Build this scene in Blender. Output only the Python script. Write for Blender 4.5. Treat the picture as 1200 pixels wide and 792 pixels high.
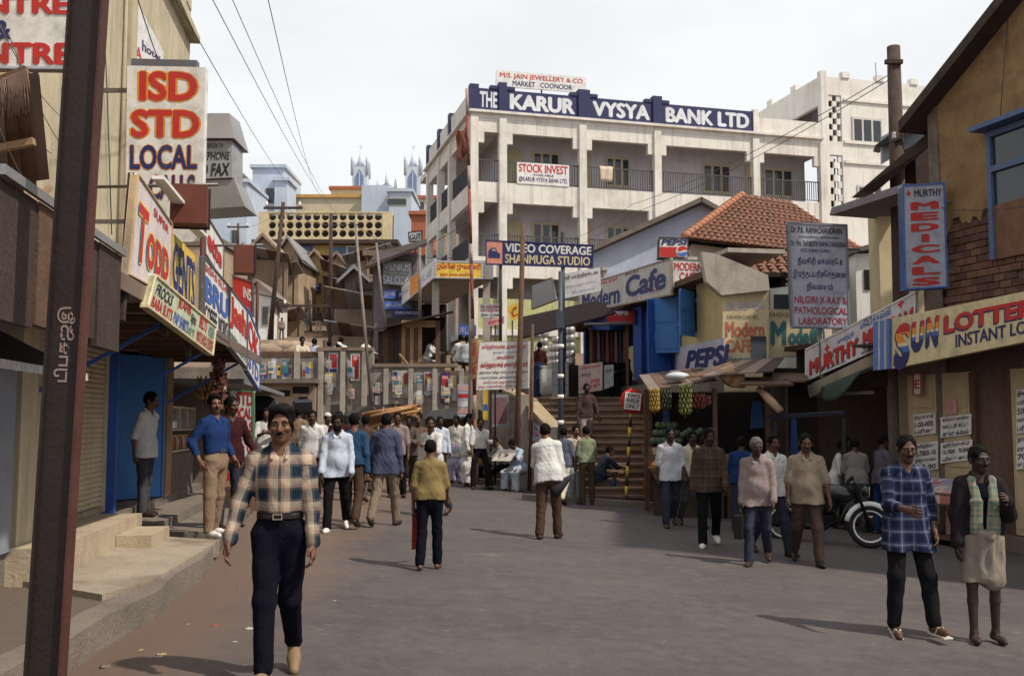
import bpy, math, random
import numpy as np
from mathutils import Vector, Matrix
random.seed(7); np.random.seed(7)
for o in list(bpy.data.objects): bpy.data.objects.remove(o)
SC = bpy.context.scene
COL = SC.collection
R = math.radians
# ---------------------------------------------------------------- camera
F = 1200.0; HOR = 495.0; CAMZ = 1.753
TH = math.atan((HOR-396.0)/F)
cam = bpy.data.cameras.new('camera'); cam.sensor_width = 36; cam.lens = 36.0*F/1200.0
cam.clip_start = .05; cam.clip_end = 3000
CAM = bpy.data.objects.new('camera', cam); COL.objects.link(CAM)
CAM.location = (0, 0, CAMZ); CAM.rotation_euler = (R(90)+TH, 0, 0)
SC.camera = CAM
# ---------------------------------------------------------------- sky and sun
SUN_EL, SUN_AZ = R(52), R(118)       # azimuth clockwise from +y (sun to the right, a little behind the camera)
W = bpy.data.worlds.new('World'); SC.world = W; W.use_nodes = True
nt = W.node_tree; nt.nodes.clear(); N = nt.nodes.new; LK = nt.links.new
sky = N('ShaderNodeTexSky'); sky.sky_type = 'NISHITA'; sky.sun_disc = False
sky.sun_elevation = SUN_EL; sky.sun_rotation = SUN_AZ
tc = N('ShaderNodeTexCoord'); mp = N('ShaderNodeMapping'); mp.inputs['Scale'].default_value = (1, 1, 2.6); mp.inputs['Location'].default_value = (3.1, 1.7, .4)
nz = N('ShaderNodeTexNoise'); nz.inputs['Scale'].default_value = 2.3; nz.inputs['Detail'].default_value = 7; nz.inputs['Roughness'].default_value = .52
rp = N('ShaderNodeValToRGB'); rp.color_ramp.elements[0].position = .36; rp.color_ramp.elements[1].position = .56
rp.color_ramp.elements[0].color = (.86, .86, .86, 1); rp.color_ramp.elements[1].color = (1, 1, 1, 1)
mx = N('ShaderNodeMixRGB'); mx.inputs['Color2'].default_value = (9.5, 9.7, 9.8, 1)
bg = N('ShaderNodeBackground'); bg.inputs['Strength'].default_value = .1
out = N('ShaderNodeOutputWorld')
LK(tc.outputs['Generated'], mp.inputs['Vector']); LK(mp.outputs[0], nz.inputs['Vector']); LK(nz.outputs['Fac'], rp.inputs['Fac'])
LK(rp.outputs['Color'], mx.inputs['Fac']); LK(sky.outputs[0], mx.inputs['Color1']); LK(mx.outputs[0], bg.inputs['Color']); LK(bg.outputs[0], out.inputs[0])
sl = bpy.data.lights.new('sun', 'SUN'); sl.energy = 4.4; sl.angle = R(1.5); sl.color = (1, .91, .78)
SUN = bpy.data.objects.new('sun', sl); COL.objects.link(SUN)
sd = Vector((math.sin(SUN_AZ)*math.cos(SUN_EL), math.cos(SUN_AZ)*math.cos(SUN_EL), math.sin(SUN_EL)))
SUN.rotation_euler = (-sd).to_track_quat('-Z', 'Y').to_euler(); SUN.location = sd*60
SC.view_settings.view_transform = 'Standard'; SC.view_settings.look = 'None'
SC.view_settings.exposure = 0.0; SC.view_settings.gamma = 1.0
# ---------------------------------------------------------------- pixels to places
def ray(px, py):
 x = (px-600)/F; z = -(py-396)/F; c, s = math.cos(TH), math.sin(TH)
 return (x, c-s*z, s+c*z)
def at(px, py, Y):
 r = ray(px, py); t = Y/r[1]
 return Vector((r[0]*t, Y, CAMZ+r[2]*t))
def g(x, y): return -.0504*x + .0058*y
def gpt(px, py, dz=0):
 r = ray(px, py); t = (CAMZ+dz)/(-.0504*r[0]+.0058*r[1]-r[2])
 return Vector((r[0]*t, r[1]*t, CAMZ+r[2]*t))
class Line:                       # a vertical plane x = a + b*y
 def __init__(s, a, b): s.a, s.b = a, b
 def hit(s, px, py):
  r = ray(px, py); t = s.a/(r[0]-s.b*r[1]); return Vector((r[0]*t, r[1]*t, CAMZ+r[2]*t))
class Front:                      # a vertical plane y = Y + k*x
 def __init__(s, Y, k=0): s.Y, s.k = Y, k
 def hit(s, px, py):
  r = ray(px, py); t = s.Y/(r[1]-s.k*r[0]); return Vector((r[0]*t, r[1]*t, CAMZ+r[2]*t))
def line_through(p, q):
 b = (q[0]-p[0])/(q[1]-p[1]); return Line(p[0]-b*p[1], b)
# ---------------------------------------------------------------- materials
MATS = {}
def mat(name, col, rough=.85, var=.12, scale=4, bump=0, bscale=None, dirt=0, dcol=(.09, .07, .055), dscale=1.3, streak=0, metallic=0, spec=.3, emit=0):
 if name in MATS: return MATS[name]
 m = bpy.data.materials.new(name); m.use_nodes = True; MATS[name] = m
 t = m.node_tree; b = t.nodes['Principled BSDF']; n = t.nodes.new; k = t.links.new
 b.inputs['Roughness'].default_value = rough; b.inputs['Metallic'].default_value = metallic
 b.inputs['Specular IOR Level'].default_value = spec
 ge = n('ShaderNodeNewGeometry')
 a = n('ShaderNodeTexNoise'); a.inputs['Scale'].default_value = scale; a.inputs['Detail'].default_value = 5; a.inputs['Roughness'].default_value = .65
 k(ge.outputs['Position'], a.inputs['Vector'])
 mi = n('ShaderNodeMixRGB'); k(a.outputs['Fac'], mi.inputs['Fac'])
 mi.inputs['Color1'].default_value = (*[max(0, c*(1-2.2*var)) for c in col], 1)
 mi.inputs['Color2'].default_value = (*[min(1, c*(1+2.2*var)) for c in col], 1)
 cur = mi.outputs[0]
 def layer(cur, vec, sc, lo, hi, amt, dc):
  d = n('ShaderNodeTexNoise'); d.inputs['Scale'].default_value = sc; d.inputs['Detail'].default_value = 8; d.inputs['Roughness'].default_value = .68
  k(vec, d.inputs['Vector'])
  r_ = n('ShaderNodeValToRGB'); r_.color_ramp.elements[0].position = lo; r_.color_ramp.elements[1].position = hi
  r_.color_ramp.elements[0].color = (0, 0, 0, 1); r_.color_ramp.elements[1].color = (amt, amt, amt, 1)
  k(d.outputs['Fac'], r_.inputs['Fac'])
  q = n('ShaderNodeMixRGB'); k(r_.outputs['Color'], q.inputs['Fac']); k(cur, q.inputs['Color1']); q.inputs['Color2'].default_value = (*dc, 1)
  return q.outputs[0]
 if dirt: cur = layer(cur, ge.outputs['Position'], dscale, .48, .68, dirt, dcol)
 if streak:
  mpn = n('ShaderNodeMapping'); mpn.inputs['Scale'].default_value = (5, 5, .35); k(ge.outputs['Position'], mpn.inputs['Vector'])
  cur = layer(cur, mpn.outputs[0], 1.0, .5, .72, streak, dcol)
 k(cur, b.inputs['Base Color'])
 if bump:
  bt = n('ShaderNodeTexNoise'); bt.inputs['Scale'].default_value = bscale or scale*4; bt.inputs['Detail'].default_value = 6
  k(ge.outputs['Position'], bt.inputs['Vector'])
  bp = n('ShaderNodeBump'); bp.inputs['Strength'].default_value = min(1, bump); bp.inputs['Distance'].default_value = .02
  k(bt.outputs['Fac'], bp.inputs['Height']); k(bp.outputs[0], b.inputs['Normal'])
 if emit:
  k(cur, b.inputs['Emission Color']); b.inputs['Emission Strength'].default_value = emit
 return m
def paint(name, col, **kw):       # sign paint
 d = dict(rough=.6, var=.1, scale=6, dirt=.34, dscale=4.5, streak=.22); d.update(kw); return mat(name, col, **d)
def cloth(name, col, **kw):
 d = dict(rough=.95, var=.12, scale=7, spec=.1, bump=.5, bscale=6); d.update(kw); m = mat(name, col, **d)
 for q in list(m.node_tree.nodes):
  if q.type == 'BUMP': fold_bump(m.node_tree, q, q.inputs['Height'].links[0].from_node)
 return m
def fold_bump(t, q, tx):
 q.inputs['Distance'].default_value = .05; tx.inputs['Distortion'].default_value = 1.0; tx.inputs['Detail'].default_value = 3; mp_ = t.nodes.new('ShaderNodeMapping'); mp_.inputs['Scale'].default_value = (1.2, 1.2, .65); mp_.inputs['Rotation'].default_value = (.25, .35, 0); t.links.new(tx.inputs['Vector'].links[0].from_socket, mp_.inputs['Vector']); t.links.new(mp_.outputs[0], tx.inputs['Vector'])
def plaid(name, base, bands, size=.1):
 """woven check cloth: stripes on two object axes stored per vertex as 'weave'"""
 if name in MATS: return MATS[name]
 m = bpy.data.materials.new(name); m.use_nodes = True; MATS[name] = m
 t = m.node_tree; b = t.nodes['Principled BSDF']; n = t.nodes.new; k = t.links.new
 b.inputs['Roughness'].default_value = .95; b.inputs['Specular IOR Level'].default_value = .1
 at_ = n('ShaderNodeAttribute'); at_.attribute_name = 'weave'
 sp = n('ShaderNodeSeparateXYZ'); k(at_.outputs['Vector'], sp.inputs[0])
 cols = []
 for ax in (0, 1):
  mu = n('ShaderNodeMath'); mu.operation = 'MULTIPLY'; mu.inputs[1].default_value = 1.0/size; k(sp.outputs[ax], mu.inputs[0])
  fr = n('ShaderNodeMath'); fr.operation = 'FRACT'; k(mu.outputs[0], fr.inputs[0])
  cr = n('ShaderNodeValToRGB'); cr.color_ramp.interpolation = 'CONSTANT'; k(fr.outputs[0], cr.inputs['Fac'])
  el = cr.color_ramp.elements
  while len(el) > 1: el.remove(el[-1])
  el[0].position = 0; el[0].color = (*base, 1)
  for pos, c in bands:
   e = el.new(pos); e.color = (*c, 1)
  cols.append(cr.outputs['Color'])
 mi = n('ShaderNodeMixRGB'); mi.inputs['Fac'].default_value = .5; k(cols[0], mi.inputs['Color1']); k(cols[1], mi.inputs['Color2'])
 k(mi.outputs[0], b.inputs['Base Color'])
 ge = n('ShaderNodeNewGeometry'); bt = n('ShaderNodeTexNoise'); bt.inputs['Scale'].default_value = 6; k(ge.outputs['Position'], bt.inputs['Vector']); bp = n('ShaderNodeBump'); bp.inputs['Strength'].default_value = .5; k(bt.outputs['Fac'], bp.inputs['Height']); fold_bump(t, bp, bt); k(bp.outputs[0], b.inputs['Normal'])
 return m
# ---------------------------------------------------------------- objects
ORD = 'first second third fourth fifth sixth seventh eighth ninth tenth eleventh twelfth thirteenth fourteenth'.split()
def tag(o, label=None, cat=None, group=None, kind=None):
 if label: o['label'] = label
 if cat: o['category'] = cat
 if group: o['group'] = group
 if kind: o['kind'] = kind
 return o
def empty(name, loc, label=None, cat=None, group=None, rz=0):
 o = bpy.data.objects.new(name, None); COL.objects.link(o); o.location = loc; o.rotation_euler[2] = rz; o.empty_display_size = .2
 return tag(o, label, cat, group)
def offset_of(p):
 v = Vector((0, 0, 0))
 while p is not None: v = v+p.location; p = p.parent
 return v
class MB:
 def __init__(s, M=None): s.v = []; s.f = []; s.mi = []; s.m = 0; s.M = M; s.sm = []
 def add(s, vs, fs, smooth=False):
  n = len(s.v)
  for p in vs:
   p = Vector(p)
   s.v.append(s.M @ p if s.M is not None else p)
  for f in fs: s.f.append([i+n for i in f]); s.mi.append(s.m); s.sm.append(smooth)
  return s
 def box(s, x0, x1, y0, y1, z0, z1, Mx=None):
  v = [(x, y, z) for z in (z0, z1) for x, y in ((x0, y0), (x1, y0), (x1, y1), (x0, y1))]
  if Mx is not None: v = [Mx @ Vector(p) for p in v]
  return s.add(v, [(0, 3, 2, 1), (4, 5, 6, 7), (0, 1, 5, 4), (1, 2, 6, 5), (2, 3, 7, 6), (3, 0, 4, 7)])
 def hexa(s, a, b):            # two quads (lists of 4 points)
  return s.add(list(a)+list(b), [(0, 3, 2, 1), (4, 5, 6, 7), (0, 1, 5, 4), (1, 2, 6, 5), (2, 3, 7, 6), (3, 0, 4, 7)])
 def bar(s, p, q, w, h=None, up=(0, 0, 1)):
  p = Vector(p); q = Vector(q); h = h or w; d = (q-p).normalized(); up = Vector(up)
  if abs(d.dot(up)) > .98: up = Vector((0, 1, 0))
  a = d.cross(up).normalized()*w/2; c = a.cross(d).normalized()*h/2
  return s.hexa([p-a-c, p+a-c, p+a+c, p-a+c], [q-a-c, q+a-c, q+a+c, q-a+c])
 def tube(s, pts, r, n=8, cap=True, smooth=True):
  pts = [Vector(p) for p in pts]; m = len(pts)
  rs = r if isinstance(r, (list, tuple)) else [r]*m
  vs = []; ref = None
  for i, p in enumerate(pts):
   d = (pts[min(i+1, m-1)]-pts[max(i-1, 0)])
   d = d.normalized() if d.length > 1e-9 else Vector((0, 0, 1))
   if ref is None: ref = Vector((1, 0, 0)) if abs(d.x) < .8 else Vector((0, 1, 0))
   a = d.cross(ref).normalized(); b = a.cross(d).normalized(); ref = b
   for j in range(n):
    t = 2*math.pi*j/n; vs.append(p+(a*math.cos(t)+b*math.sin(t))*rs[i])
  fs = []
  for i in range(m-1):
   for j in range(n):
    k = (j+1) % n; fs.append((i*n+j, i*n+k, (i+1)*n+k, (i+1)*n+j))
  if cap: fs += [tuple(range(n))[::-1], tuple((m-1)*n+j for j in range(n))]
  return s.add(vs, fs, smooth)
 def lathe(s, prof, c=(0, 0, 0), n=14, smooth=True):
  vs = []; c = Vector(c)
  for r, z in prof:
   for j in range(n):
    t = 2*math.pi*j/n; vs.append(c+Vector((r*math.cos(t), r*math.sin(t), z)))
  fs = []
  for i in range(len(prof)-1):
   for j in range(n):
    k = (j+1) % n; fs.append((i*n+j, i*n+k, (i+1)*n+k, (i+1)*n+j))
  fs += [tuple(range(n))[::-1], tuple((len(prof)-1)*n+j for j in range(n))]
  return s.add(vs, fs, smooth)
 def ball(s, c, r, n=8, m=6, sc=(1, 1, 1)):
  c = Vector(c); vs = []; fs = []
  for i in range(m+1):
   ph = math.pi*i/m
   for j in range(n):
    t = 2*math.pi*j/n; vs.append(c+Vector((r*sc[0]*math.sin(ph)*math.cos(t), r*sc[1]*math.sin(ph)*math.sin(t), r*sc[2]*math.cos(ph))))
  for i in range(m):
   for j in range(n):
    k = (j+1) % n; fs.append((i*n+j, (i+1)*n+j, (i+1)*n+k, i*n+k))
  return s.add(vs, fs, True)
 def prism(s, poly, d):        # polygon (3D points) pushed along vector d
  d = Vector(d); p = [Vector(q) for q in poly]; n = len(p)
  return s.add(p+[q+d for q in p], [tuple(range(n))[::-1], tuple(range(n, 2*n))]+[(i, (i+1) % n, n+(i+1) % n, n+i) for i in range(n)])
 def build(s, name, mats, parent=None, label=None, cat=None, group=None, kind=None, base=None):
  if not isinstance(mats, (list, tuple)): mats = [mats]
  if parent is not None: off = offset_of(parent); loc = Vector((0, 0, 0))
  else:
   if base is None:
    xs = [v.x for v in s.v]; ys = [v.y for v in s.v]; zs = [v.z for v in s.v]
    base = ((min(xs)+max(xs))/2, (min(ys)+max(ys))/2, min(zs))
   off = Vector(base); loc = off
  me = bpy.data.meshes.new(name); me.from_pydata([tuple(v-off) for v in s.v], [], s.f)
  for m in mats: me.materials.append(m)
  me.polygons.foreach_set('material_index', s.mi); me.polygons.foreach_set('use_smooth', s.sm); me.update()
  o = bpy.data.objects.new(name, me); COL.objects.link(o); o.location = loc
  if parent is not None: o.parent = parent
  return tag(o, label, cat, group, kind)
def frameM(o, ang):               # local x along a street front, y into the building
 return Matrix.Translation(Vector(o)) @ Matrix.Rotation(ang, 4, 'Z')
def copy_tree(o, parent=None):
 c = o.copy(); COL.objects.link(c); c.parent = parent
 for ch in list(o.children): copy_tree(ch, c)
 return c
def wire(label, pts, r=.006, sag=0, m=None):
 a = []
 for i in range(len(pts)-1):
  p, q = Vector(pts[i]), Vector(pts[i+1]); n = 10 if sag else 2
  for j in range(n if i < len(pts)-2 else n+1):
   t = j/n; a.append(p.lerp(q, t)-Vector((0, 0, sag*4*t*(1-t))))
 return MB().tube(a, r*.75, 5).build('overhead_cable', m or mat('cable', (.06, .06, .065), .6), None, label, 'cable', 'overhead cables')
# ---------------------------------------------------------------- lettering
_txt = {}
def text_shape(s, off=0.0, shear=0.0):
 key = (s, off, shear)
 if key not in _txt:
  c = bpy.data.curves.new('t', 'FONT'); c.body = s; c.size = 1; c.offset = off; c.shear = shear; c.resolution_u = 3; c.fill_mode = 'BOTH' if hasattr(c, 'fill_mode') and False else c.fill_mode
  o = bpy.data.objects.new('t', c); me = bpy.data.meshes.new_from_object(o)
  co = np.zeros(len(me.vertices)*3, np.float32); me.vertices.foreach_get('co', co); co = co.reshape(-1, 3)[:, :2]
  fs = [tuple(p.vertices) for p in me.polygons]
  bpy.data.objects.remove(o); bpy.data.curves.remove(c); bpy.data.meshes.remove(me)
  _txt[key] = (co, fs)
 return _txt[key]
def lettering(quad, s, u0, v0, u1, v1, m, parent, lift=.004, off=.02, shear=0, rot=0, arc=0, name='lettering', ref=None):
 """text stretched into the box u0..u1, v0..v1 (v down) of the quad TL, TR, BR, BL"""
 lim = 0 if set(s) & set('MWNV') else .022; ob = max(0, off-lim); co, fs = text_shape(s, min(off, lim), shear)
 if len(co) == 0: return None
 n0 = len(co); lf = [0.0]*n0
 if ob > .004:
  sh = [(-ob, 0), (ob, 0), (0, ob*.7), (0, -ob*.7)]; c0_, f0_ = co, fs; co = np.concatenate([c0_]+[c0_+np.array(d_) for d_ in sh]); fs = [tuple(i_+n0*k_ for i_ in f_) for k_ in range(5) for f_ in f0_]; lf = [.0004*k_ for k_ in range(5) for _ in range(n0)]
 lo = co.min(0); hi = co.max(0)
 if ref: c2, _ = text_shape(s, min(ref, lim), shear); rb_ = max(0, ref-lim); lo = c2.min(0)-rb_; hi = c2.max(0)+rb_
 uv = (co-lo)/np.maximum(hi-lo, 1e-6)
 if rot == 90: uv = np.c_[uv[:, 1]*-1+1, uv[:, 0]]      # reads upwards
 TL, TR, BR, BL = quad; nrm = (TR-TL).cross(BL-TL).normalized()
 if nrm.dot(Vector((0, 0, CAMZ))-TL) < 0: nrm = -nrm
 b = MB(); vs = []
 for (a, c), l_ in zip(uv, lf):
  u = u0+(u1-u0)*float(a); v = v1+(v0-v1)*float(c)
  if arc: v += arc*((2*float(a)-1)**2-1)
  p = (TL*(1-u)+TR*u)*(1-v)+(BL*(1-u)+BR*u)*v
  vs.append(p+nrm*(lift+l_))
 b.add(vs, fs)
 return b.build(name, m, parent)
def patch(quad, u0, v0, u1, v1, m, parent, lift=.003, name='panel'):
 TL, TR, BR, BL = quad; nrm = (TR-TL).cross(BL-TL).normalized()
 if nrm.dot(Vector((0, 0, CAMZ))-TL) < 0: nrm = -nrm
 f = lambda u, v: (TL*(1-u)+TR*u)*(1-v)+(BL*(1-u)+BR*u)*v+nrm*lift
 a = [f(u0, v0), f(u1, v0), f(u1, v1), f(u0, v1)]
 return MB().hexa(a, [p-nrm*(lift-.0005) for p in a]).build(name, m, parent)
def sign(name, label, cat, corners, plane, board, lines=(), frame=None, fw=.03, thick=.05, group=None, extra=None, fp=.015):
 q = [plane.hit(*c) for c in corners] if plane else [Vector(c) for c in corners]
 TL, TR, BR, BL = q; nrm = (TR-TL).cross(BL-TL).normalized()
 if nrm.dot(Vector((0, 0, CAMZ))-TL) < 0: nrm = -nrm
 base = (BL+BR)/2-nrm*thick/2
 r = empty(name, base, label, cat, group)
 MB().hexa([p-nrm*thick for p in q], q).build('board', board, r)
 if frame:
  fb = MB(); n2 = nrm*(fp); c = (TL+TR+BR+BL)/4
  for i in range(4):
   p, w = q[i], q[(i+1) % 4]; d = (w-p).normalized(); o = d.cross(nrm)
   if o.dot(c-p) < 0: o = -o
   o = o*fw; e = d*(fw if i % 2 == 0 else 0)
   pp, ww = (p, w) if i % 2 == 0 else (p+d*fw, w-d*fw)
   fb.hexa([pp-nrm*(thick+.004), ww-nrm*(thick+.004), ww+o-nrm*(thick+.004), pp+o-nrm*(thick+.004)], [pp+n2, ww+n2, ww+o+n2, pp+o+n2])
  fb.build('frame', frame, r)
 for L in lines:
  t, u0, v0, u1, v1, m = L[:6]; kw = dict(L[6]) if len(L) > 6 else {}
  ol = kw.pop('outline', None)
  if ol: lettering(q, t, u0, v0, u1, v1, ol[0], r, lift=.003, off=kw.get('off', .02)+ol[1], shear=kw.get('shear', 0), rot=kw.get('rot', 0), arc=kw.get('arc', 0), ref=kw.get('off', .02), name='letter_outline')
  sh = kw.pop('shade', None)
  if sh: lettering(q, t, u0+sh[1], v0+sh[2], u1+sh[1], v1+sh[2], sh[0], r, lift=.0035, off=kw.get('off', .02), shear=kw.get('shear', 0), rot=kw.get('rot', 0), arc=kw.get('arc', 0), name='letter_shadow')
  lettering(q, t, u0, v0, u1, v1, m, r, lift=.006, **kw)
 if extra: extra(q, r)
 return r, q
# ---------------------------------------------------------------- people: signed distance bodies, one continuous surface each
def rotm(rx, ry, rz): return np.array(Matrix.Rotation(rz, 3, 'Z') @ Matrix.Rotation(ry, 3, 'Y') @ Matrix.Rotation(rx, 3, 'X'))
class SDF:
 def __init__(s): s.p = []
 def cap(s, a, b, ra, rb, k=.02, sub=False, fr=None, sc=(1, 1, 1)): s.p.append(('c', np.array(a, float), np.array(b, float), ra, rb, k, sub, fr, np.array(sc, float))); return s
 def ell(s, c, r, k=.02, sub=False, fr=None): s.p.append(('e', np.array(c, float), np.array(r, float), 0, 0, k, sub, fr, None)); return s
 def plane(s, o, n): s.p.append(('p', np.array(o, float), np.array(n, float), 0, 0, 0, True, None, None)); return s   # keeps the side n points away from
 def bbox(s, pr):
  t, a, b, ra, rb, k, sub, fr, sc = pr
  if t == 'c':
   m = max(ra, rb)*max(sc); pts = np.array([a*1.0, b*1.0])
  else: m = max(b); pts = np.array([a])
  if fr is not None: pts = pts @ fr[0].T + fr[1]
  return pts.min(0)-m-k-.01, pts.max(0)+m+k+.01
 def mesh(s, h, disp=None):
  bs = [s.bbox(p) for p in s.p if not p[6] and p[0] != 'p']
  lo = np.min([b[0] for b in bs], 0)-2*h; hi = np.max([b[1] for b in bs], 0)+2*h
  n = np.ceil((hi-lo)/h).astype(int)+1
  ax = [(lo[i]+h*np.arange(n[i])).astype(np.float32) for i in range(3)]
  G = np.full(n, 1.0, np.float32)
  for pr in s.p:
   t, a, b, ra, rb, k, sub, fr, sc = pr
   if t == 'p':
    sl = [slice(0, n[i]) for i in range(3)]
   else:
    bl, bh = s.bbox(pr); m = .03+k
    sl = [slice(max(0, int((bl[i]-m-lo[i])/h)), min(n[i], int((bh[i]+m-lo[i])/h)+2)) for i in range(3)]
    if any(q.stop <= q.start for q in sl): continue
   X = ax[0][sl[0]][:, None, None]; Y = ax[1][sl[1]][None, :, None]; Z = ax[2][sl[2]][None, None, :]
   if t == 'p':
    d = (X-a[0])*b[0]+(Y-a[1])*b[1]+(Z-a[2])*b[2]
    G = np.maximum(G, d.astype(np.float32)); continue
   if fr is not None:
    Rm, o = fr; x, y, z = X-o[0], Y-o[1], Z-o[2]
    X = Rm[0, 0]*x+Rm[1, 0]*y+Rm[2, 0]*z; Y = Rm[0, 1]*x+Rm[1, 1]*y+Rm[2, 1]*z; Z = Rm[0, 2]*x+Rm[1, 2]*y+Rm[2, 2]*z
   if t == 'c':
    x, y, z = (X-a[0])/sc[0], (Y-a[1])/sc[1], (Z-a[2])/sc[2]; ba = (b-a)/sc; bb = float(ba@ba)+1e-12
    tt = np.clip((x*ba[0]+y*ba[1]+z*ba[2])/bb, 0, 1)
    d = (np.sqrt((x-tt*ba[0])**2+(y-tt*ba[1])**2+(z-tt*ba[2])**2)-(ra+(rb-ra)*tt))*min(1, .5*(min(sc)+1))
   else:
    x, y, z = X-a[0], Y-a[1], Z-a[2]
    k0 = np.sqrt((x/b[0])**2+(y/b[1])**2+(z/b[2])**2); k1 = np.sqrt((x/b[0]**2)**2+(y/b[1]**2)**2+(z/b[2]**2)**2)+1e-9
    d = k0*(k0-1)/k1
   d = d.astype(np.float32); g0 = G[sl[0], sl[1], sl[2]]
   if sub: G[sl[0], sl[1], sl[2]] = np.maximum(g0, -d)
   elif k > 0:
    hh = np.clip(.5+.5*(g0-d)/k, 0, 1); G[sl[0], sl[1], sl[2]] = g0+(d-g0)*hh-k*hh*(1-hh)
   else: G[sl[0], sl[1], sl[2]] = np.minimum(g0, d)
  if disp is not None: G = G+disp(ax[0][:, None, None], ax[1][None, :, None], ax[2][None, None, :])
  return nets(G, lo, h)
def nets(G, lo, h):
 S = G < 0; n = np.array(G.shape)
 c = [S[i:n[0]-1+i, j:n[1]-1+j, k:n[2]-1+k] for i in (0, 1) for j in (0, 1) for k in (0, 1)]
 cnt = sum(q.astype(np.int8) for q in c); act = (cnt > 0) & (cnt < 8)
 idx = np.argwhere(act)
 if len(idx) == 0: return np.zeros((0, 3)), np.zeros((0, 4), int)
 num = -np.ones(act.shape, np.int32); num[act] = np.arange(len(idx))
 acc = np.zeros((len(idx), 3)); w = np.zeros(len(idx))
 cor = [(i, j, k) for i in (0, 1) for j in (0, 1) for k in (0, 1)]
 for a in range(8):
  for b in range(a+1, 8):
   d = np.abs(np.array(cor[a])-np.array(cor[b]))
   if d.sum() != 1: continue
   ga = G[idx[:, 0]+cor[a][0], idx[:, 1]+cor[a][1], idx[:, 2]+cor[a][2]]; gb = G[idx[:, 0]+cor[b][0], idx[:, 1]+cor[b][1], idx[:, 2]+cor[b][2]]
   m = (ga < 0) != (gb < 0); t = np.where(m, ga/np.where(m, ga-gb, 1), 0)
   p = np.array(cor[a])[None]+t[:, None]*(np.array(cor[b])-np.array(cor[a]))[None]
   acc[m] += p[m]; w[m] += 1
 V = lo+h*(idx+acc/np.maximum(w, 1)[:, None])
 Q = []
 for axis in range(3):
  o1, o2 = [(1, 2), (2, 0), (0, 1)][axis]
  a = [slice(1, n[i]-1) for i in range(3)]; a[axis] = slice(0, n[axis]-1); b = list(a); b[axis] = slice(1, n[axis])
  sa = S[tuple(a)]; sb = S[tuple(b)]; e = np.argwhere(sa != sb)
  if len(e) == 0: continue
  flip = sa[sa != sb]; e[:, o1] += 1; e[:, o2] += 1
  def cell(d1, d2):
   q = e.copy(); q[:, o1] -= d1; q[:, o2] -= d2; return num[q[:, 0], q[:, 1], q[:, 2]]
  f = np.stack([cell(1, 1), cell(0, 1), cell(0, 0), cell(1, 0)], 1); f[~flip] = f[~flip][:, ::-1]; Q.append(f)
 return V, np.concatenate(Q)
def net_obj(name, VF, m, parent, weave=None):
 V, Q = VF
 if len(V) == 0: return None
 me = bpy.data.meshes.new(name); me.vertices.add(len(V)); me.vertices.foreach_set('co', V.astype(np.float32).ravel())
 me.loops.add(len(Q)*4); me.loops.foreach_set('vertex_index', Q.astype(np.int32).ravel())
 me.polygons.add(len(Q)); me.polygons.foreach_set('loop_start', np.arange(0, len(Q)*4, 4, dtype=np.int32)); me.polygons.foreach_set('loop_total', np.full(len(Q), 4, np.int32))
 me.polygons.foreach_set('use_smooth', np.ones(len(Q), bool)); me.update(); me.validate(); me.materials.append(m)
 if weave is not None:
  at_ = me.attributes.new('weave', 'FLOAT_VECTOR', 'POINT'); at_.data.foreach_set('vector', weave(V).astype(np.float32).ravel())
 o = bpy.data.objects.new(name, me); COL.objects.link(o); o.parent = parent
 return o
SKIN = mat('skin', (.14, .064, .037), .55, .1, 20, spec=.35); SKIN_D = mat('skin_dark', (.036, .018, .0125), .55, .1, 20, spec=.35)
HAIR = mat('hair', (.006, .005, .005), .75, .3, 60, bump=.3, bscale=120, spec=.08); HAIR_G = mat('hair_grey', (.09, .085, .08), .6, .3, 60, bump=.4, bscale=160)
LIPS = mat('lips', (.06, .026, .02), .6); EYEW = mat('eye_white', (.11, .09, .08), .5); EYED = mat('eye_dark', (.012, .008, .006), .2)
C_ = lambda n, c, **k: cloth('cloth_'+n, [v*(.85 if max(c) > .45 else .58) for v in c], **k)
VOX = {0: .0065, 1: .0105, 2: .015, 3: .024}
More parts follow.
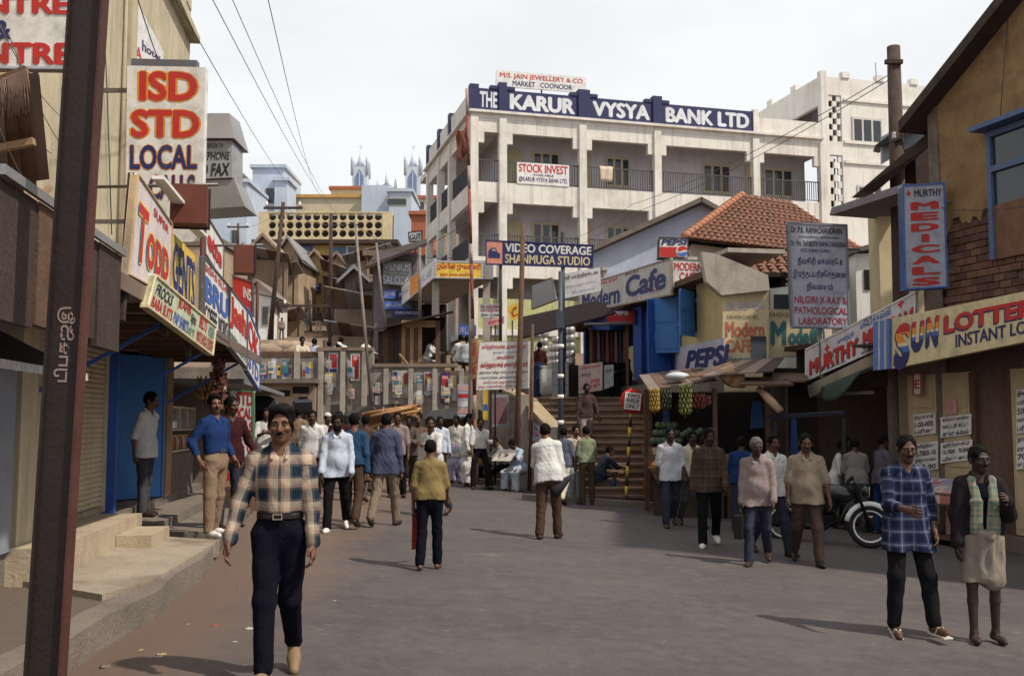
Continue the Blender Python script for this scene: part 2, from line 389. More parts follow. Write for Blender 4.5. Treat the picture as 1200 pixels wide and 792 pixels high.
def person(label, pos, H=1.7, face=0, lod=1, shirt=None, sleeve=1.0, hem=.86, trousers=None, legs=((8, 3, 0), (-8, 3, 5)), arms=((5, 8, 12, 0), (5, 8, 12, 0)), lean=4, side=0, head=(0, 0), hair=HAIR, skin=SKIN, stache=True, beard=False, shoes=None, barefoot=False, sandals=None, seat=None, fat=1.0, wrap=None, jacket=None, hairvol=1.0, belt=None, group='people in the street', skirt=None, cap=None, scarf=None, long_hair=False, kneel=0, glasses=False, fold=1.0, pockets=None, wide=1.0):
 """faces -y; angles in degrees; legs/arms: (forward pitch, outward, bend[, inward]) for the figure's right (x<0) then left side"""
 rs = random.Random(label); S = H/1.70; h = VOX[lod]; hk = h/S
 root = empty('person', pos, label, 'person', group, R(face)); root.scale = (S, S, S)
 # ---- skeleton
 J = {}
 def dirv(pitch, outw, s): p, o = R(pitch), R(outw); return np.array([s*math.sin(o), -math.sin(p)*math.cos(o), -math.cos(p)*math.cos(o)])
 hip = np.array([0, 0, 0.0])
 for i, s in ((0, -1), (1, 1)):
  pt, ow, bd = legs[i][:3]
  a = hip+np.array([s*.088, 0, -.03]); k = a+dirv(pt, ow, s)*.42; an = k+dirv(pt-bd, ow*.4, s)*.41
  fp = legs[i][3] if len(legs[i]) > 3 else 0     # heel lift, degrees
  fd = np.array([s*.12, -math.cos(R(fp)), -math.sin(R(fp))]); fd /= np.linalg.norm(fd)
  J['hip', i], J['knee', i], J['ank', i], J['toe', i] = a, k, an, an+fd*.17+np.array([0, 0, -.045])
  J['heel', i] = an-fd*.035+np.array([0, 0, -.045])
 low = min(min(J['toe', i][2], J['heel', i][2]) for i in (0, 1))-.028
 dz = np.array([0, 0, -low if seat is None else seat/S+.09])
 for k in list(J): J[k] = J[k]+dz
 hip = hip+dz
 TR = rotm(R(lean), R(side), 0); TF = (TR, hip)
 tp = lambda x, y, z: TR@np.array([x, y, z])+hip      # torso coordinates, z from the hips
 for i, s in ((0, -1), (1, 1)):
  pt, ow, bd, inn = arms[i]
  sh = tp(s*.162*wide, 0.005, .432); d1 = dirv(pt+lean*.3, ow, s); el = sh+d1*.275
  d2 = dirv(pt+lean*.3+bd, ow*.5, s); q = R(inn)
  d2 = np.array([d2[0]*math.cos(q)-s*math.sin(q)*abs(d2[1]+1e-6)-s*.0, d2[1]*math.cos(q), d2[2]]); d2 /= np.linalg.norm(d2)
  wr = el+d2*.245; hd = d2+np.array([0, -.05, -.12]); hd /= np.linalg.norm(hd)
  J['sh', i], J['el', i], J['wr', i] = sh, el, wr; J['hd', i] = hd
 HR = TR@rotm(R(head[1]), 0, R(head[0]));
 if abs(lean) > 12: HR = rotm(R(lean*.6+head[1]), R(side*.5), R(head[0]))
 ho = tp(0, -.012, .578)+HR@np.array([0, 0, .075]); HF = (HR, ho); hp = lambda x, y, z: HR@np.array([x, y, z])+ho
 # ---- body
 b = SDF(); f = fat; ds = (1, .66, 1); yb = -.035*(f-1)*4
 b.cap((0, 0, 0), (0, 0, .14), .150*f, .128*f, .05, fr=TF, sc=ds); b.cap((0, 0, .14), (0, 0, .32), .128*f, .140, .05, fr=TF, sc=ds)
 b.cap((0, .0, .30), (0, .008, .40), .140*wide, .115*wide, .05, fr=TF, sc=ds); b.cap((-.12*wide, .008, .428), (.12*wide, .008, .428), .056, .056, .05, fr=TF)
 for s in (-1, 1): b.cap((s*.02, .015, .50), (s*.13*wide, .008, .445), .045, .036, .04, fr=TF)
 if f > 1.05: b.ell((0, -.05, .12), (.13*f, .10*f, .14), .06, fr=TF)
 b.cap(tp(0, .012, .46), hp(0, .02, -.06), .062, .054, .03)
 for i, s in ((0, -1), (1, 1)):
  b.cap(J['hip', i], J['knee', i], .082, .048, .04); kn, an = J['knee', i], J['ank', i]; mid = kn*.68+an*.32+np.array([0, .006, 0])
  b.cap(kn, mid, .046, .045, .015); b.cap(mid, an, .045, .032, .015)
  b.cap(J['heel', i], J['toe', i]*.75+J['heel', i]*.25, .032, .03, .02); b.cap(J['toe', i]*.7+J['heel', i]*.3, J['toe', i], .036, .022, .02); b.cap(an, J['heel', i], .034, .033, .02)
  b.cap(J['sh', i], J['el', i], .048, .037, .03); el, wr = J['el', i], J['wr', i]; m = el*.7+wr*.3; b.cap(el, m, .038, .039, .02); b.cap(m, wr, .039, .026, .02)
  hd = J['hd', i]; fx = np.cross(hd, np.array([s*1., 0, 0.15])); fx /= np.linalg.norm(fx); nx = np.cross(hd, fx)   # fx: across the knuckles, nx: palm side
  if nx[0]*s > 0: nx = -nx
  pc = wr+hd*.055; b.cap(wr+hd*.01, pc+hd*.028, .024, .022, .015);
  for q in (-1, 1): b.cap(wr+hd*.03+fx*.012*q, pc+hd*.035+fx*.026*q, .018, .014, .012)
  fr_ = .0088 if lod < 2 else .011
  for q, L in ((-.03, .062), (-.0105, .074), (.0105, .076), (.03, .068)):
   k0 = pc+hd*.036+fx*q; k1 = k0+(hd*.92+nx*.30)*L*.55+fx*q*.1; k2 = k1+(hd*.55+nx*.8)*L*.5
   b.cap(k0, k1, fr_, fr_*.95, .006); b.cap(k1, k2, fr_*.95, fr_*.8, .006)
  th = -1 if fx[1] > 0 else 1        # the thumb leaves the front edge of the palm
  t0 = wr+hd*.03+fx*th*.022; t1 = t0+(hd*.6+fx*th*.62+nx*.35)*.042; t2 = t1+(hd*.93+fx*th*.1+nx*.3)*.034
  b.cap(t0, t1, .0135, .0105, .01); b.cap(t1, t2, .0105, .0085, .006)
 # head
 b.ell((0, .012, .03), (.074, .092, .093), .02, fr=HF); b.ell((0, -.022, -.035), (.058, .066, .074), .03, fr=HF); b.ell((0, -.055, -.088), (.026, .024, .02), .025, fr=HF)
 if lod < 3:
  b.cap((0, -.088, .012), (0, -.107, -.026), .008, .0135, .012, fr=HF); b.ell((-.011, -.098, -.03), (.01, .01, .008), .006, fr=HF); b.ell((.011, -.098, -.03), (.01, .01, .008), .006, fr=HF)
  b.cap((-.04, -.075, .028), (.04, -.075, .028), .012, .012, .015, fr=HF)
  for s in (-1, 1): b.ell((s*.043, -.066, -.018), (.02, .02, .016), .02, fr=HF); b.ell((s*.078, .012, .0), (.011, .02, .031), .008, fr=HF)
  if lod < 2:
   b.ell((-.03, -.088, .008), (.013, .011, .008), .0, True, fr=HF); b.ell((.03, -.088, .008), (.013, .011, .008), .0, True, fr=HF)
 net_obj('body', b.mesh(hk), skin, root)
 # ---- hair and face
 if hair is not None:
  a = SDF(); v = hairvol
  a.ell((0, .018, .034), (.079+.005*v, .096+.006*v, .093+.011*v), .01, fr=HF)
  if v > 1: a.ell((0, -.04, .10), (.066, .052, .024*v), .03, fr=HF); a.ell((0, .03, .092), (.075, .07, .04), .03, fr=HF)
  for s in (-1, 1): a.cap((s*.070, -.022, .045), (s*.072, -.018, -.008), .010, .006, .01, fr=HF)
  a.ell((0, -.085, -.015), (.067, .066, .102 if v <= 1 else .098), 0, True, fr=HF)
  if not long_hair:
   o = hp(0, .02, -.03); nn = HR@np.array([0, -.55, -1.0]); nn /= np.linalg.norm(nn); a.plane(o, nn)
  else: a.ell(HR.T@(tp(0, .075, .52)-ho), (.05, .04, .05), .03, fr=HF)
  ph = rs.random()*6
  net_obj('hair', a.mesh(min(hk, .012), lambda X, Y, Z: .004*np.sin(70*X+ph)*np.sin(60*Z+40*Y)), hair, root)
 if cap is not None:
  a = SDF(); a.ell((0, .012, .05), (.088, .104, .092), .01, fr=HF); o = hp(0, 0, .055); nn = HR@np.array([0, 0, -1.]); a.plane(o, nn); net_obj('cap', a.mesh(min(hk, .012)), cap, root)
 if lod < 2:
  for s in (-1, 1):
   e = MB(); M4 = Matrix.Translation(Vector(ho)) @ Matrix(HR.tolist()).to_4x4(); e.M = M4
   e.ball((s*.03, -.079, .008), .013, 8, 6, (1, .8, .5)); e.m = 1; e.ball((s*.03, -.0845, .008), .0066, 6, 4, (1, 1, .85)); e.m = 2
   e.tube([(s*.013, -.0915, .027), (s*.028, -.0925, .031), (s*.047, -.080, .026)], [.0035, .0045, .002], 5)
   e2 = e.build('eye', [EYEW, EYED, hair or HAIR], None); e2.location = (0, 0, 0); off = Vector(((min(v.x for v in e.v)+max(v.x for v in e.v))/2, (min(v.y for v in e.v)+max(v.y for v in e.v))/2, min(v.z for v in e.v)))
   e2.location = off; e2.parent = root
  a = SDF(); a.cap((-.018, -.0885, -.059), (.018, -.0885, -.059), .0065, .0065, .01, fr=HF); a.ell((0, -.09, -.066), (.014, .008, .006), .01, fr=HF); net_obj('lips', a.mesh(min(hk, .006)), LIPS, root)
  if stache:
   a = SDF()
   for s in (-1, 1): a.cap((s*.003, -.098, -.045), (s*.028, -.084, -.052), .0075, .004, .008, fr=HF)
   net_obj('moustache', a.mesh(min(hk, .0055)), hair or HAIR, root)
  if glasses:
   e = MB(Matrix.Translation(Vector(ho)) @ Matrix(HR.tolist()).to_4x4())
   for s in (-1, 1):
    e.tube([(s*.032+.022*math.cos(t), -.104, .006+.017*math.sin(t)) for t in [i*math.pi/5 for i in range(11)]], .0022, 4); e.tube([(s*.054, -.102, .01), (s*.08, .01, .012)], .002, 4)
   e.tube([(-.01, -.105, .008), (.01, -.105, .008)], .0022, 4)
   q = e.build('spectacles', mat('glasses_frame', (.03, .02, .015), .3), None); q.parent = root
 if beard:
  a = SDF(); a.ell((0, -.03, -.055), (.062, .068, .064), .01, fr=HF); a.ell((0, -.07, -.035), (.034, .05, .022), 0, True, fr=HF); o = hp(0, 0, -.018); a.plane(o, HR@np.array([0, .25, 1.]))
  net_obj('beard', a.mesh(min(hk, .009)), hair or HAIR, root)
 # ---- clothes
 ph = [rs.random()*6.28 for _ in range(6)]
 def folds(amp, kx=24, kz=16):
  def fn(X, Y, Z): return (amp*fold*(np.sin(kx*X+9*Z+ph[0]+2*np.sin(7*Z+ph[4]))*np.sin(kz*Z+13*Y+ph[1])+.9*np.abs(np.sin(1.3*kx*X-1.9*kz*Z+ph[2]+16*Y+1.5*np.sin(9*X+6*Z)))*np.sin(8*Z+ph[3]))).astype(np.float32)
  return fn
 def weave(V):
  L = (V-hip)@TR; W_ = np.c_[L[:, 0]+.35*L[:, 1]*np.sign(L[:, 0]), L[:, 2], L[:, 1]]
  for i in (0, 1):
   best = None
   for a0, b0, base in ((J['sh', i], J['el', i], 0.), (J['el', i], J['wr', i], .275)):
    ba = b0-a0; t = np.clip(((V-a0)@ba)/(ba@ba), 0, 1.15); pr = a0+t[:, None]*ba; dd = np.linalg.norm(V-pr, axis=1)
    s = -1 if i == 0 else 1
    m = (dd < .085) & (np.abs(L[:, 0]) > .15*wide) & (L[:, 0]*s > 0) & ((t > .12) | (base > 0))
    ax = ba/np.linalg.norm(ba); ex = np.cross(ax, [0, 1., 0]); ex /= np.linalg.norm(ex)+1e-9
    m2 = m & ((best is None) | (dd < (best if best is not None else 9)))
    W_[m2, 0] = (V[m2]-pr[m2])@ex+.02; W_[m2, 1] = .45-base-t[m2]*np.linalg.norm(ba)
    best = dd if best is None else np.minimum(best, dd)
  return W_
 def top(matl, infl, hemz, slv, name, opened=False):
  a = SDF(); i0 = infl
  hz = hemz-.92         # torso coordinates
  a.cap((0, 0, min(hz, .0)), (0, 0, .14), .155*f+i0, .142*f+i0, .04, fr=TF, sc=(1, .70, 1)); a.cap((0, 0, .14), (0, 0, .33), .142*f+i0, .146+i0, .04, fr=TF, sc=(1, .70, 1))
  a.cap((0, 0, .31), (0, .008, .40), .146*wide+i0, .122*wide+i0*.8, .04, fr=TF, sc=(1, .70, 1)); a.cap((-.12*wide, .008, .428), (.12*wide, .008, .428), .056+i0*.7, .056+i0*.7, .05, fr=TF)
  for s in (-1, 1): a.cap((s*.02, .015, .50), (s*.13*wide, .008, .445), .045+i0*.5, .036+i0*.6, .04, fr=TF)
  if hz < .03:
   for i in (0, 1): d_ = J['knee', i]-J['hip', i]; a.cap(J['hip', i]+np.array([0, 0, .08]), J['hip', i]+d_*min(.75, (.06-hz)/.42), .106*f+i0*.8, .116*f+i0*.8, .07)
  if f > 1.05: a.ell((0, -.05, .12), (.13*f+i0, .10*f+i0, .15), .06, fr=TF)
  if lod < 2 and name != 'jacket':
   for s in (-1, 1):
    nb = lambda x, y, z: tp(x, y, z)
    a.cap(nb(s*.062, .03, .535), nb(s*.058, -.045, .50), .014, .016, .008); a.cap(nb(s*.058, -.045, .50), nb(s*.045, -.098, .452), .013, .009, .006)
   a.cap(tp(-.062, .03, .535), tp(.062, .03, .535), .016, .016, .02)
  a.cap(tp(0, -.005, .47), tp(0, -.02, .60), .052, .058, 0, True)
  a.cap(tp(0, -.05, .51), tp(0, -.135, .435), .034, .018, 0, True)
  if opened: a.cap(tp(0, -.16, hz), tp(0, -.13, .42), .075, .06, 0, True)
  nn = TR@np.array([0, 0, -1.]); a.plane(tp(0, 0, hz), nn)
  for i in (0, 1):
   sh, el, wr = J['sh', i], J['el', i], J['wr', i]
   e1 = sh+(el-sh)*min(1, slv*2); a.cap(sh, e1, .050+i0, (.043 if slv > .5 else .054)+i0, .035)
   if slv > .5: a.cap(el, el+(wr-el)*min(1, slv*2-1), .043+i0, .033+i0*.8, .025)
  if slv > .9 and lod < 2:
   for i in (0, 1): el, wr = J['el', i], J['wr', i]; a.cap(el+(wr-el)*.9, el+(wr-el)*.99, .036+i0, .036+i0, .008)
  o = net_obj(name, a.mesh(hk, folds(.0045)), matl, root, weave if matl.name.startswith('plaid') else None)
  return o
 if trousers is not None:
  a = SDF(); zt = .105
  a.cap((0, 0, -.02), (0, 0, .11), .160*f, .146*f, .04, fr=TF, sc=(1, .70, 1))
  if f > 1.05: a.ell((0, -.045, .08), (.13*f, .10*f, .10), .05, fr=TF)
  for i in (0, 1):
   hp_, kn, an = J['hip', i], J['knee', i], J['ank', i]; e = an+(kn-an)*.03
   a.cap(hp_, kn, .094, .068*wide, .04); a.cap(kn, e+np.array([0,.006,0]), .070*wide, .062*wide, .03)
  a.plane(tp(0, 0, zt), TR@np.array([0, 0, 1.]))
  for i in (0, 1): pass
  net_obj('trousers', a.mesh(hk, folds(.005, 18, 12)), trousers, root)
  if belt is not None:
   a = SDF(); a.cap((0, 0, .075), (0, 0, .10), .158*f, .156*f, .0, fr=TF, sc=(1, .72, 1)); a.plane(tp(0, 0, .11), TR@np.array([0, 0, 1.])); a.plane(tp(0, 0, .07), TR@np.array([0, 0, -1.])); net_obj('belt', a.mesh(hk), belt, root)
   e = MB(); M4 = Matrix.Translation(Vector(hip)) @ Matrix(TR.tolist()).to_4x4(); e.M = M4
   for q in ((-.03, -.024, .072, .108), (.024, .03, .072, .108), (-.024, .024, .102, .108), (-.024, .024, .072, .078)): e.box(q[0], q[1], -.119, -.110, q[2], q[3])
   q = e.build('buckle', mat('buckle', (.6, .55, .4), .3, metallic=.9), None); q.parent = root
 if wrap is not None:      # lungi or dhoti: (material, length from the waist, flare)
  wm, L, fl = wrap; a = SDF(); kn = (J['knee', 0]+J['knee', 1])/2; an = (J['ank', 0]+J['ank', 1])/2
  p0 = tp(0, 0, .10); p1 = tp(0, 0, -.05); a.cap((0, 0, -.05), (0, 0, .11), .165*f, .150*f, .03, fr=TF, sc=(1, .74, 1))
  for i in (0, 1):
   k_, n_ = J['knee', i], J['ank', i]; t = L-.45
   if L <= .45: e = J['hip', i]+(k_-J['hip', i])*(L/.45)
   else: e = k_+(n_-k_)*min(1, t/.42)
   a.cap(J['hip', i], k_ if L > .45 else e, .108, .098*fl, .12)
   if L > .45: a.cap(k_, e, .098*fl, .10*fl, .12)
   a.plane(e+np.array([0, 0, -.01]), [0, 0, -1.]) if i == 0 else None
  a.plane(tp(0, 0, .115), TR@np.array([0, 0, 1.]))
  if L < .5:      # folded up, knotted in front
   for s in (-1, 1): a.cap(tp(s*.15, -.06, .07), tp(.03, -.155, .0), .026, .032, .03); a.cap(tp(s*.03, -.15, .02), tp(s*.05, -.12, -.36), .03, .045, .04)
  net_obj('wrap', a.mesh(hk, folds(.007, 34, 5)), wm, root)
 if skirt is not None:
  a = SDF(); lowz = 0; bt = (J['ank', 0]+J['ank', 1])/2; a.cap((0, 0, 0), (0, 0, .12), .16, .14, .03, fr=TF, sc=(1, .74, 1)); kn = (J['knee', 0]+J['knee', 1])/2
  a.cap(hip, kn, .16, .17, .06); a.cap(kn, bt, .17, .2, .06); a.plane([0, 0, .04], [0, 0, -1.]); net_obj('sari', a.mesh(hk, folds(.008, 36, 4)), skirt, root)
 if shirt is not None: top(shirt, .012, hem, sleeve, 'shirt')
 if jacket is not None: top(jacket, .024, hem-.02, 1.0, 'jacket', True)
 if scarf is not None:
  a = SDF()
  for s in (-1, 1):
   a.cap(tp(s*.06, .05, .50), tp(s*.085, -.05, .49), .03, .032, .02); a.cap(tp(s*.085, -.06, .48), tp(s*.075, -.140, .30), .028, .028, .02, sc=(1.5, .8, 1)); a.cap(tp(s*.075, -.142, .30), tp(s*.07, -.135, .04), .028, .03, .02, sc=(1.7, .7, 1))
  a.cap(tp(-.06, .06, .50), tp(.06, .06, .50), .03, .03, .02)
  net_obj('scarf', a.mesh(hk, folds(.004, 50, 9)), scarf, root, weave if scarf.name.startswith('plaid') else None)
 for i in (0, 1):
  he, to, an = J['heel', i], J['toe', i], J['ank', i]
  if shoes is not None:
   a = SDF(); a.cap(he, to*.6+he*.4, .040, .042, .02); a.cap(to*.6+he*.4, to+(to-he)*.06, .044, .030, .02); a.cap(an+np.array([0, 0, -.01]), he, .042, .038, .02); lz = min(he[2], to[2])-.028
   if abs(he[2]-to[2]) < .02: a.plane([0, 0, lz], [0, 0, -1.])
   net_obj('shoe', a.mesh(min(hk, .012)), shoes, root)
  elif sandals is not None:
   e = MB(); d = Vector(to-he); d.normalize(); sd_ = d.cross(Vector((0, 0, 1))).normalized(); upv = sd_.cross(d)
   p0 = Vector(he)-d*.03-upv*.030; p1 = Vector(to)+d*.03-upv*.030 if True else 0
   e.hexa([p0-sd_*.036-upv*.012, p1-sd_*.042-upv*.012, p1+sd_*.042-upv*.012, p0+sd_*.036-upv*.012], [p0-sd_*.036, p1-sd_*.042, p1+sd_*.042, p0+sd_*.036])
   m0 = Vector(he)+d*.10
   e.tube([m0-sd_*.04-upv*.02, m0+d*.02-sd_*.02+upv*.033, m0+d*.07+upv*.028, m0+d*.02+sd_*.02+upv*.033, m0+sd_*.04-upv*.02], .007, 5)
   q = e.build('sandal', sandals, None); q.location = (0, 0, 0); me = q.data
   off = Vector(((min(v.x for v in e.v)+max(v.x for v in e.v))/2, (min(v.y for v in e.v)+max(v.y for v in e.v))/2, min(v.z for v in e.v))); q.location = off; q.parent = root
 J['hip0'] = hip; J['root'] = root; J['S'] = S
 rot = np.array(Matrix.Rotation(R(face), 3, 'Z')); J['w'] = lambda p: Vector(rot@(np.array(p)*S))+Vector(pos)
 return J
# ================================================================ materials of the place
M_conc = mat('concrete', (.17, .142, .12), .9, .2, 2.2, .6, 30, .6, (.10, .08, .065))
M_conc_pale = mat('concrete_pale', (.30, .25, .195), .9, .2, 2, .6, 30, .75, (.14, .10, .075))
M_plinth = mat('plinth', (.40, .325, .235), .9, .13, 2, .4, 30, .5, (.17, .12, .085), streak=.3)
M_stonew = mat('stone_wall', (.25, .215, .185), .9, .25, 2.5, .7, 18, .55, (.09, .075, .065), streak=.6)
M_pilaster = mat('pilaster', (.36, .32, .28), .9, .2, 3, .4, 20, .5, (.12, .1, .09), streak=.4)
M_cream = mat('cream_plaster', (.47, .41, .29), .9, .12, 1.5, .3, 30, .5, (.22, .17, .12), .8, streak=.7)
M_ochre = mat('ochre_plaster', (.40, .28, .12), .9, .15, 1.6, .3, 25, .5, (.5, .44, .33), 1.1, streak=.3)
M_dark = mat('interior_shade', (.018, .013, .012), .95)  # near-black colour stands in for the shade inside shops and openings
M_shut = mat('shutter_paint', (.44, .37, .26), .65, .1, 3, 0, None, .35, (.2, .15, .1), streak=.5)
M_blue = mat('blue_paint', (.025, .085, .36), .5, .15, 3, 0, None, .3, (.02, .03, .07), streak=.3)
M_blue2 = mat('blue_paint_light', (.05, .17, .45), .5, .12, 3, 0, None, .3, (.02, .04, .1))
M_wood = mat('old_wood', (.11, .062, .04), .85, .3, 5, .4, 30, .4, (.04, .025, .02))
M_woodp = mat('pale_wood', (.30, .19, .11), .8, .2, 5, .3, 30, .4, (.1, .06, .04))
M_wood_dk = mat('dark_wood', (.05, .032, .026), .85, .3, 5, .4, 30)
M_tin = mat('tin_sheet', (.22, .17, .14), .55, .2, 3, .2, 12, .6, (.13, .07, .045), 1.5, metallic=.35)
M_tin_g = mat('tin_grey', (.27, .27, .28), .5, .15, 3, .2, 12, .4, (.15, .09, .06), 1.5, metallic=.4)
M_rust = mat('rust_pole', (.018, .011, .010), .6, .3, 6, .2, 40, .2, (.05, .022, .014))
M_rust2 = mat('rust_lit_edge', (.075, .028, .022), .65, .3, 6, .2, 40, .4, (.03, .014, .011))  # lighter red-brown rust; on the iron pole it paints the sunlit edge
M_boxred = mat('lamp_box', (.12, .032, .02), .6, .15, 6, 0, None, .3, (.05, .02, .015))
M_glass = mat('window_glass', (.03, .035, .045), .12, .1, 3, spec=.6)
M_white = mat('white_paint', (.72, .71, .68), .7, .05, 2, 0, None, .3, (.4, .36, .32), 1.2, streak=.35)
M_frame_g = mat('grey_frame', (.19, .2, .24), .5, .1)
M_black = mat('black_metal', (.018, .018, .02), .5, .2)
P_white = paint('sign_white', (.68, .67, .66)); P_cream = paint('sign_cream', (.64, .55, .36)); P_red = paint('sign_red', (.47, .028, .025)); P_navy = paint('sign_navy', (.02, .025, .12))
P_blue = paint('sign_blue', (.06, .13, .42)); P_orange = paint('sign_orange', (.68, .26, .03)); P_yellow = paint('sign_yellow', (.70, .48, .06)); P_black = paint('sign_black', (.02, .02, .02))
P_green = paint('sign_green', (.10, .22, .12)); P_pale = paint('sign_palegreen', (.50, .55, .40)); P_teal = paint('sign_teal', (.04, .17, .20)); P_grey = paint('sign_grey', (.30, .31, .33)); P_lav = paint('sign_lavender', (.42, .42, .52)); P_pink = paint('sign_pink', (.6, .33, .32))
# ================================================================ ground
def hill(x, y):
 L = [(30.0, .3), (30.2, 3.28), (38, 3.5), (45, 4.8), (60, 6.6), (72, 8.0), (86, 11.5), (112, 21), (180, 38), (400, 45)]
 Rr = [(27.3, .2), (27.5, 2.38), (36, 2.6), (44, 4.6), (60, 7.5), (86, 12), (112, 21), (180, 38), (400, 45)]
 tb = Rr if x > .25 else L
 if y <= tb[0][0]: return g(max(-14, min(16, x)), y)-(.3 if -9 <= x <= .3 and 0 < y < 22 else .006)
 for i in range(len(tb)-1):
  if y <= tb[i+1][0]: t = (y-tb[i][0])/(tb[i+1][0]-tb[i][0]); return tb[i][1]*(1-t)+tb[i+1][1]*t
 return tb[-1][1]
xs = [-400, -150, -60, -25, -14, -9, -4, -1, .2, .3, 3, 6, 10, 16, 30, 60, 150, 400]
ys = [-60, -20, 0, 5, 10, 15, 20, 25, 27.25, 27.3, 27.5, 30.0, 30.2, 33, 36, 40, 44, 52, 60, 66, 72, 79, 86, 98, 112, 140, 180, 280, 400]
b = MB(); nx = len(xs)
b.add([(x, y, hill(x, y)) for y in ys for x in xs], [(j*nx+i, j*nx+i+1, (j+1)*nx+i+1, (j+1)*nx+i) for j in range(len(ys)-1) for i in range(nx-1)])
M_earth = mat('packed_earth', (.17, .115, .08), .95, .25, 1.2, .6, 14, .5, (.09, .065, .05), .6)
b.build('ground', M_earth, None, kind='structure', base=(0, 0, 0))
# road, with worn tar and dust
m = bpy.data.materials.new('asphalt'); m.use_nodes = True; t = m.node_tree; bs = t.nodes['Principled BSDF']; n = t.nodes.new; k = t.links.new
bs.inputs['Roughness'].default_value = .82; bs.inputs['Specular IOR Level'].default_value = .35
ge = n('ShaderNodeNewGeometry')
def nz_(sc, det=8, rough=.7, vec=None, scale=None):
 q = n('ShaderNodeTexNoise'); q.inputs['Scale'].default_value = sc; q.inputs['Detail'].default_value = det; q.inputs['Roughness'].default_value = rough
 if scale: mm = n('ShaderNodeMapping'); mm.inputs['Scale'].default_value = scale; k(ge.outputs['Position'], mm.inputs['Vector']); k(mm.outputs[0], q.inputs['Vector'])
 else: k(ge.outputs['Position'], q.inputs['Vector'])
 return q.outputs['Fac']
def ramp_(f, a, b_, ca, cb):
 q = n('ShaderNodeValToRGB'); q.color_ramp.elements[0].position = a; q.color_ramp.elements[1].position = b_; q.color_ramp.elements[0].color = (*ca, 1); q.color_ramp.elements[1].color = (*cb, 1); k(f, q.inputs['Fac']); return q.outputs['Color']
def mix_(f, a, b_, mode='MIX', fac=None):
 q = n('ShaderNodeMixRGB'); q.blend_type = mode
 if fac is not None: q.inputs['Fac'].default_value = fac
 else: k(f, q.inputs['Fac'])
 k(a, q.inputs['Color1']); k(b_, q.inputs['Color2']); return q.outputs[0]
base = ramp_(nz_(.5, 6, .6, scale=(.5, 1.2, 1)), .3, .7, (.071, .062, .064), (.092, .08, .08))
grain = ramp_(nz_(60, 3, .8), .3, .75, (.72, .72, .72), (1.25, 1.22, 1.2))
c = mix_(None, base, grain, 'MULTIPLY', 1)
c = mix_(None, c, ramp_(nz_(5, 9, .8), .32, .7, (.68, .68, .69), (1.28, 1.26, 1.24)), 'MULTIPLY', 1)
dust = ramp_(nz_(.35, 9, .72, scale=(1, .7, 1)), .47, .62, (0, 0, 0), (.5, .5, .5)); dc = n('ShaderNodeRGB'); dc.outputs[0].default_value = (.11, .09, .084, 1); c = mix_(dust, c, dc.outputs[0])
tar = ramp_(nz_(.9, 7, .62, scale=(.45, 1.2, 1)), .56, .60, (0, 0, 0), (.3, .3, .3)); tcx = n('ShaderNodeRGB'); tcx.outputs[0].default_value = (.055, .047, .047, 1); c = mix_(tar, c, tcx.outputs[0])
# dust gathers towards the left gutter
sx = n('ShaderNodeSeparateXYZ'); k(ge.outputs['Position'], sx.inputs[0]); ad = n('ShaderNodeMath'); ad.operation = 'ADD'; k(sx.outputs[0], ad.inputs[0]); nn = n('ShaderNodeMath'); nn.operation = 'MULTIPLY'; nn.inputs[1].default_value = 2.2; k(nz_(1.3, 8, .7), nn.inputs[0]); k(nn.outputs[0], ad.inputs[1])
mr = n('ShaderNodeMapRange'); mr.inputs['From Min'].default_value = -.5; mr.inputs['From Max'].default_value = -1.5; mr.inputs['To Min'].default_value = 0; mr.inputs['To Max'].default_value = .9; k(ad.outputs[0], mr.inputs['Value']); dd = n('ShaderNodeRGB'); dd.outputs[0].default_value = (.135, .088, .066, 1); c = mix_(mr.outputs[0], c, dd.outputs[0])
vo = n('ShaderNodeTexVoronoi'); vo.feature = 'DISTANCE_TO_EDGE'; vo.inputs['Scale'].default_value = .55; vm = n('ShaderNodeVectorMath'); vm.operation = 'ADD'; nv = n('ShaderNodeTexNoise'); nv.inputs['Scale'].default_value = 1.6; nv.inputs['Detail'].default_value = 6; k(ge.outputs['Position'], nv.inputs['Vector']); k(ge.outputs['Position'], vm.inputs[0]); k(nv.outputs['Color'], vm.inputs[1]); k(vm.outputs[0], vo.inputs['Vector'])
ck = ramp_(vo.outputs['Distance'], .0, .014, (.4, .4, .4), (0, 0, 0)); cm = mix_(None, ck, ramp_(nz_(.7, 3), .45, .6, (0, 0, 0), (1, 1, 1)), 'MULTIPLY', 1); cc = n('ShaderNodeRGB'); cc.outputs[0].default_value = (.04, .033, .03, 1); c = mix_(cm, c, cc.outputs[0])
pd = ramp_(nz_(2.4, 9, .75), .60, .70, (0, 0, 0), (.5, .5, .5)); pc = n('ShaderNodeRGB'); pc.outputs[0].default_value = (.2, .15, .12, 1); c = mix_(pd, c, pc.outputs[0])
k(c, bs.inputs['Base Color']); bp = n('ShaderNodeBump'); bp.inputs['Strength'].default_value = .55; bp.inputs['Distance'].default_value = .012; k(nz_(45, 8, .75), bp.inputs['Height']); k(bp.outputs[0], bs.inputs['Normal'])
M_road = m
K = [gpt(70, 791, .13), gpt(183, 721, .13), gpt(258, 655, .1)]       # foot of the left kerb
def kerb_x(y):
 if y < K[1].y: a, c2 = K[0], K[1]
 else: a, c2 = K[1], K[2]
 return a.x+(c2.x-a.x)*(y-a.y)/(c2.y-a.y)
b = MB(); ysr = [-40, -5, 2, 5, 8, 11, 14, 18, 22, 26, 29.6]; vs = []
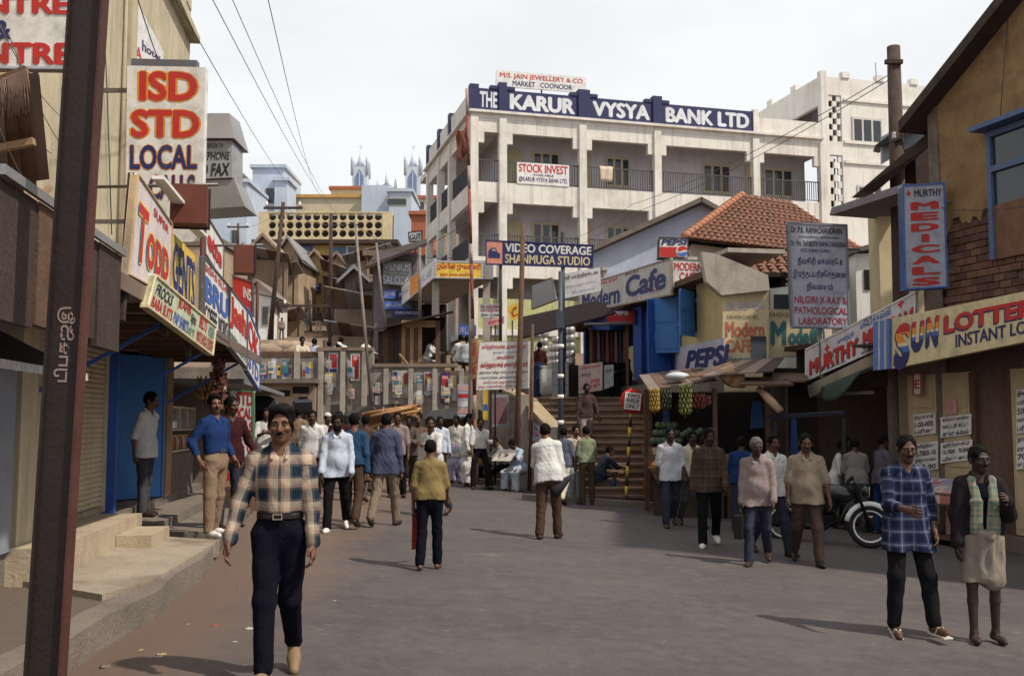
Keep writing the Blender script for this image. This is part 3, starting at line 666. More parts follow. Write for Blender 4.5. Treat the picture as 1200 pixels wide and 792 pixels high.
for y in ysr:
 xl = kerb_x(max(5, y))-.02 if y < 13 else -3.6-.16*(y-13); xr = 9.5 if y < 12 else 9.5-.30*(y-12)
 if y > 20: xr = max(xr, 2.5)
 for i, t_ in enumerate((0, .02, .05, .085, .25, .45, .62, .8, 1)): x = xl+(xr-xl)*t_; vs.append((x, y, g(x, y)+.004*math.sin(x*1.3+y*.7)-(.15, .11, .03, 0, 0, 0, 0, 0, 0)[i]*max(0, min(1, (14-y)/2.5))))
b.add(vs, [(j*9+i, j*9+i+1, (j+1)*9+i+1, (j+1)*9+i) for j in range(len(ysr)-1) for i in range(8)], True)
b.build('road', M_road, None, kind='structure', base=(0, 0, 0))
# left pavement with its kerb
ML = frameM((-3.154-.14*8, 8, 0), math.atan2(.9903, -.1386)); Ls = lambda y: (y-8)*1.0098
def lw(s, d, z): return ML @ Vector((s, d, z))
def strip(name, pts, z0, z1, m, **kw):      # polygon (x,y) with height above the sloping ground
 bb = MB(); nP = len(pts)
 lo = [(x, y, g(x, y)+z0) for x, y in pts]; hi = [(x, y, g(x, y)+z1) for x, y in pts]
 bb.add(lo+hi, [tuple(range(nP))[::-1], tuple(range(nP, 2*nP))]+[(i, (i+1) % nP, nP+(i+1) % nP, nP+i) for i in range(nP)])
 return bb.build(name, m, **kw)
ky = [3, 4.5, 6, 7, 8, 9, 10, 11, 12]
ke = [(kerb_x(y)+.03*math.sin(y*3), y) for y in ky]
strip('kerb', [(x-.22, y) for x, y in ke]+ke[::-1], -.35, .09, M_conc, kind='structure')
strip('pavement', [(-5.4, 3), (-5.4, 12)]+[(x-.22, y) for x, y in ke[::-1]], -.1, .065, mat('pavement_dirt', (.12, .093, .075), .95, .25, 2, .6, 25, .6, (.07, .055, .045), 2), kind='structure')
# pale slab in front of the shutter
sl_ = [(kerb_x(8.6)-.30, 8.6), (kerb_x(9.6)-.10, 9.4), (kerb_x(10.6)-.06, 10.5), (kerb_x(12)-.05, 12.3), (-5.0, 12.5), (-4.6, 9.2)]
strip('doorstep_slab', sl_, -.05, .12, M_conc_pale, kind='structure')
# gutter mound and rubble
rr = random.Random(3)
M_lit = [mat('litter_white', (.36, .33, .30)), mat('litter_tan', (.33, .22, .13)), mat('litter_red', (.3, .07, .05)), M_conc]
LT = [(186, 770), (252, 733), (292, 737), (222, 732), (125, 782), (188, 768), (300, 710), (281, 690), (275, 752), (165, 762), (392, 704), (290, 640), (350, 741), (240, 775)]
for i, (px, py, sz, mi) in enumerate(((186, 770, .035, 0), (252, 733, .03, 2), (292, 737, .04, 0), (222, 732, .03, 0), (125, 782, .05, 3), (188, 768, .05, 1), (300, 710, .025, 0), (281, 690, .03, 3), (275, 752, .02, 0), (165, 762, .03, 1), (392, 704, .02, 0), (290, 640, .03, 0), (350, 741, .02, 0), (240, 775, .025, 3))):
 p = gpt(px, py)
 for _ in range(3): w_ = (p.x-kerb_x(p.y))/(9.5-kerb_x(p.y)); p = gpt(px, py, float(np.interp(w_, (0, .02, .05, .085), (.15, .11, .03, 0))))
 bb = MB(); q = [(rr.uniform(-1, 1)*sz, rr.uniform(-1, 1)*sz, 0) for _ in range(7)]
 sz *= .7; bb.ball(p+Vector((0, 0, sz*.2)), sz, 7, 5, (1+rr.random()*.6, .8+rr.random()*.5, .35))
 for v in bb.v: v += Vector((rr.uniform(-1, 1), rr.uniform(-1, 1), rr.uniform(-.5, .5)))*sz*.25
 nm = ['paper_scrap', 'fruit_scrap', 'red_scrap', 'stone'][mi]
 bb.build(nm, M_lit[mi], None, f"{['crumpled white paper scrap', 'brown fruit scrap', 'small red scrap', 'small grey stone'][mi]} on the road near the left kerb, {ORD[sorted(LT).index((px, py))]} from the left", ['scrap', 'scrap', 'scrap', 'stone'][mi], 'litter along the left kerb')
# ================================================================ left row of shops
LB = empty('shop_building', lw(4, .5, .3), 'long cream and ochre shop building along the left side of the street', 'building')
def lbox(name, y0, y1, d0, d1, z0, z1, m, par=LB, **kw):
 return MB(ML).box(Ls(y0), Ls(y1), d0, d1, z0, z1).build(name, m, par, **kw)
lbox('plinth', 5, 9.55, -.02, .3, .1, .62, M_conc); lbox('plinth', 9.0, 12.5, -.42, .3, .1, .66, M_plinth); lbox('plinth', 12.85, 26, -.02, 2.2, .1, .62, M_conc)
lbox('wall', 5, 8.9, .0, .25, .62, 2.8, mat('near_shop_wall', (.19, .185, .2), .8, .2, 2, 0, None, .5, (.08, .07, .06)))
lbox('pillar', 9.2, 9.75, -.04, .25, .62, 2.8, M_cream)
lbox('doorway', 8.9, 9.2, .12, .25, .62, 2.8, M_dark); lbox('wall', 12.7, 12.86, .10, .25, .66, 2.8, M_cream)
# rolling shutter, slat by slat
sh = lbox('rolling_shutter', 9.75, 12.7, .14, .16, .66, 2.8, M_shut)
sb = MB();
prof = [(-.0, -.03), (-.018, -.018), (-.022, 0), (-.018, .018), (0, .03)]
L0, L1 = Ls(9.76), Ls(12.69); vs = [(s, p[0], p[1]) for s in (L0, L1) for p in prof]
slat_me = None
for i in range(35):
 z = .70+i*.06
 if slat_me is None:
  bb = MB(); bb.add([(ML.to_3x3() @ Vector(v)) for v in vs], [(j, j+1, 6+j, 5+j) for j in range(4)], True)
  o = bb.build('slat', M_shut, sh); slat_me = o.data; off = offset_of(sh)
  for v, q in zip(o.data.vertices, bb.v): v.co = q
 else: o = bpy.data.objects.new('slat', slat_me); COL.objects.link(o); o.parent = sh
 o.location = (ML @ Vector((0, .13, z)))-offset_of(sh)
lbox('shutter_bottom_bar', 9.78, 12.67, .08, .13, .665, .73, M_conc_pale)
# block step and step courses
lbox('step', 11.2, 12.2, -.80, -.425, .2, .53, M_plinth); lbox('step', 12.86, 19.5, -.55, -.025, .1, .5, M_conc); lbox('step', 12.95, 19.5, -1.25, -.56, .1, .38, M_conc)
# blue double door
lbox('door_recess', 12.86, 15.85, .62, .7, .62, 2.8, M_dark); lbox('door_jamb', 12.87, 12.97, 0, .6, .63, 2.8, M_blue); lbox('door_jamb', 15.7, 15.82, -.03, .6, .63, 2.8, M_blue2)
def door_leaf(y0, d0, y1, d1, m, par=LB, z0=.64, z1=2.75):
 p, q = Vector((Ls(y0), d0, 0)), Vector((Ls(y1), d1, 0)); d = (q-p).normalized(); nrm = Vector((-d.y, d.x, 0)); w = (q-p).length
 M2 = ML @ Matrix.Translation(p) @ Matrix.Rotation(math.atan2(d.y, d.x), 4, 'Z')
 o = MB(M2).box(0, w, 0, .035, z0, z1).build('door_leaf', m, par)
 nb = max(3, int(w/.16))
 for i in range(nb): MB(M2).box(w*i/nb+.014, w*(i+1)/nb-.014, -.03, -.001, z0+.02, z1-.02).build('plank', m, o)
 for z in (z0+.25, (z0+z1)/2, z1-.25): MB(M2).box(0, w, -.05, -.031, z-.05, z+.05).build('rail', m, o)
 return o
door_leaf(13.0, .05, 13.75, .45, M_blue); door_leaf(15.68, .02, 14.95, .5, M_blue2); door_leaf(13.9, .58, 14.4, .58, M_blue)
lbox('post', 15.86, 16.3, -.05, .2, .62, 2.8, M_woodp)
# small provision shop
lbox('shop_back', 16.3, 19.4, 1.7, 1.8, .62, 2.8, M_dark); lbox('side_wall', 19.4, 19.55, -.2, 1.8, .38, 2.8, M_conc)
lbox('wall', 19.55, 26, 0, .25, .3, 2.8, M_conc)
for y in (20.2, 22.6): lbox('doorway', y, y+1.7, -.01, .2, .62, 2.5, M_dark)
SH = empty('shop_counter', lw(Ls(17.3), .2, .62), 'wooden provision counter with glass case and jars beside the blue door', 'counter')
MB(ML).box(Ls(16.32), Ls(18.6), .0, .5, .62, 1.25).build('counter_front', mat('counter', (.13, .10, .085), .8, .2), SH)
for z in (1.27, 1.62): MB(ML).box(Ls(16.32), Ls(18.6), -.03, .5, z, z+.03).build('shelf', M_cream, SH)
for z in (1.95, 2.3): MB(ML).box(Ls(16.32), Ls(18.9), 1.2, 1.6, z, z+.03).build('shelf', M_wood, SH)
bb = MB(ML)
for s0 in (16.34, 17.1, 17.85, 18.55): bb.box(Ls(s0), Ls(s0)+.04, -.03, .02, 1.65, 1.98)
bb.box(Ls(16.34), Ls(18.6), -.03, .02, 1.98, 2.02); bb.build('case_frame', M_cream, SH)
MB(ML).box(Ls(16.4), Ls(18.5), .0, .01, 1.66, 1.97).build('glass_pane', mat('case_glass', (.25, .27, .28), .1, .1, spec=.6), SH)
jm = [mat('jar_amber', (.28, .14, .05), .3, .3, 12), mat('jar_red', (.25, .05, .04), .3, .3, 12), mat('jar_pale', (.42, .36, .25), .3, .3, 12)]
lid = mat('jar_lid', (.4, .3, .1), .4, metallic=.3)
for i in range(11):
 s = Ls(16.5+i*.195); j = MB(ML).lathe([(.055, 0), (.062, .02), (.062, .17), (.045, .2), (.045, .215)], (s, .12, 1.30), 10).build('jar', jm[i % 3], None, f'{["amber", "red", "pale"][i % 3]} sweet jar, {ORD[i]} from the near end of the counter shelf', 'jar', 'jars on the counter shelf')
 MB(ML).lathe([(.05, 0), (.05, .03)], (s, .12, 1.515), 10).build('lid', lid, j)
for i in range(7): MB(ML).box(Ls(16.45+i*.32), Ls(16.45+i*.32)+.22, 1.25, 1.5, 1.98+.35*(i % 2), 2.2+.35*(i % 2)).build('packet', jm[i % 3], None, f'packet on the dark back shelves of the provision shop, {ORD[i]} from the near end', 'packet', 'packets on the back shelf')
def bananas(name, label, p, m, n=5, r=.13, hands=4, hh=.13):
 rt = empty(name, Vector(p)-Vector((0, 0, hands*hh)), label, 'bananas'); st = MB().tube([Vector(p)+Vector((0, 0, .08)), Vector(p)-Vector((0, 0, hands*hh))], .018, 6).build('stalk', M_wood, rt)
 for k_ in range(hands):
  z = p[2]-k_*hh; b0 = MB()
  for i in range(n*2):
   a = 2*math.pi*i/(n*2)+k_*.4; d = Vector((math.cos(a), math.sin(a), 0)); c0 = Vector((p[0], p[1], z))
   b0.tube([c0+d*.02, c0+d*r*.6+Vector((0, 0, -.02)), c0+d*r+Vector((0, 0, .03)), c0+d*r*1.05+Vector((0, 0, .085))], [.012, .021, .021, .008], 6)
  b0.build('banana_hand', m, rt)
 return rt
M_ban = mat('banana_yellow', (.32, .19, .035), .5, .2, 20, dirt=.3); M_bang = mat('banana_green', (.14, .16, .04), .5, .25, 20, dirt=.3); M_banr = mat('banana_red', (.22, .05, .045), .5, .25, 20)
bananas('banana_bunch', 'small bunch of yellow bananas hanging over the provision shop front', lw(Ls(16.6), -.5, 2.42), M_ban, hands=3)
bananas('banana_bunch', 'dull brown bunch hanging inside the provision shop behind the post', lw(Ls(17.1), .6, 2.5), mat('banana_brown', (.2, .1, .03), .6, .3, 20), hands=4)
# hanging garland of packets
rt = empty('packet_garland', lw(Ls(14.2), -1.05, 1.9), 'dark garland of small packets hanging under the canopy edge', 'packets'); rr = random.Random(5)
for k_ in range(4):
 b0 = MB();
 for i in range(24):
  c0 = lw(Ls(14.0+.12*k_)+rr.uniform(-.06, .06), -1.05+rr.uniform(-.07, .07), 2.66-i*.03); b0.box(-.035, .035, -.012, .012, -.03, .03, Matrix.Translation(c0) @ Matrix.Rotation(rr.uniform(0, 6), 4, 'Z') @ Matrix.Rotation(rr.uniform(-.6, .6), 4, 'X'))
 b0.build('packet_string', mat('packet_brown', (.10, .035, .025), .4, .4, 30), rt)
# standing STD board and carton
fr = Front(17.8)
r_, q = sign('notice_board', 'tall white STD telephone board with red letters beside the provision shop', 'sign', [(268, 455), (298, 458), (298, 545), (268, 548)], fr, P_white, [('ISD', .12, .03, .9, .12, P_red), ('STD', .3, .03, .98, .2, P_red, {'off': .03}), ('LOCAL', .08, .23, .92, .38, P_red, {'off': .03}), ('CALLS', .1, .41, .95, .56, P_red, {'off': .03}), ('colour xerox', .35, .62, .9, .66, P_green), ('T V', .45, .74, .9, .87, P_red, {'off': .03})][1:], P_green, .03)
p = at(283, 560, 16.9); cb = MB().box(p.x-.2, p.x+.2, p.y-.2, p.y+.2, .72, 1.12);
crt = cb.build('carton', mat('cardboard', (.32, .19, .10), .9, .1), None, 'brown cardboard carton with a red band below the STD board', 'carton'); MB().box(p.x-.202, p.x+.202, p.y-.203, p.y-.201, .82, .95).build('band', P_red, crt)
MB().box(p.x-.25, p.x+.2, p.y-.22, p.y+.25, .2, .718).build('crate', M_wood, None, 'old wooden crate under the red banded carton', 'crate')
MB().box(-5.5, -4.25, 17.3, 19.2, .2, .45).build('step', M_conc, LB)
# canopy over the shops
CN = MB(ML).box(Ls(5.5), Ls(17.4), -1.28, .95, 2.80, 2.86).build('canopy', M_conc, LB)
for i in range(12): MB(ML).box(Ls(6)+i*.95, Ls(6)+i*.95+.07, -1.22, .1, 2.72, 2.798).build('rafter', M_wood, CN)
MB(ML).box(Ls(5.5), Ls(17.4), -1.30, -1.282, 2.74, 2.87).build('fascia', M_tin, CN)
for s in (9.7, 12.9, 15.9): MB(ML).bar((Ls(s), -.03, 2.05), (Ls(s)+.1, -1.1, 2.7), .035).build('strut', M_blue, CN)
MB(ML).box(Ls(17.4), Ls(26), -1.0, .95, 2.42, 2.5).build('canopy', M_tin_g, LB)
# upper storeys
UW = MB(ML).box(Ls(6), Ls(12.2), .95, 3.2, 2.87, 12.5).build('upper_wall', M_ochre, LB)
UW2 = MB(ML).box(Ls(12.2), Ls(16.8), .90, 3.2, 2.87, 12.5).build('upper_wall', M_cream, LB)
UW3 = MB(ML).box(Ls(16.8), Ls(22.6), .95, 3.2, 2.51, 11.0).build('upper_wall', M_cream, LB)
MB(ML).box(Ls(16.4), Ls(16.8), .78, .9, 2.87, 12.5).build('pilaster', M_cream, LB)
for i in range(5): MB(ML).box(Ls(18+i*1.0), Ls(18.55+i*1.0), .93, 1.2, 11.0, 11.5).build('merlon', M_cream, UW3)
MB(ML).box(Ls(16.9), Ls(22.7), .75, 1.2, 10.3, 10.45).build('cornice', M_cream, UW3)
MB(ML).box(Ls(18.2), Ls(19.6), .90, .96, 6.6, 8.4).build('window', M_glass, UW3); MB(ML).box(Ls(20.4), Ls(21.6), .90, .96, 6.6, 8.4).build('window', M_glass, UW3)
# painted advertisement high on the wall
ln = Line(-3.154-.14*0-.90*1.0098+.02, -.14)
sign('painted_sign', 'white painted advertisement high on the cream wall above the ISD board', 'sign', [(155, -8), (192, 62), (190, 76), (154, 70)], ln, P_white, [('hotel', .3, .55, .9, .78, P_navy), ('A', .1, .75, .3, .98, P_red)], thick=.02)
# pipes and cables on the wall
for px, r0 in ((141, .035), (146, .022)):
 p = Line(-3.154-.88, -.14).hit(px, 200); MB().tube([(p.x, p.y, 2.9), (p.x+.01, p.y, 7), (p.x, p.y, 12.4)], r0, 8).build('drain_pipe', M_cream if r0 > .03 else mat('pipe_grey', (.2, .17, .15)), LB)
# ---------------------------------------------------------------- signboards of the left row
SL = Line(-1.85, -.14); SL2 = Line(-1.90, -.14); M_steel = mat('bracket_steel', (.16, .15, .15), .5, .2, metallic=.5)
def isd_extra(q, r):
 MB().bar(q[0]+Vector((.05, .06, .05)), q[1]+Vector((-.12, .06, .05)), .12, .09).build('lamp_batten', mat('batten', (.12, .12, .14)), r)
 MB().bar(q[0]+Vector((-.95, .1, -.3)), q[0]+Vector((.05, .1, -.3)), .05).build('bracket', M_steel, r); MB().bar(q[3]+Vector((-.95, .1, .3)), q[3]+Vector((.05, .1, .3)), .05).build('bracket', M_steel, r)
OL = lambda m, w: {'off': .035, 'outline': (m, w)}
sign('hanging_sign', 'tall white ISD STD LOCAL telephone signboard projecting from the cream wall', 'sign', [(149, 77), (241, 79), (236, 283), (147, 285)], Front(13), P_white,
 [('ISD', .16, .03, .9, .20, P_red, OL(P_orange, .05)), ('STD', .06, .25, .94, .41, P_red, OL(P_orange, .05)), ('LOCAL', .05, .45, .92, .59, P_navy, OL(P_orange, .04)), ('CALLS', .3, .62, .9, .76, P_navy, OL(P_orange, .04))], thick=.12, extra=isd_extra)
def fax_extra(q, r):
 c = (q[0]+q[1])/2; MB().hexa([q[0]+Vector((-.3, -.1, .02)), q[1]+Vector((.06, -.1, .02)), q[1]+Vector((.06, .9, .02)), q[0]+Vector((-.3, .9, .02))], [q[0]+Vector((-.3, .2, .55)), q[1]+Vector((-.12, .2, .55)), q[1]+Vector((-.12, .9, .6)), q[0]+Vector((-.3, .9, .6))]).build('hood', M_tin_g, r)
 MB().hexa([q[3]+Vector((-.3, .05, -.55)), q[2]+Vector((.22, .05, -.5)), q[2]+Vector((.22, .9, -.5)), q[3]+Vector((-.3, .9, -.55))], [q[3]+Vector((-.3, .05, -.02)), q[2]+Vector((.02, .05, -.02)), q[2]+Vector((.02, .9, -.02)), q[3]+Vector((-.3, .9, -.02))]).build('sunshade', M_tin_g, r)
 MB().bar(q[0]+Vector((-.2, .8, -.3)), q[0]+Vector((-2.6, .8, -.3)), .07).build('bracket', M_steel, r)
sign('hanging_sign', 'grey TELEPHONE ISD FAX box sign with sloping hood beyond the ISD board', 'sign', [(226, 165), (272, 165), (272, 208), (226, 210)], Front(17.5), P_grey, [('XEROX TV', .3, .08, .78, .2, P_black), ('TELEPHONE', .02, .3, .95, .52, P_black, {'shear': .2}), ('ISD FAX', .02, .6, .95, .95, P_black, {'off': .04, 'shear': .2})], thick=.7, extra=fax_extra)
def topp_extra(q, r): MB().bar(q[0]+Vector((-.05, .02, .0)), q[3]+Vector((-.05, .02, -.35)), .05).build('post', M_wood_dk, r); MB().bar(q[1]+Vector((-.05, 0, 0)), q[2]+Vector((-.05, 0, -.3)), .05).build('post', M_wood_dk, r)
P_topp = paint('topp_board', (.62, .55, .55)); sign('shop_sign', 'white shop sign with tall red and gold gothic word on the left canopy', 'sign', [(161, 203), (201, 262), (199, 348), (150, 322)], SL, P_topp, [('Topp', .10, .24, .93, 1.0, P_red, {'off': .02, 'outline': (P_yellow, .035), 'shade': (P_teal, -.02, .03)}), ('SUPER', .45, .1, .9, .2, P_red)], paint('topp_edge', (.5, .36, .2)), .012, extra=topp_extra)
sign('shop_sign', 'yellow shop sign with dark blue capitals next to the gothic sign', 'sign', [(202, 272), (229, 300), (227, 385), (200, 350)], SL, P_yellow, [('GENTS', .03, .1, .97, .8, P_navy, {'off': .035, 'outline': (P_white, .03)})], thick=.05, extra=topp_extra)
P_pg = P_pale
sign('shop_sign', 'pale green FROCKS and JEANS board hung along the canopy edge', 'sign', [(182, 321), (253, 382), (249, 417), (172, 360)], Line(-1.80, -.14), P_pg, [('FROCKS', .04, .18, .25, .52, P_black, {'shear': .2}), ('BABA SUITS', .03, .58, .28, .92, P_red), ('JEANS', .32, .06, .52, .42, P_red), ('PAP SHIRTS', .30, .55, .52, .92, P_blue), ('Nighties', .53, .2, .62, .6, P_black, {'shear': .3}), ('BELTS', .53, .66, .62, .95, P_green), ('BELTS', .68, .08, .82, .45, P_red), ('HOSIERY', .86, .15, .98, .5, P_teal), ('MATCHING CENTRE', .66, .56, .98, .95, P_red)], P_cream, .02)
sign('shop_sign', 'white COFFEE board with large blue lettering over the provision shop', 'sign', [(239, 300), (268, 335), (267, 402), (238, 382)], SL, P_white, [('மலிகை ஸ்டோர்', .05, .03, .97, .22, P_red), ('BRU', .04, .25, .97, .62, P_blue, {'off': .05}), ('COFFEE', .05, .66, .5, .95, P_black), ('WORKS', .55, .66, .97, .95, P_black)], M_steel, .02)
sign('shop_sign', 'white board with big red letters next to the coffee board', 'sign', [(269, 336), (289, 362), (289, 432), (268, 405)], SL, P_white, [('Jash', .04, .1, .96, .66, P_red, {'off': .05, 'outline': (P_orange, .02)}), ('xerox', .05, .72, .45, .92, P_green), ('lam', .55, .72, .95, .92, P_green)], M_steel, .02)
sign('shop_sign', 'white board with red and blue panels at the end of the left row', 'sign', [(290, 360), (304, 395), (304, 459), (289, 434)], SL, P_white, [('OK', .05, .1, .9, .55, P_red, {'off': .05}), ('STD', .1, .62, .9, .9, P_blue, {'off': .04})], P_blue, .03)
sign('shop_sign', 'tall white and red board standing above the coffee board', 'sign', [(241, 250), (262, 285), (261, 332), (240, 298)], Line(-2.05, -.14), P_white, [('ette', .1, .3, .9, .75, P_red, {'off': .05})], M_steel, .02)
sign('shop_sign', 'small red and white board behind the far lamp box on the left', 'sign', [(272, 322), (297, 330), (297, 372), (274, 355)], Front(17.6), P_red, [('INS', .5, .25, .9, .6, P_white, {'off': .03})], M_steel, .02)
# supports of the boards
for px, y0, y1 in ((238, 262, 400), (302, 330, 400)):
 p = Line(-2.0, -.14).hit(px, y0); MB().tube([p, (p.x, p.y, 2.55)], .03, 6).build('sign_post', M_rust2, None, f'thin rusty upright behind the {"coffee" if px == 238 else "last"} board of the left row', 'post', 'uprights of the left signs')
def lampbox(label, px, py, w, h, Y, face):
 c = at(px, py, Y); rt = empty('flood_lamp', c-Vector((0, 0, h/2)), label, 'lamp', 'sign lamps on the left row'); M2 = Matrix.Translation(c) @ Matrix.Rotation(face, 4, 'Z')
 MB(M2).box(-w/2, w/2, -.10, .14, -h/2, h/2).build('housing', M_boxred, rt)
 MB(M2).box(-w/2-.015, w/2+.015, .141, .16, -h/2-.015, h/2+.015).build('lamp_front', M_black, rt); MB(M2).lathe([(.1, 0), (.09, .02), (.0, .03)], (0, 0, 0), 12).build('lamp_glass', mat('lamp_glass', (.35, .36, .33), .2), rt)
 MB().tube([c+Vector((-.95, .15, h/2+.03)), c+Vector((.25, .05, h/2+.03))], .016, 6).build('arm', M_steel, rt); MB().tube([c+Vector((0, 0, h/2)), c+Vector((0, 0.02, h/2+.05))], .02, 6).build('hinge', M_steel, rt)
lampbox('large rust red lamp box hanging in front of the ISD board', 222, 241, .33, .37, 9.6, R(12)); lampbox('smaller lamp box with dark face on a long arm beyond the coffee board', 284, 305, .30, .36, 13.2, R(290))
for (a, c2) in (((178, 212), (208, 246)), ((205, 255), (232, 280))):
 p, q2 = SL.hit(*a), SL.hit(*c2); MB().bar(p+Vector((.05, 0, .03)), q2+Vector((.05, 0, .03)), .10, .03).build('tube_light', M_white, None, f'slanting fluorescent tube fitting above the {"gothic" if a[0] == 178 else "yellow"} sign', 'light fitting', 'tube lights of the left signs')
# ---------------------------------------------------------------- near left corner: torn awning, dark boards, CENTRE sign
sign('hanging_sign', 'white CENTRE signboard with red capitals in the top left corner', 'sign', [(-75, -60), (88, -60), (86, 82), (-75, 80)], Front(8.2), P_white, [('XEROX', .03, .03, .97, .30, P_red), ('CENTRE', .04, .38, .97, .55, P_red, {'off': .05}), ('&', .42, .60, .55, .76, P_navy, {'off': .05}), ('CENTRE', .02, .78, .99, .965, P_red, {'off': .05})], P_lav, .02, thick=.08,
 extra=lambda q, r: (MB().bar(q[0]+Vector((.1, .06, -.2)), q[0]+Vector((-.6, .06, -.2)), .05).build('bracket', M_steel, r), MB().bar(q[1]+Vector((-.08, .09, .3)), q[2]+Vector((-.08, .09, -.1)), .05).build('bracket', M_steel, r)))
TA = empty('torn_awning', at(20, 260, 7.0), 'torn brown tin and plank awning propped up above the near left shop', 'awning')
for i in range(5):
 x0 = -30+i*15; a = [at(x0, 112-i*6, 6.6), at(x0+14, 108-i*6, 6.6), at(x0+26, 238-i*8, 7.5), at(x0+10, 240-i*8, 7.5)]
 MB().hexa(a, [p+Vector((0, .03, -.02)) for p in a]).build('sheet', [M_wood, M_tin, M_wood][i % 3], TA)
MB().bar(at(-20, 178, 7.0), at(40, 166, 7.0), .05).build('batten', M_woodp, TA); MB().bar(at(36, 240, 7.1), at(58, 220, 7.3), .05, .03).build('prop', M_woodp, TA); MB().bar(at(-10, 100, 6.5), at(32, 82, 6.5), .05).build('batten', M_wood, TA)
b0 = MB(); rr = random.Random(9)
for i in range(90):
 t = rr.random(); p = at(-5+t*36, 104-t*14, 6.45); b0.tube([p+Vector((0, 0, .05)), p+Vector((rr.uniform(-.03, .03), 0, -.1-rr.random()*.16))], .006, 3)
b0.build('thatch_fringe', mat('thatch', (.2, .13, .1), .95, .3), TA)
FB = empty('wood_fascia', lw(0, -1.2, 2.2), 'dark plank fascia along the front of the near left shop', 'fascia')
for i in range(4):
 s0 = Ls(4.6)+i*.62; MB(ML).box(s0, s0+.60, -1.36-.01*(i % 2), -1.31, 2.25+.02*(i % 3), 2.93).build('plank', [M_wood_dk, M_wood, M_wood_dk][i % 3], FB)
MB(ML).box(Ls(4.6), Ls(7.05), -1.40, -1.375, 2.93, 2.98).build('top_rail', M_tin_g, FB)
AW = empty('scalloped_awning', lw(Ls(7.2), -.9, 1.95), 'dark shop awning with white scalloped edge at the left frame edge', 'awning')
a = [lw(Ls(5.0), -.02, 2.6), lw(Ls(7.9), -.02, 2.6), lw(Ls(7.9), -.95, 2.12), lw(Ls(5.0), -.95, 2.12)]; MB().hexa(a, [p-Vector((0, 0, .015)) for p in a]).build('cover', M_black, AW)
bt = MB()
bb = MB(ML)
for i in range(35): s0 = Ls(5.0)+i*.082; bb.box(s0, s0+.052, -.968, -.955, 2.075, 2.13)
bb.build('scallop_trim', P_white, AW, kind='stuff')
MB(ML).box(Ls(8.3), Ls(9.0), -.06, -.02, .64, 2.3).build('door_panel', mat('grey_blue_panel', (.23, .25, .30), .7, .2, 2, 0, None, .5, (.12, .1, .09)), LB)
DH = MB();
# dark clutter heap on the canopy behind the pole
b0 = MB(); rr = random.Random(2)
for i in range(60): c0 = lw(Ls(7.2+rr.random()*2.2), -.9+rr.random()*1.2, 2.88+rr.random()*.28); b0.box(-.16, .16, -.02, .02, -.07, .07, Matrix.Translation(c0) @ Matrix.Rotation(rr.uniform(0, 6), 4, 'Z') @ Matrix.Rotation(rr.uniform(-1, 1), 4, 'X'))
b0.build('scrap_heap', M_wood_dk, None, 'dark heap of scrap boards on the canopy behind the iron pole', 'scrap heap')
# ---------------------------------------------------------------- leaning iron pole with painted Tamil letters
p0, p1 = at(50, 820, 5.0), at(107, -60, 5.0); p0.z = g(p0.x, 5)+.2; d = (p1-p0)/(p1.z-p0.z); t0 = p0+d*0; top = p0+d*4.6
PL = empty('iron_pole', p0, 'dark rusty leaning iron pole with white Tamil letters in the left foreground', 'pole')
ax = d.normalized(); sdv = ax.cross(Vector((0, 1, 0))).normalized(); fw_ = sdv.cross(ax).normalized()
if sdv.x < 0: sdv = -sdv
def prism_bar(c, w, dep, m, name):
 a = [c-sdv*w-fw_*dep, c+sdv*w-fw_*dep, c+sdv*w+fw_*dep, c-sdv*w+fw_*dep]; return MB().hexa(a, [q+ax*4.7 for q in a]).build(name, m, PL)
prism_bar(p0, .078, .012, M_rust, 'web'); prism_bar(p0+sdv*.084, .006, .04, M_rust2, 'flange'); prism_bar(p0-sdv*.084, .006, .03, M_rust, 'flange')  # right flange coloured lighter as the lit side
sgn = -1 if (fw_.y > 0) else 1; fc = fw_*sgn*.0125
qd = [p0+ax*z+sdv*x+fc for x, z in ((-.07, 2.0), (.07, 2.0), (.07, 1.6), (-.07, 1.6))]
lettering(qd, 'டிபகஜஇ', .18, .06, .82, .98, paint('pole_letters', (.26, .19, .17)), PL, .003, .02, rot=90)
# overhead cables
for i, (a, c2) in enumerate((((200, -10, 14), (352, 228, 95)), ((244, -10, 16), (395, 250, 90)), ((268, -10, 18), (395, 250, 90)), ((312, -10, 16), (372, 225, 95)), ((160, -5, 12), (240, 150, 30)))):
 wire(f'thin overhead cable crossing the pale sky, number {["one", "two", "three", "four", "five"][i]} from the left', [at(*a), at(*c2)], .011, .6)
for i, (a, c2) in enumerate((((-5, 20, 6.8), (95, 150, 9)), ((10, 40, 6.8), (100, 200, 9.5)), ((0, 150, 6.8), (70, 240, 8)), ((20, 60, 6.8), (60, 180, 8)))):
 wire(f'loose sagging wire in front of the near left wall, {["top", "second", "third", "lowest"][i]} of the tangle', [at(*a), at(*c2)], .005, .15, mat('wire_pale', (.25, .23, .2)))
p = Line(-3.154-.86, -.14); wire('cable running down the cream wall beside the iron pole', [p.hit(122, 20), p.hit(127, 150), p.hit(131, 275)], .012)
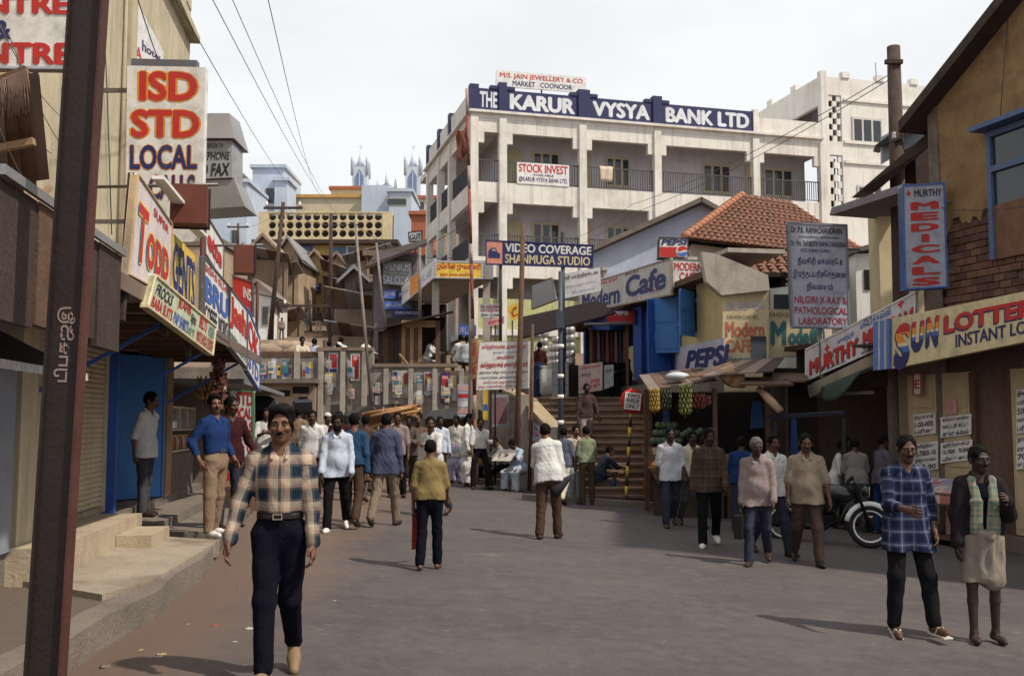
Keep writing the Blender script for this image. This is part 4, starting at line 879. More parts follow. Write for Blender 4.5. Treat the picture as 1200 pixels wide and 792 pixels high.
# ================================================================ the bank, high behind the shops
UA = R(15.0)
BO = at(555, 495, 44.0); BO.z = 0
MBK = frameM((BO.x, BO.y, 0), UA); MBI = MBK.inverted()
u_, v_ = Vector((math.cos(UA), math.sin(UA), 0)), Vector((-math.sin(UA), math.cos(UA), 0))
FBK = Front(BO.y-math.tan(UA)*BO.x, math.tan(UA))             # front plane
SBK = Line(BO.x+BO.y*math.tan(UA), -math.tan(UA))             # left side plane
def ba(px, py=200): return (MBI @ FBK.hit(px, py)).x
def bz(px, py): return FBK.hit(px, py).z
def bb_(px, py=200): return (MBI @ SBK.hit(px, py)).y
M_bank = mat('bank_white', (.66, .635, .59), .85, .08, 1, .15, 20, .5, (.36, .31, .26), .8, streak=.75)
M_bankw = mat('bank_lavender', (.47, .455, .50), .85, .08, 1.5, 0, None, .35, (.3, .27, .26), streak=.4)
M_bank_side = M_bank
M_navy = mat('bank_navy', (.022, .024, .085), .6, .15, 3, 0, None, .25, (.06, .06, .1)); M_shutc = mat('bank_shutter', (.42, .36, .24), .7, .1)
M_winf = mat('bank_window_frame', (.46, .40, .29), .7, .1)
M_ygreen = mat('bank_lower', (.42, .42, .20), .9, .12, 1.5, 0, None, .5, (.25, .26, .2), .8, streak=.5)
BK = empty('bank_building', MBK @ Vector((7, 4, 4.5)), 'large white balconied bank building standing over the market shops', 'building')
def bk(name, a0, a1, b0, b1, z0, z1, m, par=None, **kw): return MB(MBK).box(a0, a1, b0, b1, z0, z1).build(name, m, par or BK, **kw)
A = [ba(p) for p in (555, 588.5, 682, 769.5, 884.5, 963)]
ZR = bz(560, 131); FL = 3.17; ZP = bz(556, 104)               # roof line, storey, parapet top
Zf = [ZR-.35-FL*i for i in (1, 2, 3)]                          # balcony floors, top down
Zf = [bz(590, 215), bz(590, 302), bz(590, 302)-3.15]
SB_ = [bb_(p) for p in (548, 531, 518, 505)]; SB_[0] = 0.0; BD = SB_[-1]+.6
ZB = 3.0
RC = 1.7                                                       # balcony depth
# floors and roof
bk('roof_slab', A[0]-.12, A[5], -.12, 13, ZR-.28, ZR, M_bank)
for i, z in enumerate(Zf): bk('floor_slab', A[0]-.1, A[5], -.1, BD, z-.26, z, M_bank)
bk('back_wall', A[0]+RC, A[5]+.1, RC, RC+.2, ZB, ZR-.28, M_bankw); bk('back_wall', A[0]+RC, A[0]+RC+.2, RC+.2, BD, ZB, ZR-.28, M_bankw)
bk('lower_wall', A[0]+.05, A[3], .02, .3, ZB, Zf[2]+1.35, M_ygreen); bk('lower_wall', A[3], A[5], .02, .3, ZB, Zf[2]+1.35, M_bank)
tops = [ZR-.28, Zf[0]-.26, Zf[1]-.26]
for i in range(6):
 a = A[i]; bk('column', a-.17, a+.17, -.2, .15, ZB, ZR-.281, M_bank)
for sb in SB_[1:]: bk('column', A[0]-.2, A[0]+.15, sb-.16, sb+.16, ZB, ZR-.281, M_bank)
for i in range(5):
 a0, a1 = A[i]+.17, A[i+1]-.17
 for z in tops:
  bk('beam', a0, a1, -.1, .12, z-.62, z, M_bank); bk('beam_haunch', a0, a0+.28, -.097, .117, z-1.1, z-.621, M_bank)
  if i > 0: bk('beam_haunch', a1-.28, a1, -.097, .117, z-1.1, z-.621, M_bank)
for i in range(3):
 b0, b1 = SB_[i]+.16, SB_[i+1]-.16
 for z in tops: bk('beam', A[0]-.1, A[0]+.12, b0, b1, z-.62, z, M_bank); bk('beam_haunch', A[0]-.097, A[0]+.117, b0, b0+.28, z-1.1, z-.621, M_bank)
# railings
def railing(a0, a1, z, side=False):
 b = MB(MBK); n = int((a1-a0)/.115); h = 1.02
 B = (lambda p, q, z0, z1, w: b.box(p, q, -.02, .02, z0, z1)) if not side else (lambda p, q, z0, z1, w: b.box(A[0]-.02, A[0]+.02, p, q, z0, z1))
 B(a0, a1, z+h-.05, z+h, 0); B(a0, a1, z+.08, z+.11, 0)
 for k_ in range(n): x = a0+(k_+.5)*(a1-a0)/n; B(x-.011, x+.011, z+.11, z+h-.05, 0)
 return b.build('railing', mat('railing', (.07, .065, .07), .6), BK, kind='stuff')
for z in Zf[:2]:
 for i in range(5): railing(A[i]+.17, A[i+1]-.17, z)
 for i in range(3): railing(SB_[i]+.16, SB_[i+1]-.16, z, True)
# doors and windows on the balcony walls
def casement(a0, a1, z0, z1, bpl, nl=3, par=None, mf=None, openl=None):
 w = bk('window', a0, a1, bpl-.06, bpl-.002, z0, z1, mf or M_winf, par); n = nl; dw = (a1-a0-.08)/n
 for i in range(n): bk('pane', a0+.04+i*dw+.06, a0+.04+(i+1)*dw-.06, bpl-.075, bpl-.061, z0+.12, z1-.12, M_glass, w)
 return w
def dz_(px, i): return (ba(px)+.0)
for z in Zf:
 for i, (d0, d1, w0, w1) in enumerate(((.35, .9, 0, 0), (.10, .29, .42, .78), (.04, .2, .4, .74), (.03, .15, .56, .86), (.03, .15, .3, .75))):
  a0, a1 = A[i]+.3, A[i+1]+.3; L = a1-a0
  if i:
   bk('door', a0+d0*L, a0+d1*L, RC-.05, RC-.001, z, z+2.05, M_shutc); casement(a0+w0*L, a0+w1*L, z+.55, z+2.0, RC)
 for i in range(3): b0 = SB_[i]+.9; bk('door', A[0]+RC-.05, A[0]+RC-.002, b0+.3, b0+1.2, z, z+2.1, M_winf)
# parapet with the bank's name
def name_panel(a0, a1, t, off=.05):
 q = [MBK @ Vector((a, -.14, z)) for a, z in ((a0, ZP), (a1, ZP), (a1, ZR+.06), (a0, ZR+.06))]
 p = MB().hexa([w+v_*.22 for w in q], q).build('parapet_panel', M_navy, BK); L = a1-a0
 lettering(q, t, .04, .14, .96, .88, mat('bank_letters', (.62, .64, .68), .7, .1, 3, 0, None, .3, (.3, .3, .34)), p, .006, off)
 return p
P = [ba(p, 120) for p in (557, 583, 593, 676, 690, 763, 774, 880, 884)]
name_panel(A[0]+.2, P[1], 'THE', .03); name_panel(P[2], P[3], 'KARUR', .055); name_panel(P[4], P[5], 'VYSYA', .055); name_panel(P[6], P[7], 'BANK LTD', .055)
for a0, a1, h in ((A[0]-.22, A[0]+.18, .15), (P[1]+.01, P[2]-.01, .32), (P[3]+.01, P[4]-.01, .32), (P[5]+.01, P[6]-.01, .32)):
 pl = bk('parapet_pier', a0, a1, -.22, .14, ZR+.01, ZP+h, M_navy)
 if a0 > A[0]: bk('pier_shoulder', a0-.38, a0-.003, -.18, .12, ZP+.01, ZP+h*.5, M_navy, pl); bk('pier_shoulder', a1+.003, a1+.38, -.18, .12, ZP+.01, ZP+h*.5, M_navy, pl)
bk('parapet_pier', P[7]+.01, P[8]+.1, -.2, .14, ZR+.01, ZP+.1, M_bank); bk('parapet', P[8]+.11, A[5], -.1, .1, ZR+.01, ZP-.25, M_bank); bk('ledge', A[0]-.25, A[5], -.3, -.12, ZR-.08, ZR+.03, M_bank)
for i in range(3):
 b0, b1 = SB_[i]+.25, SB_[i+1]-.2; bk('parapet', A[0]-.12, A[0]+.1, b0, b1, ZR+.01, ZP-.05, M_bank); bk('parapet_pier', A[0]-.2, A[0]+.14, b1+.005, b1+.44, ZR+.01, ZP+.2, M_navy)
bk('ledge', A[0]-.3, A[0]-.12, -.11, BD, ZR-.08, ZR+.03, M_bank)
# roof sign, balcony banner, towel, pennant
def legs(q, r):
 for t in (.12, .5, .88): p = q[3].lerp(q[2], t); MB().bar(p+Vector((0, .05, .1)), Vector((p.x, p.y+.05, ZR)), .07).build('leg', M_black, r)
sign('roof_sign', 'white JAIN JEWELLERY board on the bank roof edge', 'sign', [(582, 82), (687, 91), (687, 109), (581, 101)], Front(FBK.Y+.6, FBK.k), P_white, [('M/S. JAIN JEWELLERY & CO', .04, .14, .96, .52, P_red), ('MARKET   COONOOR', .18, .58, .84, .9, P_navy)], thick=.1, extra=legs)
sign('balcony_banner', 'white STOCK INVEST banner tied to the upper bank balcony rail', 'banner', [(606, 190), (667, 194), (667, 219), (606, 215)], Front(FBK.Y-.14, FBK.k), P_white, [('STOCK INVEST', .03, .06, .97, .45, P_red, {'off': .03}), ('AVAILABLE', .3, .5, .7, .6, P_navy), ('@KARUR VYSYA BANK LTD.', .03, .65, .97, .92, P_navy)], thick=.02)
q = [FBK.hit(*c) for c in ((702, 195), (718, 196), (717, 214), (703, 213))]; b0 = MB(); n_ = 8
vs = []
for j in range(5):
 for i in range(n_+1):
  t = i/n_; p = q[0].lerp(q[1], t).lerp(q[3].lerp(q[2], t), j/4)-v_*(.06+.03*math.sin(t*11+j*.3)); vs.append(p)
b0.add(vs, [(j*(n_+1)+i, j*(n_+1)+i+1, (j+1)*(n_+1)+i+1, (j+1)*(n_+1)+i) for j in range(4) for i in range(n_)], True)
o = b0.build('towel', C_('towel', (.62, .52, .40)), None, 'cream towel drying over the upper bank balcony rail', 'towel'); o.modifiers.new('s', 'SOLIDIFY').thickness = .01
# white tower at the right end
T0, T1 = A[5], ba(1100, 120); TZ = bz(966, 90)
M_tow = mat('tower_white', (.66, .64, .60), .85, .06, 1, .15, 20, .35, (.38, .33, .29), .7, streak=.55)
TW = empty('white_tower', MBK @ Vector(((T0+T1)/2, 4, 4)), 'tall white plastered block with perforated columns right of the bank', 'building')
def tw(name, a0, a1, b0, b1, z0, z1, m=M_tow, par=None): return MB(MBK).box(a0, a1, b0, b1, z0, z1).build(name, m, par or TW)
j0, j1 = ba(971, 150), ba(986, 150); zj = [bz(978, y) for y in (112, 166, 182, 243)]
zw = ZB
zc = [bz(975, 108), bz(975, 168)]
tw('wall', j1, T1, -.05, .2, ZB, TZ); tw('wall', T0+.35, j0, -.05, .2, ZB, TZ)
tw('wall', j0, j1, -.048, .2, zj[0], TZ-.001); tw('wall', j0, j1, -.048, .2, zj[2], zj[1]); tw('wall', j0, j1, -.048, .2, ZB, zj[3]); tw('corner_pier', T0+.0, T0+.35, -.12, .2, ZB, TZ+.25)
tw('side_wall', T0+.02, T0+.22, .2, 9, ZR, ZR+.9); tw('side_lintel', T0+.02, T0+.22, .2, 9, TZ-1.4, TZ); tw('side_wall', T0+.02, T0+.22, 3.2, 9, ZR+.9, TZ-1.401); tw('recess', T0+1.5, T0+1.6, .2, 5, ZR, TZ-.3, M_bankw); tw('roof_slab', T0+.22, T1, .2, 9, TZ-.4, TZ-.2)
for (z0, z1) in ((zj[1], zj[0]), (zj[3], zj[2])):
 n = 8 if z1-z0 > 1.8 else 7; dz = (z1-z0)/n; w = (j1-j0)/3
 for i in range(n):
  for k_ in range(3):
   if (i+k_) % 2: tw('jali_block', j0+k_*w+.002, j0+(k_+1)*w-.002, .0, .12, z0+i*dz+.002, z0+(i+1)*dz-.002)
 tw('jali_back', j0, j1, .6, .65, z0, z1, M_dark)
for (x0, y0, x1, y1) in ((999, 139, 1034, 169), (1003, 218, 1032, 242)):
 casement(ba(x0), ba(x1), bz(1016, y1), bz(1016, y0), -.05, 3, TW, mat('tower_win_frame', (.5, .48, .45), .7))
for y in (118, 167, 190): z = bz(1030, y+3); tw('ledge', j1+.1, T1, -.14, -.052, z-.08, z+.06)
for i, px in enumerate((990, 1030, 1070)): a = ba(px, 95); tw('parapet_pier', a-.2, a+.2, -.12, .2, TZ+.001, TZ+.3)
for k_ in range(3): tw('parapet_pier', T0+.0, T0+.3, 2.2+k_*2.4, 2.7+k_*2.4, TZ+.001, TZ+.3)
MB().tube([MBK @ Vector((ba(1075), 3, TZ-.3)), MBK @ Vector((ba(1073), 3, TZ+2.2))], .02, 5).build('aerial', M_black, TW)
# ================================================================ right side: steps, terrace, Modern Cafe
M_step = mat('stone_step', (.20, .125, .085), .9, .22, 2.5, .6, 20, .5, (.10, .065, .05), 1.6)
M_terr = mat('terrace_floor', (.22, .16, .12), .9, .2, 2, .5, 20)
ST = empty('stone_steps', (2.2, 23.5, g(2.2, 22)), 'broad worn stone steps climbing to the terrace of the cafe', 'steps')
nst = 15; z0 = g(2, 22.2); zt = 2.42
for i in range(nst):
 y0 = 22.2+i*(27.3-22.2)/nst; z = z0+(i+1)*(zt-z0)/nst; xl = 1.15-.045*i; xr = 3.75
 e_ = .012*math.sin(i*5); MB().prism([(xl, y0+.07, z-.3), (xl, y0+.07, z-.055), (xl, y0+e_, z-.05), (xl, y0+e_, z+.3*e_), (xl, y0+.42, z), (xl, y0+.42, z-.3)], Vector((xr-xl, 0, 0))).build('step', [M_step, mat('stone_step_pale', (.26, .18, .13), .9, .25, 2.5, .6, 20, .6, (.12, .08, .06), 1.6)][(i*i) % 3 == 1], ST)
MB().add([(1.15, 22.25, z0), (3.75, 22.25, z0), (3.75, 27.3, z0), (1.15-.65, 27.3, z0), (3.75, 27.3, zt-.2), (.5, 27.3, zt-.2)], [(0, 1, 4, 5), (0, 5, 3), (1, 2, 4)]).build('core', M_step, ST)
strip('kerb', [(.2, 21.9), (.25, 22.15), (8.2, 20.9), (8.1, 20.6), (3.6, 21.6)][:4], -.1, .12, M_conc, kind='structure')
# terrace
MB().box(.3, 9, 27.3, 37, 1.8, 2.44).build('terrace', M_terr, None, kind='structure', base=(0, 0, 0))
MB().box(3.75, 6.5, 22.2, 27.29, -.2, 2.43).build('terrace', M_terr, None, kind='structure', base=(0, 0, 0))
# sloping parapet with posters beside the steps
PW = empty('parapet_wall', (.6, 25, .2), 'stained parapet wall with pale coping sloping down beside the stone steps', 'wall')
def pwall(p, q, h0, h1, th=.28):
 p, q = Vector(p), Vector(q); d = (q-p).normalized(); n_ = Vector((-d.y, d.x, 0)).normalized()*th
 return [Vector((p.x, p.y, h0)), Vector((q.x, q.y, h1)), n_]
segs = [((-.6, 27.6), (.35, 25.6), 2.75, 2.25), ((.36, 25.58), (1.0, 23.9), 2.2, 1.45), ((1.0, 23.88), (1.35, 22.5), 1.3, .95)]
for (p, q, h0, h1) in segs:
 gz = g(*p)-.1; n_ = Vector((.24, .12, 0))
 lo = [Vector((*p, gz)), Vector((*q, gz)), Vector((*q, gz))+n_, Vector((*p, gz))+n_]; hi = [Vector((*p, h0)), Vector((*q, h1)), Vector((*q, h1))+n_, Vector((*p, h0))+n_]
 MB().hexa(lo, hi).build('panel', M_stonew, PW)
 e = Vector((-.06, -.03, 0)); MB().hexa([hi[0]+e, hi[1]+e, hi[2]-e, hi[3]-e], [w+Vector((0, 0, .08)) for w in (hi[0]+e, hi[1]+e, hi[2]-e, hi[3]-e)]).build('coping', mat('coping', (.32, .25, .16), .9, .2, 3, .3, 30, .6, (.15, .11, .08)), PW)
for (x, y, h) in ((.36, 25.55, 2.45), (1.0, 23.85, 1.65), (-.65, 27.55, 3.0)): MB().box(x-.14, x+.16, y-.16, y+.14, g(x, y)-.1, h).build('pier', M_pilaster, PW)
# ---------------------------------------------------------------- Modern Cafe
CL = Line(8.91, -.189); ca = math.atan2(1, -.189); cO = (8.91-.189*22.5, 22.5); MC = frameM((cO[0], cO[1], 0), ca); MCI = MC.inverted()   # local x away along the front, local -y towards the street? (y positive = left)
def cs(px, py=400): return (MCI @ CL.hit(px, py)).x
def cz(px, py): return CL.hit(px, py).z
M_cafe = mat('cafe_yellow', (.47, .385, .20), .85, .12, 2, 0, None, .4, (.3, .22, .1), streak=.3); M_cafeg = mat('cafe_parapet', (.40, .36, .32), .9, .12, 2, .3, 20, .5, (.2, .16, .14), streak=.5)
CF = empty('cafe_building', MC @ Vector((4, -2, 2.44)), 'yellow walled cafe with blue shutters on the raised terrace', 'building')
def cf(name, s0, s1, d0, d1, z0, z1, m, par=None, **kw): return MB(MC).box(s0, s1, d0, d1, z0, z1).build(name, m, par or CF, **kw)   # d>0 street side, d<0 into the building
FZ = 2.92; s_end = 14.5; ct = 5.0
S = [cs(p) for p in (846, 817, 797, 790, 752, 742, 732, 715, 690)]
cf('floor', 0, s_end, -1.6, .35, 2.44, FZ, M_conc)
cf('wall', 0, S[1], -.25, 0, FZ, ct, M_cafe); cf('wall', S[1], S[2], -.25, 0, FZ, FZ+.95, M_cafe); cf('wall', S[2], S[3]-.05, -.25, 0, FZ, ct, M_cafe); cf('wall', S[4]+.05, S[5], -.25, 0, FZ, ct, M_blue); cf('wall', S[5], S[6], -.25, 0, FZ, FZ+1.0, M_cafe); cf('wall', S[6], S[7], -.25, 0, FZ, FZ+.9, M_cafe); cf('wall', S[7], S[8], -.25, 0, FZ, ct, M_blue)
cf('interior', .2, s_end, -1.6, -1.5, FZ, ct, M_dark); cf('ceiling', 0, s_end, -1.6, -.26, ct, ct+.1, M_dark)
for s in (S[3], (S[3]*.5+S[4]*.5), S[4]): cf('door_post', s-.05, s+.05, -.2, .03, FZ, ct-.1, M_blue)
def shutter(s0, d0, s1, d1, z0, z1, m):
 p, q = Vector((s0, d0, 0)), Vector((s1, d1, 0)); d = (q-p).normalized(); w = (q-p).length; M2 = MC @ Matrix.Translation(p) @ Matrix.Rotation(math.atan2(d.y, d.x), 4, 'Z')
 o = MB(M2).box(0, w, -.02, .02, z0, z1).build('shutter_leaf', m, CF)
 for za, zb in ((z0+.1, z0+(z1-z0)*.45), (z0+(z1-z0)*.55, z1-.1)):
  MB(M2).box(.08, w-.08, -.035, .035, za, zb).build('panel', m, o)
 return o
shutter(S[1]+.1, .02, S[1]-.35, .55, FZ+.85, ct-.15, M_blue2); shutter(S[2]-.1, .02, S[2]+.4, .62, FZ+.55, ct-.15, M_blue2); shutter(S[3]+.15, .03, S[3]-.2, .75, FZ+.02, ct-.2, M_blue); shutter(S[4]-.1, -.1, S[4]-.7, -.5, FZ+.02, ct-.2, M_blue)
cf('window_bar', S[1]+.02, S[2]-.02, -.15, -.1, FZ+1.7, FZ+1.78, M_blue); shutter(S[6]+.1, .02, S[6]-.1, .5, FZ+.5, ct-.3, M_blue); shutter(S[8]+.05, .02, S[8]-.5, .3, FZ+.05, ct-.3, M_blue2)
cf('lintel', 0, s_end, -.25, .32, ct, ct+.14, M_wood); cf('step', S[3]-.6, S[4]+.2, .36, .8, 2.44, 2.70, M_conc)
cf('parapet', cs(805), cs(700), -.3, -.05, ct+.145, 5.78, M_cafeg)
MB(MC).box(.4, s_end, -1.7, -.31, 5.6, 5.7).build('roof_slab', M_cafeg, CF)
# balustrade at the far end of the parapet
for i in range(11): s = cs(702)+i*.22; MB(MC).lathe([(.05, 0), (.07, .12), (.035, .3), (.06, .45), (.05, .5)], (s, -.2, 6.1), 8).build('baluster', M_cafeg, CF)
cf('handrail', cs(702)-.1, cs(702)+2.5, -.3, -.1, 6.6, 6.7, M_cafeg)
# sign boards of the cafe
CS = Line(8.91-.45, -.189)
sign('shop_sign', 'long white Modern Cafe signboard with blue shaded script', 'sign', [(678, 336), (786, 302), (787, 346), (679, 368)], CS, paint('cafe_board', (.50, .47, .44)), [('Modern', .04, .30, .52, .92, P_navy, {'off': .045, 'shear': .1, 'shade': (P_lav, .012, .05)}), ('Cafe', .58, .16, .96, .80, P_navy, {'off': .045, 'shear': .1, 'shade': (P_lav, .012, .05)}), ('மாடர்ன்', .28, .06, .5, .2, P_red), ('கபே', .58, .02, .72, .13, P_black), ('veg', .84, .74, .92, .84, P_red)], M_conc_pale, .04)
sign('shop_sign', 'small white box sign reading MODERN CAFE in red on the cafe corner', 'sign', [(788, 303), (825, 305), (824, 338), (788, 337)], Front(24.6), P_white, [('MODERN', .06, .12, .95, .40, P_red, {'off': .03}), ('CAFE', .22, .46, .78, .76, P_red, {'off': .03}), ('Vegetarian', .12, .82, .9, .94, P_navy, {'shear': .4})], M_steel, .02, thick=.3)
def pepsi(q, r):
 patch(q, .05, .45, .95, .93, P_red, r, .003, 'red_band'); TL, TR, BR, BL = q; c = TL.lerp(TR, .8).lerp(BL.lerp(BR, .8), .66); ux = (TR-TL).normalized(); uz = (TL-BL).normalized(); nn_ = ux.cross(uz); rad = (TL-BL).length*.27
 if nn_.y > 0: nn_ = -nn_
 for k_, (rr_, m_) in enumerate(((1.12, P_white), (1.0, P_white))): MB().add([c+nn_*(.007+.002*k_)+ux*math.cos(t)*rad*rr_+uz*math.sin(t)*rad*rr_ for t in [i*math.pi/12 for i in range(24)]], [tuple(range(24))]).build('emblem_disc', m_, r)
 for s_, m_ in ((1, P_red), (-1, P_blue)):
  pts = [c+nn_*.0125+ux*math.cos(t)*rad*.95+uz*math.sin(t)*rad*.95*s_ for t in [R(12)+i*R(156)/12 for i in range(13)]]+[c+nn_*.0125+ux*x*rad*.9+uz*rad*(s_*.16+.14*math.sin(x*3)) for x in [-.95+.19*i for i in range(11)]]
  MB().add(pts, [tuple(range(len(pts)))]).build('emblem_wave', m_, r)
sign('shop_sign', 'square PEPSI box sign with red band above the cafe corner', 'sign', [(772, 278), (807, 279), (807, 303), (771, 303)], Front(25.2), P_white, [('PEPSI', .08, .08, .95, .38, P_navy, {'off': .05, 'shear': .2})], M_black, .03, thick=.25, extra=pepsi)
sign('shop_sign', 'small red and blue PEPSI flange sign under the cafe board', 'sign', [(710, 363), (745, 363), (745, 380), (710, 379)], Front(28.6), P_red, [('PEPSI', .3, .1, .75, .38, P_white, {'off': .03})], P_navy, .03, thick=.12)
sign('wall_banner', 'large pale PEPSI panel with dark blue letters below the cafe window', 'sign', [(793, 407), (848, 396), (848, 434), (792, 437)], Line(8.91-.05, -.189), P_lav, [('PEPSI', .22, .2, 1.12, .88, P_navy, {'off': .06, 'shear': .2})], None, thick=.03)
# front gable wall with the painted cafe advertisement, and the white wall with the blue gothic word
FR2 = Front(22.5)
GW = empty('gable_wall', at(900, 440, 22.6), 'cream end wall of the cafe carrying painted advertisements', 'wall')
def poly(name, pts, pl, th, m, par):
 q = [pl.hit(*p) for p in pts]; return MB().prism(q, Vector((0, th, 0))).build(name, m, par)
M_poster = mat('painted_cream', (.56, .47, .30), .85, .1, 2, 0, None, .4, (.34, .26, .16), streak=.4)
wz = poly('wall', [(847, 345), (901, 338), (901, 520), (847, 520)], FR2, .2, M_poster, GW); ww = poly('wall', [(902, 338), (962, 332), (962, 520), (902, 520)], Front(22.9), .2, M_white, GW)
poly('coping', [(822, 295), (838, 297), (900, 322), (902, 340), (846, 346), (828, 330)], Front(22.36), .3, M_cafeg, GW)
q = [FR2.hit(*c) for c in ((848, 335), (898, 335), (898, 430), (848, 430))]
lettering(q, 'மாடர்ன் கபே', .06, .16, .95, .33, P_lav, wz, .01, .02); lettering(q, 'FOR HIGH CLASS VEG', .08, .36, .8, .41, P_black, wz, .01, 0); lettering(q, 'Modern', .04, .44, .95, .64, paint('faded_red', (.45, .13, .07)), wz, .01, .035); lettering(q, 'CAFE', .04, .66, .68, .82, paint('faded_red2', (.45, .16, .07)), wz, .01, .035); lettering(q, 'Vegetarian', .1, .86, .68, .98, P_teal, wz, .01, .015, .3)
poly('window', [(880, 394), (898, 394), (898, 425), (880, 425)], Front(22.47), .03, M_glass, wz)
q = [Front(22.9).hit(*c) for c in ((899, 365), (960, 365), (960, 415), (899, 415))]
pw_ = poly('painted_panel', [(899, 362), (962, 359), (962, 416), (899, 418)], Front(22.88), .02, M_poster, ww)
lettering(q, 'FOR HIGH CLASS', .04, .03, .5, .13, P_black, ww, .03, 0); lettering(q, 'M', .06, .22, .36, .80, P_teal, ww, .03, .05); lettering(q, 'ode', .40, .38, .80, .80, P_teal, ww, .03, .05); lettering(q, 'ern', .82, .38, 1.1, .80, P_teal, ww, .03, .05); lettering(q, 'CAFE', .52, .84, .95, .98, P_orange, ww, .03, .04)
poly('window', [(907, 345), (926, 345), (926, 362), (907, 362)], Front(22.87), .05, M_glass, ww)
# ---------------------------------------------------------------- tiled house behind the cafe: tiles laid as real geometry
M_tile = mat('roof_tile', (.165, .075, .047), .85, .34, 5, .3, 40, .75, (.085, .052, .042), 3)
TH_ = empty('tiled_house', (7, 30, 2.6), 'house with orange clay tiled hip roof behind the cafe', 'house')
ez = 6.72; c0 = at(802, 284, 27.6); c0.z = ez; c1 = at(1026, 300, 31.5); c1.z = ez; ap = at(870, 231, 31.5); bl = Vector((c0.x+.3, 36.5, ez)); br = Vector((c1.x+.2, 37.5, ez));
MB().add([c0, c1, br, bl, ap+Vector((0, .02, -.05)), ap+Vector((1.6, 1.2, -.05))], [(0, 1, 5, 4), (1, 2, 5), (2, 3, 4, 5), (3, 0, 4)]).build('roof_deck', M_tile, TH_)
def tiled(pA, pB, apL, apR, nrow, name):
 """courses of half-round tiles on the slope pA,pB (eave) to apL,apR (top)"""
 b = MB(); up = ((apL+apR)/2-(pA+pB)/2).normalized(); nrm = (pB-pA).cross(up).normalized()
 if nrm.z < 0: nrm = -nrm
 for i in range(nrow):
  t0_, t1_ = i/nrow, (i+1.25)/nrow; L0_, R0_ = pA.lerp(apL, t0_), pB.lerp(apR, t0_); w = (R0_-L0_).length; n = max(1, int(w/.23)); L1_, R1_ = pA.lerp(apL, min(1, t1_)), pB.lerp(apR, min(1, t1_)); ex = (pB-pA).normalized(); ul = up*((apL-pA).dot(up))*1.2/nrow
  for k_ in range(n):
   p = L0_+ex*((k_+.5)*w/n); r_ = .115; vs = []
   for e, h_ in ((0, .07), (1, .03)):
    for a_ in (-1, -.5, .5, 1): vs.append(p+ul*e+ex*(a_*r_)+nrm*(h_+.0+(.055 if abs(a_) < .8 else 0)))
   b.add(vs, [(0, 1, 5, 4), (1, 2, 6, 5), (2, 3, 7, 6), (0, 3, 2, 1)])
 return b.build(name, M_tile, TH_, kind='stuff')
tiled(c0, c1, ap+Vector((-.05, 0, 0)), ap+Vector((1.6, 1.2, 0)), 15, 'roof_tiles')
M_ridge = mat('ridge_tile', (.34, .15, .085), .85, .25, 7, 0, None, .3, (.3, .2, .15))
def ridge(p, q, n):
 for i in range(n): a_, c_ = p.lerp(q, i/n), p.lerp(q, (i+1.1)/n); MB().tube([a_+Vector((0, 0, .05)), c_+Vector((0, 0, .02))], [.11, .095], 7).build('ridge_tile', M_ridge, TH_)
ridge(c0+Vector((0, 0, .05)), ap+Vector((0, 0, .06)), 17); ridge(c1+Vector((0, 0, .05)), ap+Vector((1.6, 1.2, .06)), 18)
MB().hexa([(c0.x+.3, 28.2, 2.4), (c1.x-.3, 31.9, 2.4), (c1.x-.3, 36, 2.4), (c0.x+.3, 36, 2.4)], [(c0.x+.3, 28.2, ez-.02), (c1.x-.3, 31.9, ez-.02), (c1.x-.3, 36, ez-.02), (c0.x+.3, 36, ez-.02)]).build('wall', mat('house_wall', (.34, .28, .24), .9, .15, 2, 0, None, .4, (.2, .15, .12)), TH_)
# lower lean-to of tiles
e0, e1 = at(842, 332, 24.2), at(958, 338, 24.2); e0.z = e1.z = 5.05; a0_, a1_ = at(838, 294, 27), at(1010, 300, 27); a0_.z = a1_.z = 6.2
MB().add([e0, e1, a1_, a0_], [(0, 1, 2, 3)]).build('lean_to_deck', M_tile, TH_); tiled(e0, e1, a0_, a1_, 9, 'lean_to_tiles')
MB().bar(e0+Vector((0, -.05, -.05)), e1+Vector((0, -.05, -.05)), .12, .05).build('gutter', M_tin, TH_)
# small white outhouse seen past the laboratory sign
p = at(1008, 330, 25); OH = empty('outhouse', (p.x, 25, 2.4), 'small whitewashed outhouse with sloping roof behind the laboratory sign', 'building'); MB().box(p.x-.1, p.x+1.6, 25, 27, 2.4, 5.9).build('wall', M_white, OH); MB().box(p.x+.1, p.x+.25, 24.97, 25.02, 5.0, 5.5).build('window', M_dark, OH); MB().hexa([(p.x-.2, 24.8, 5.9), (p.x+1.7, 24.8, 6.3), (p.x+1.7, 27.2, 6.3), (p.x-.2, 27.2, 5.9)], [(p.x-.2, 24.8, 6.0), (p.x+1.7, 24.8, 6.5), (p.x+1.7, 27.2, 6.5), (p.x-.2, 27.2, 6.0)]).build('roof', M_conc, OH)
# pale blue gabled shed behind the cafe parapet
M_pb = mat('pale_blue_wash', (.40, .44, .56), .9, .1, 2, 0, None, .3, (.25, .25, .3), streak=.3); GB = empty('gabled_shed', at(760, 300, 33), 'pale blue gabled building with lean roof edge between cafe and bank', 'building')
poly('wall', [(690, 299), (822, 240), (836, 247), (836, 330), (690, 330)], Front(33), .2, M_pb, GB)
for a_, c_ in (((684, 299), (823, 236)), ((822, 236), (842, 247))): p, q = Front(32.6).hit(*a_), Front(32.6).hit(*c_); MB().hexa([p, q, q+Vector((0, 1.6, 0)), p+Vector((0, 1.6, 0))], [w+Vector((0, 0, .16)) for w in (p, q, q+Vector((0, 1.6, 0)), p+Vector((0, 1.6, 0)))]).build('roof', M_conc, GB)
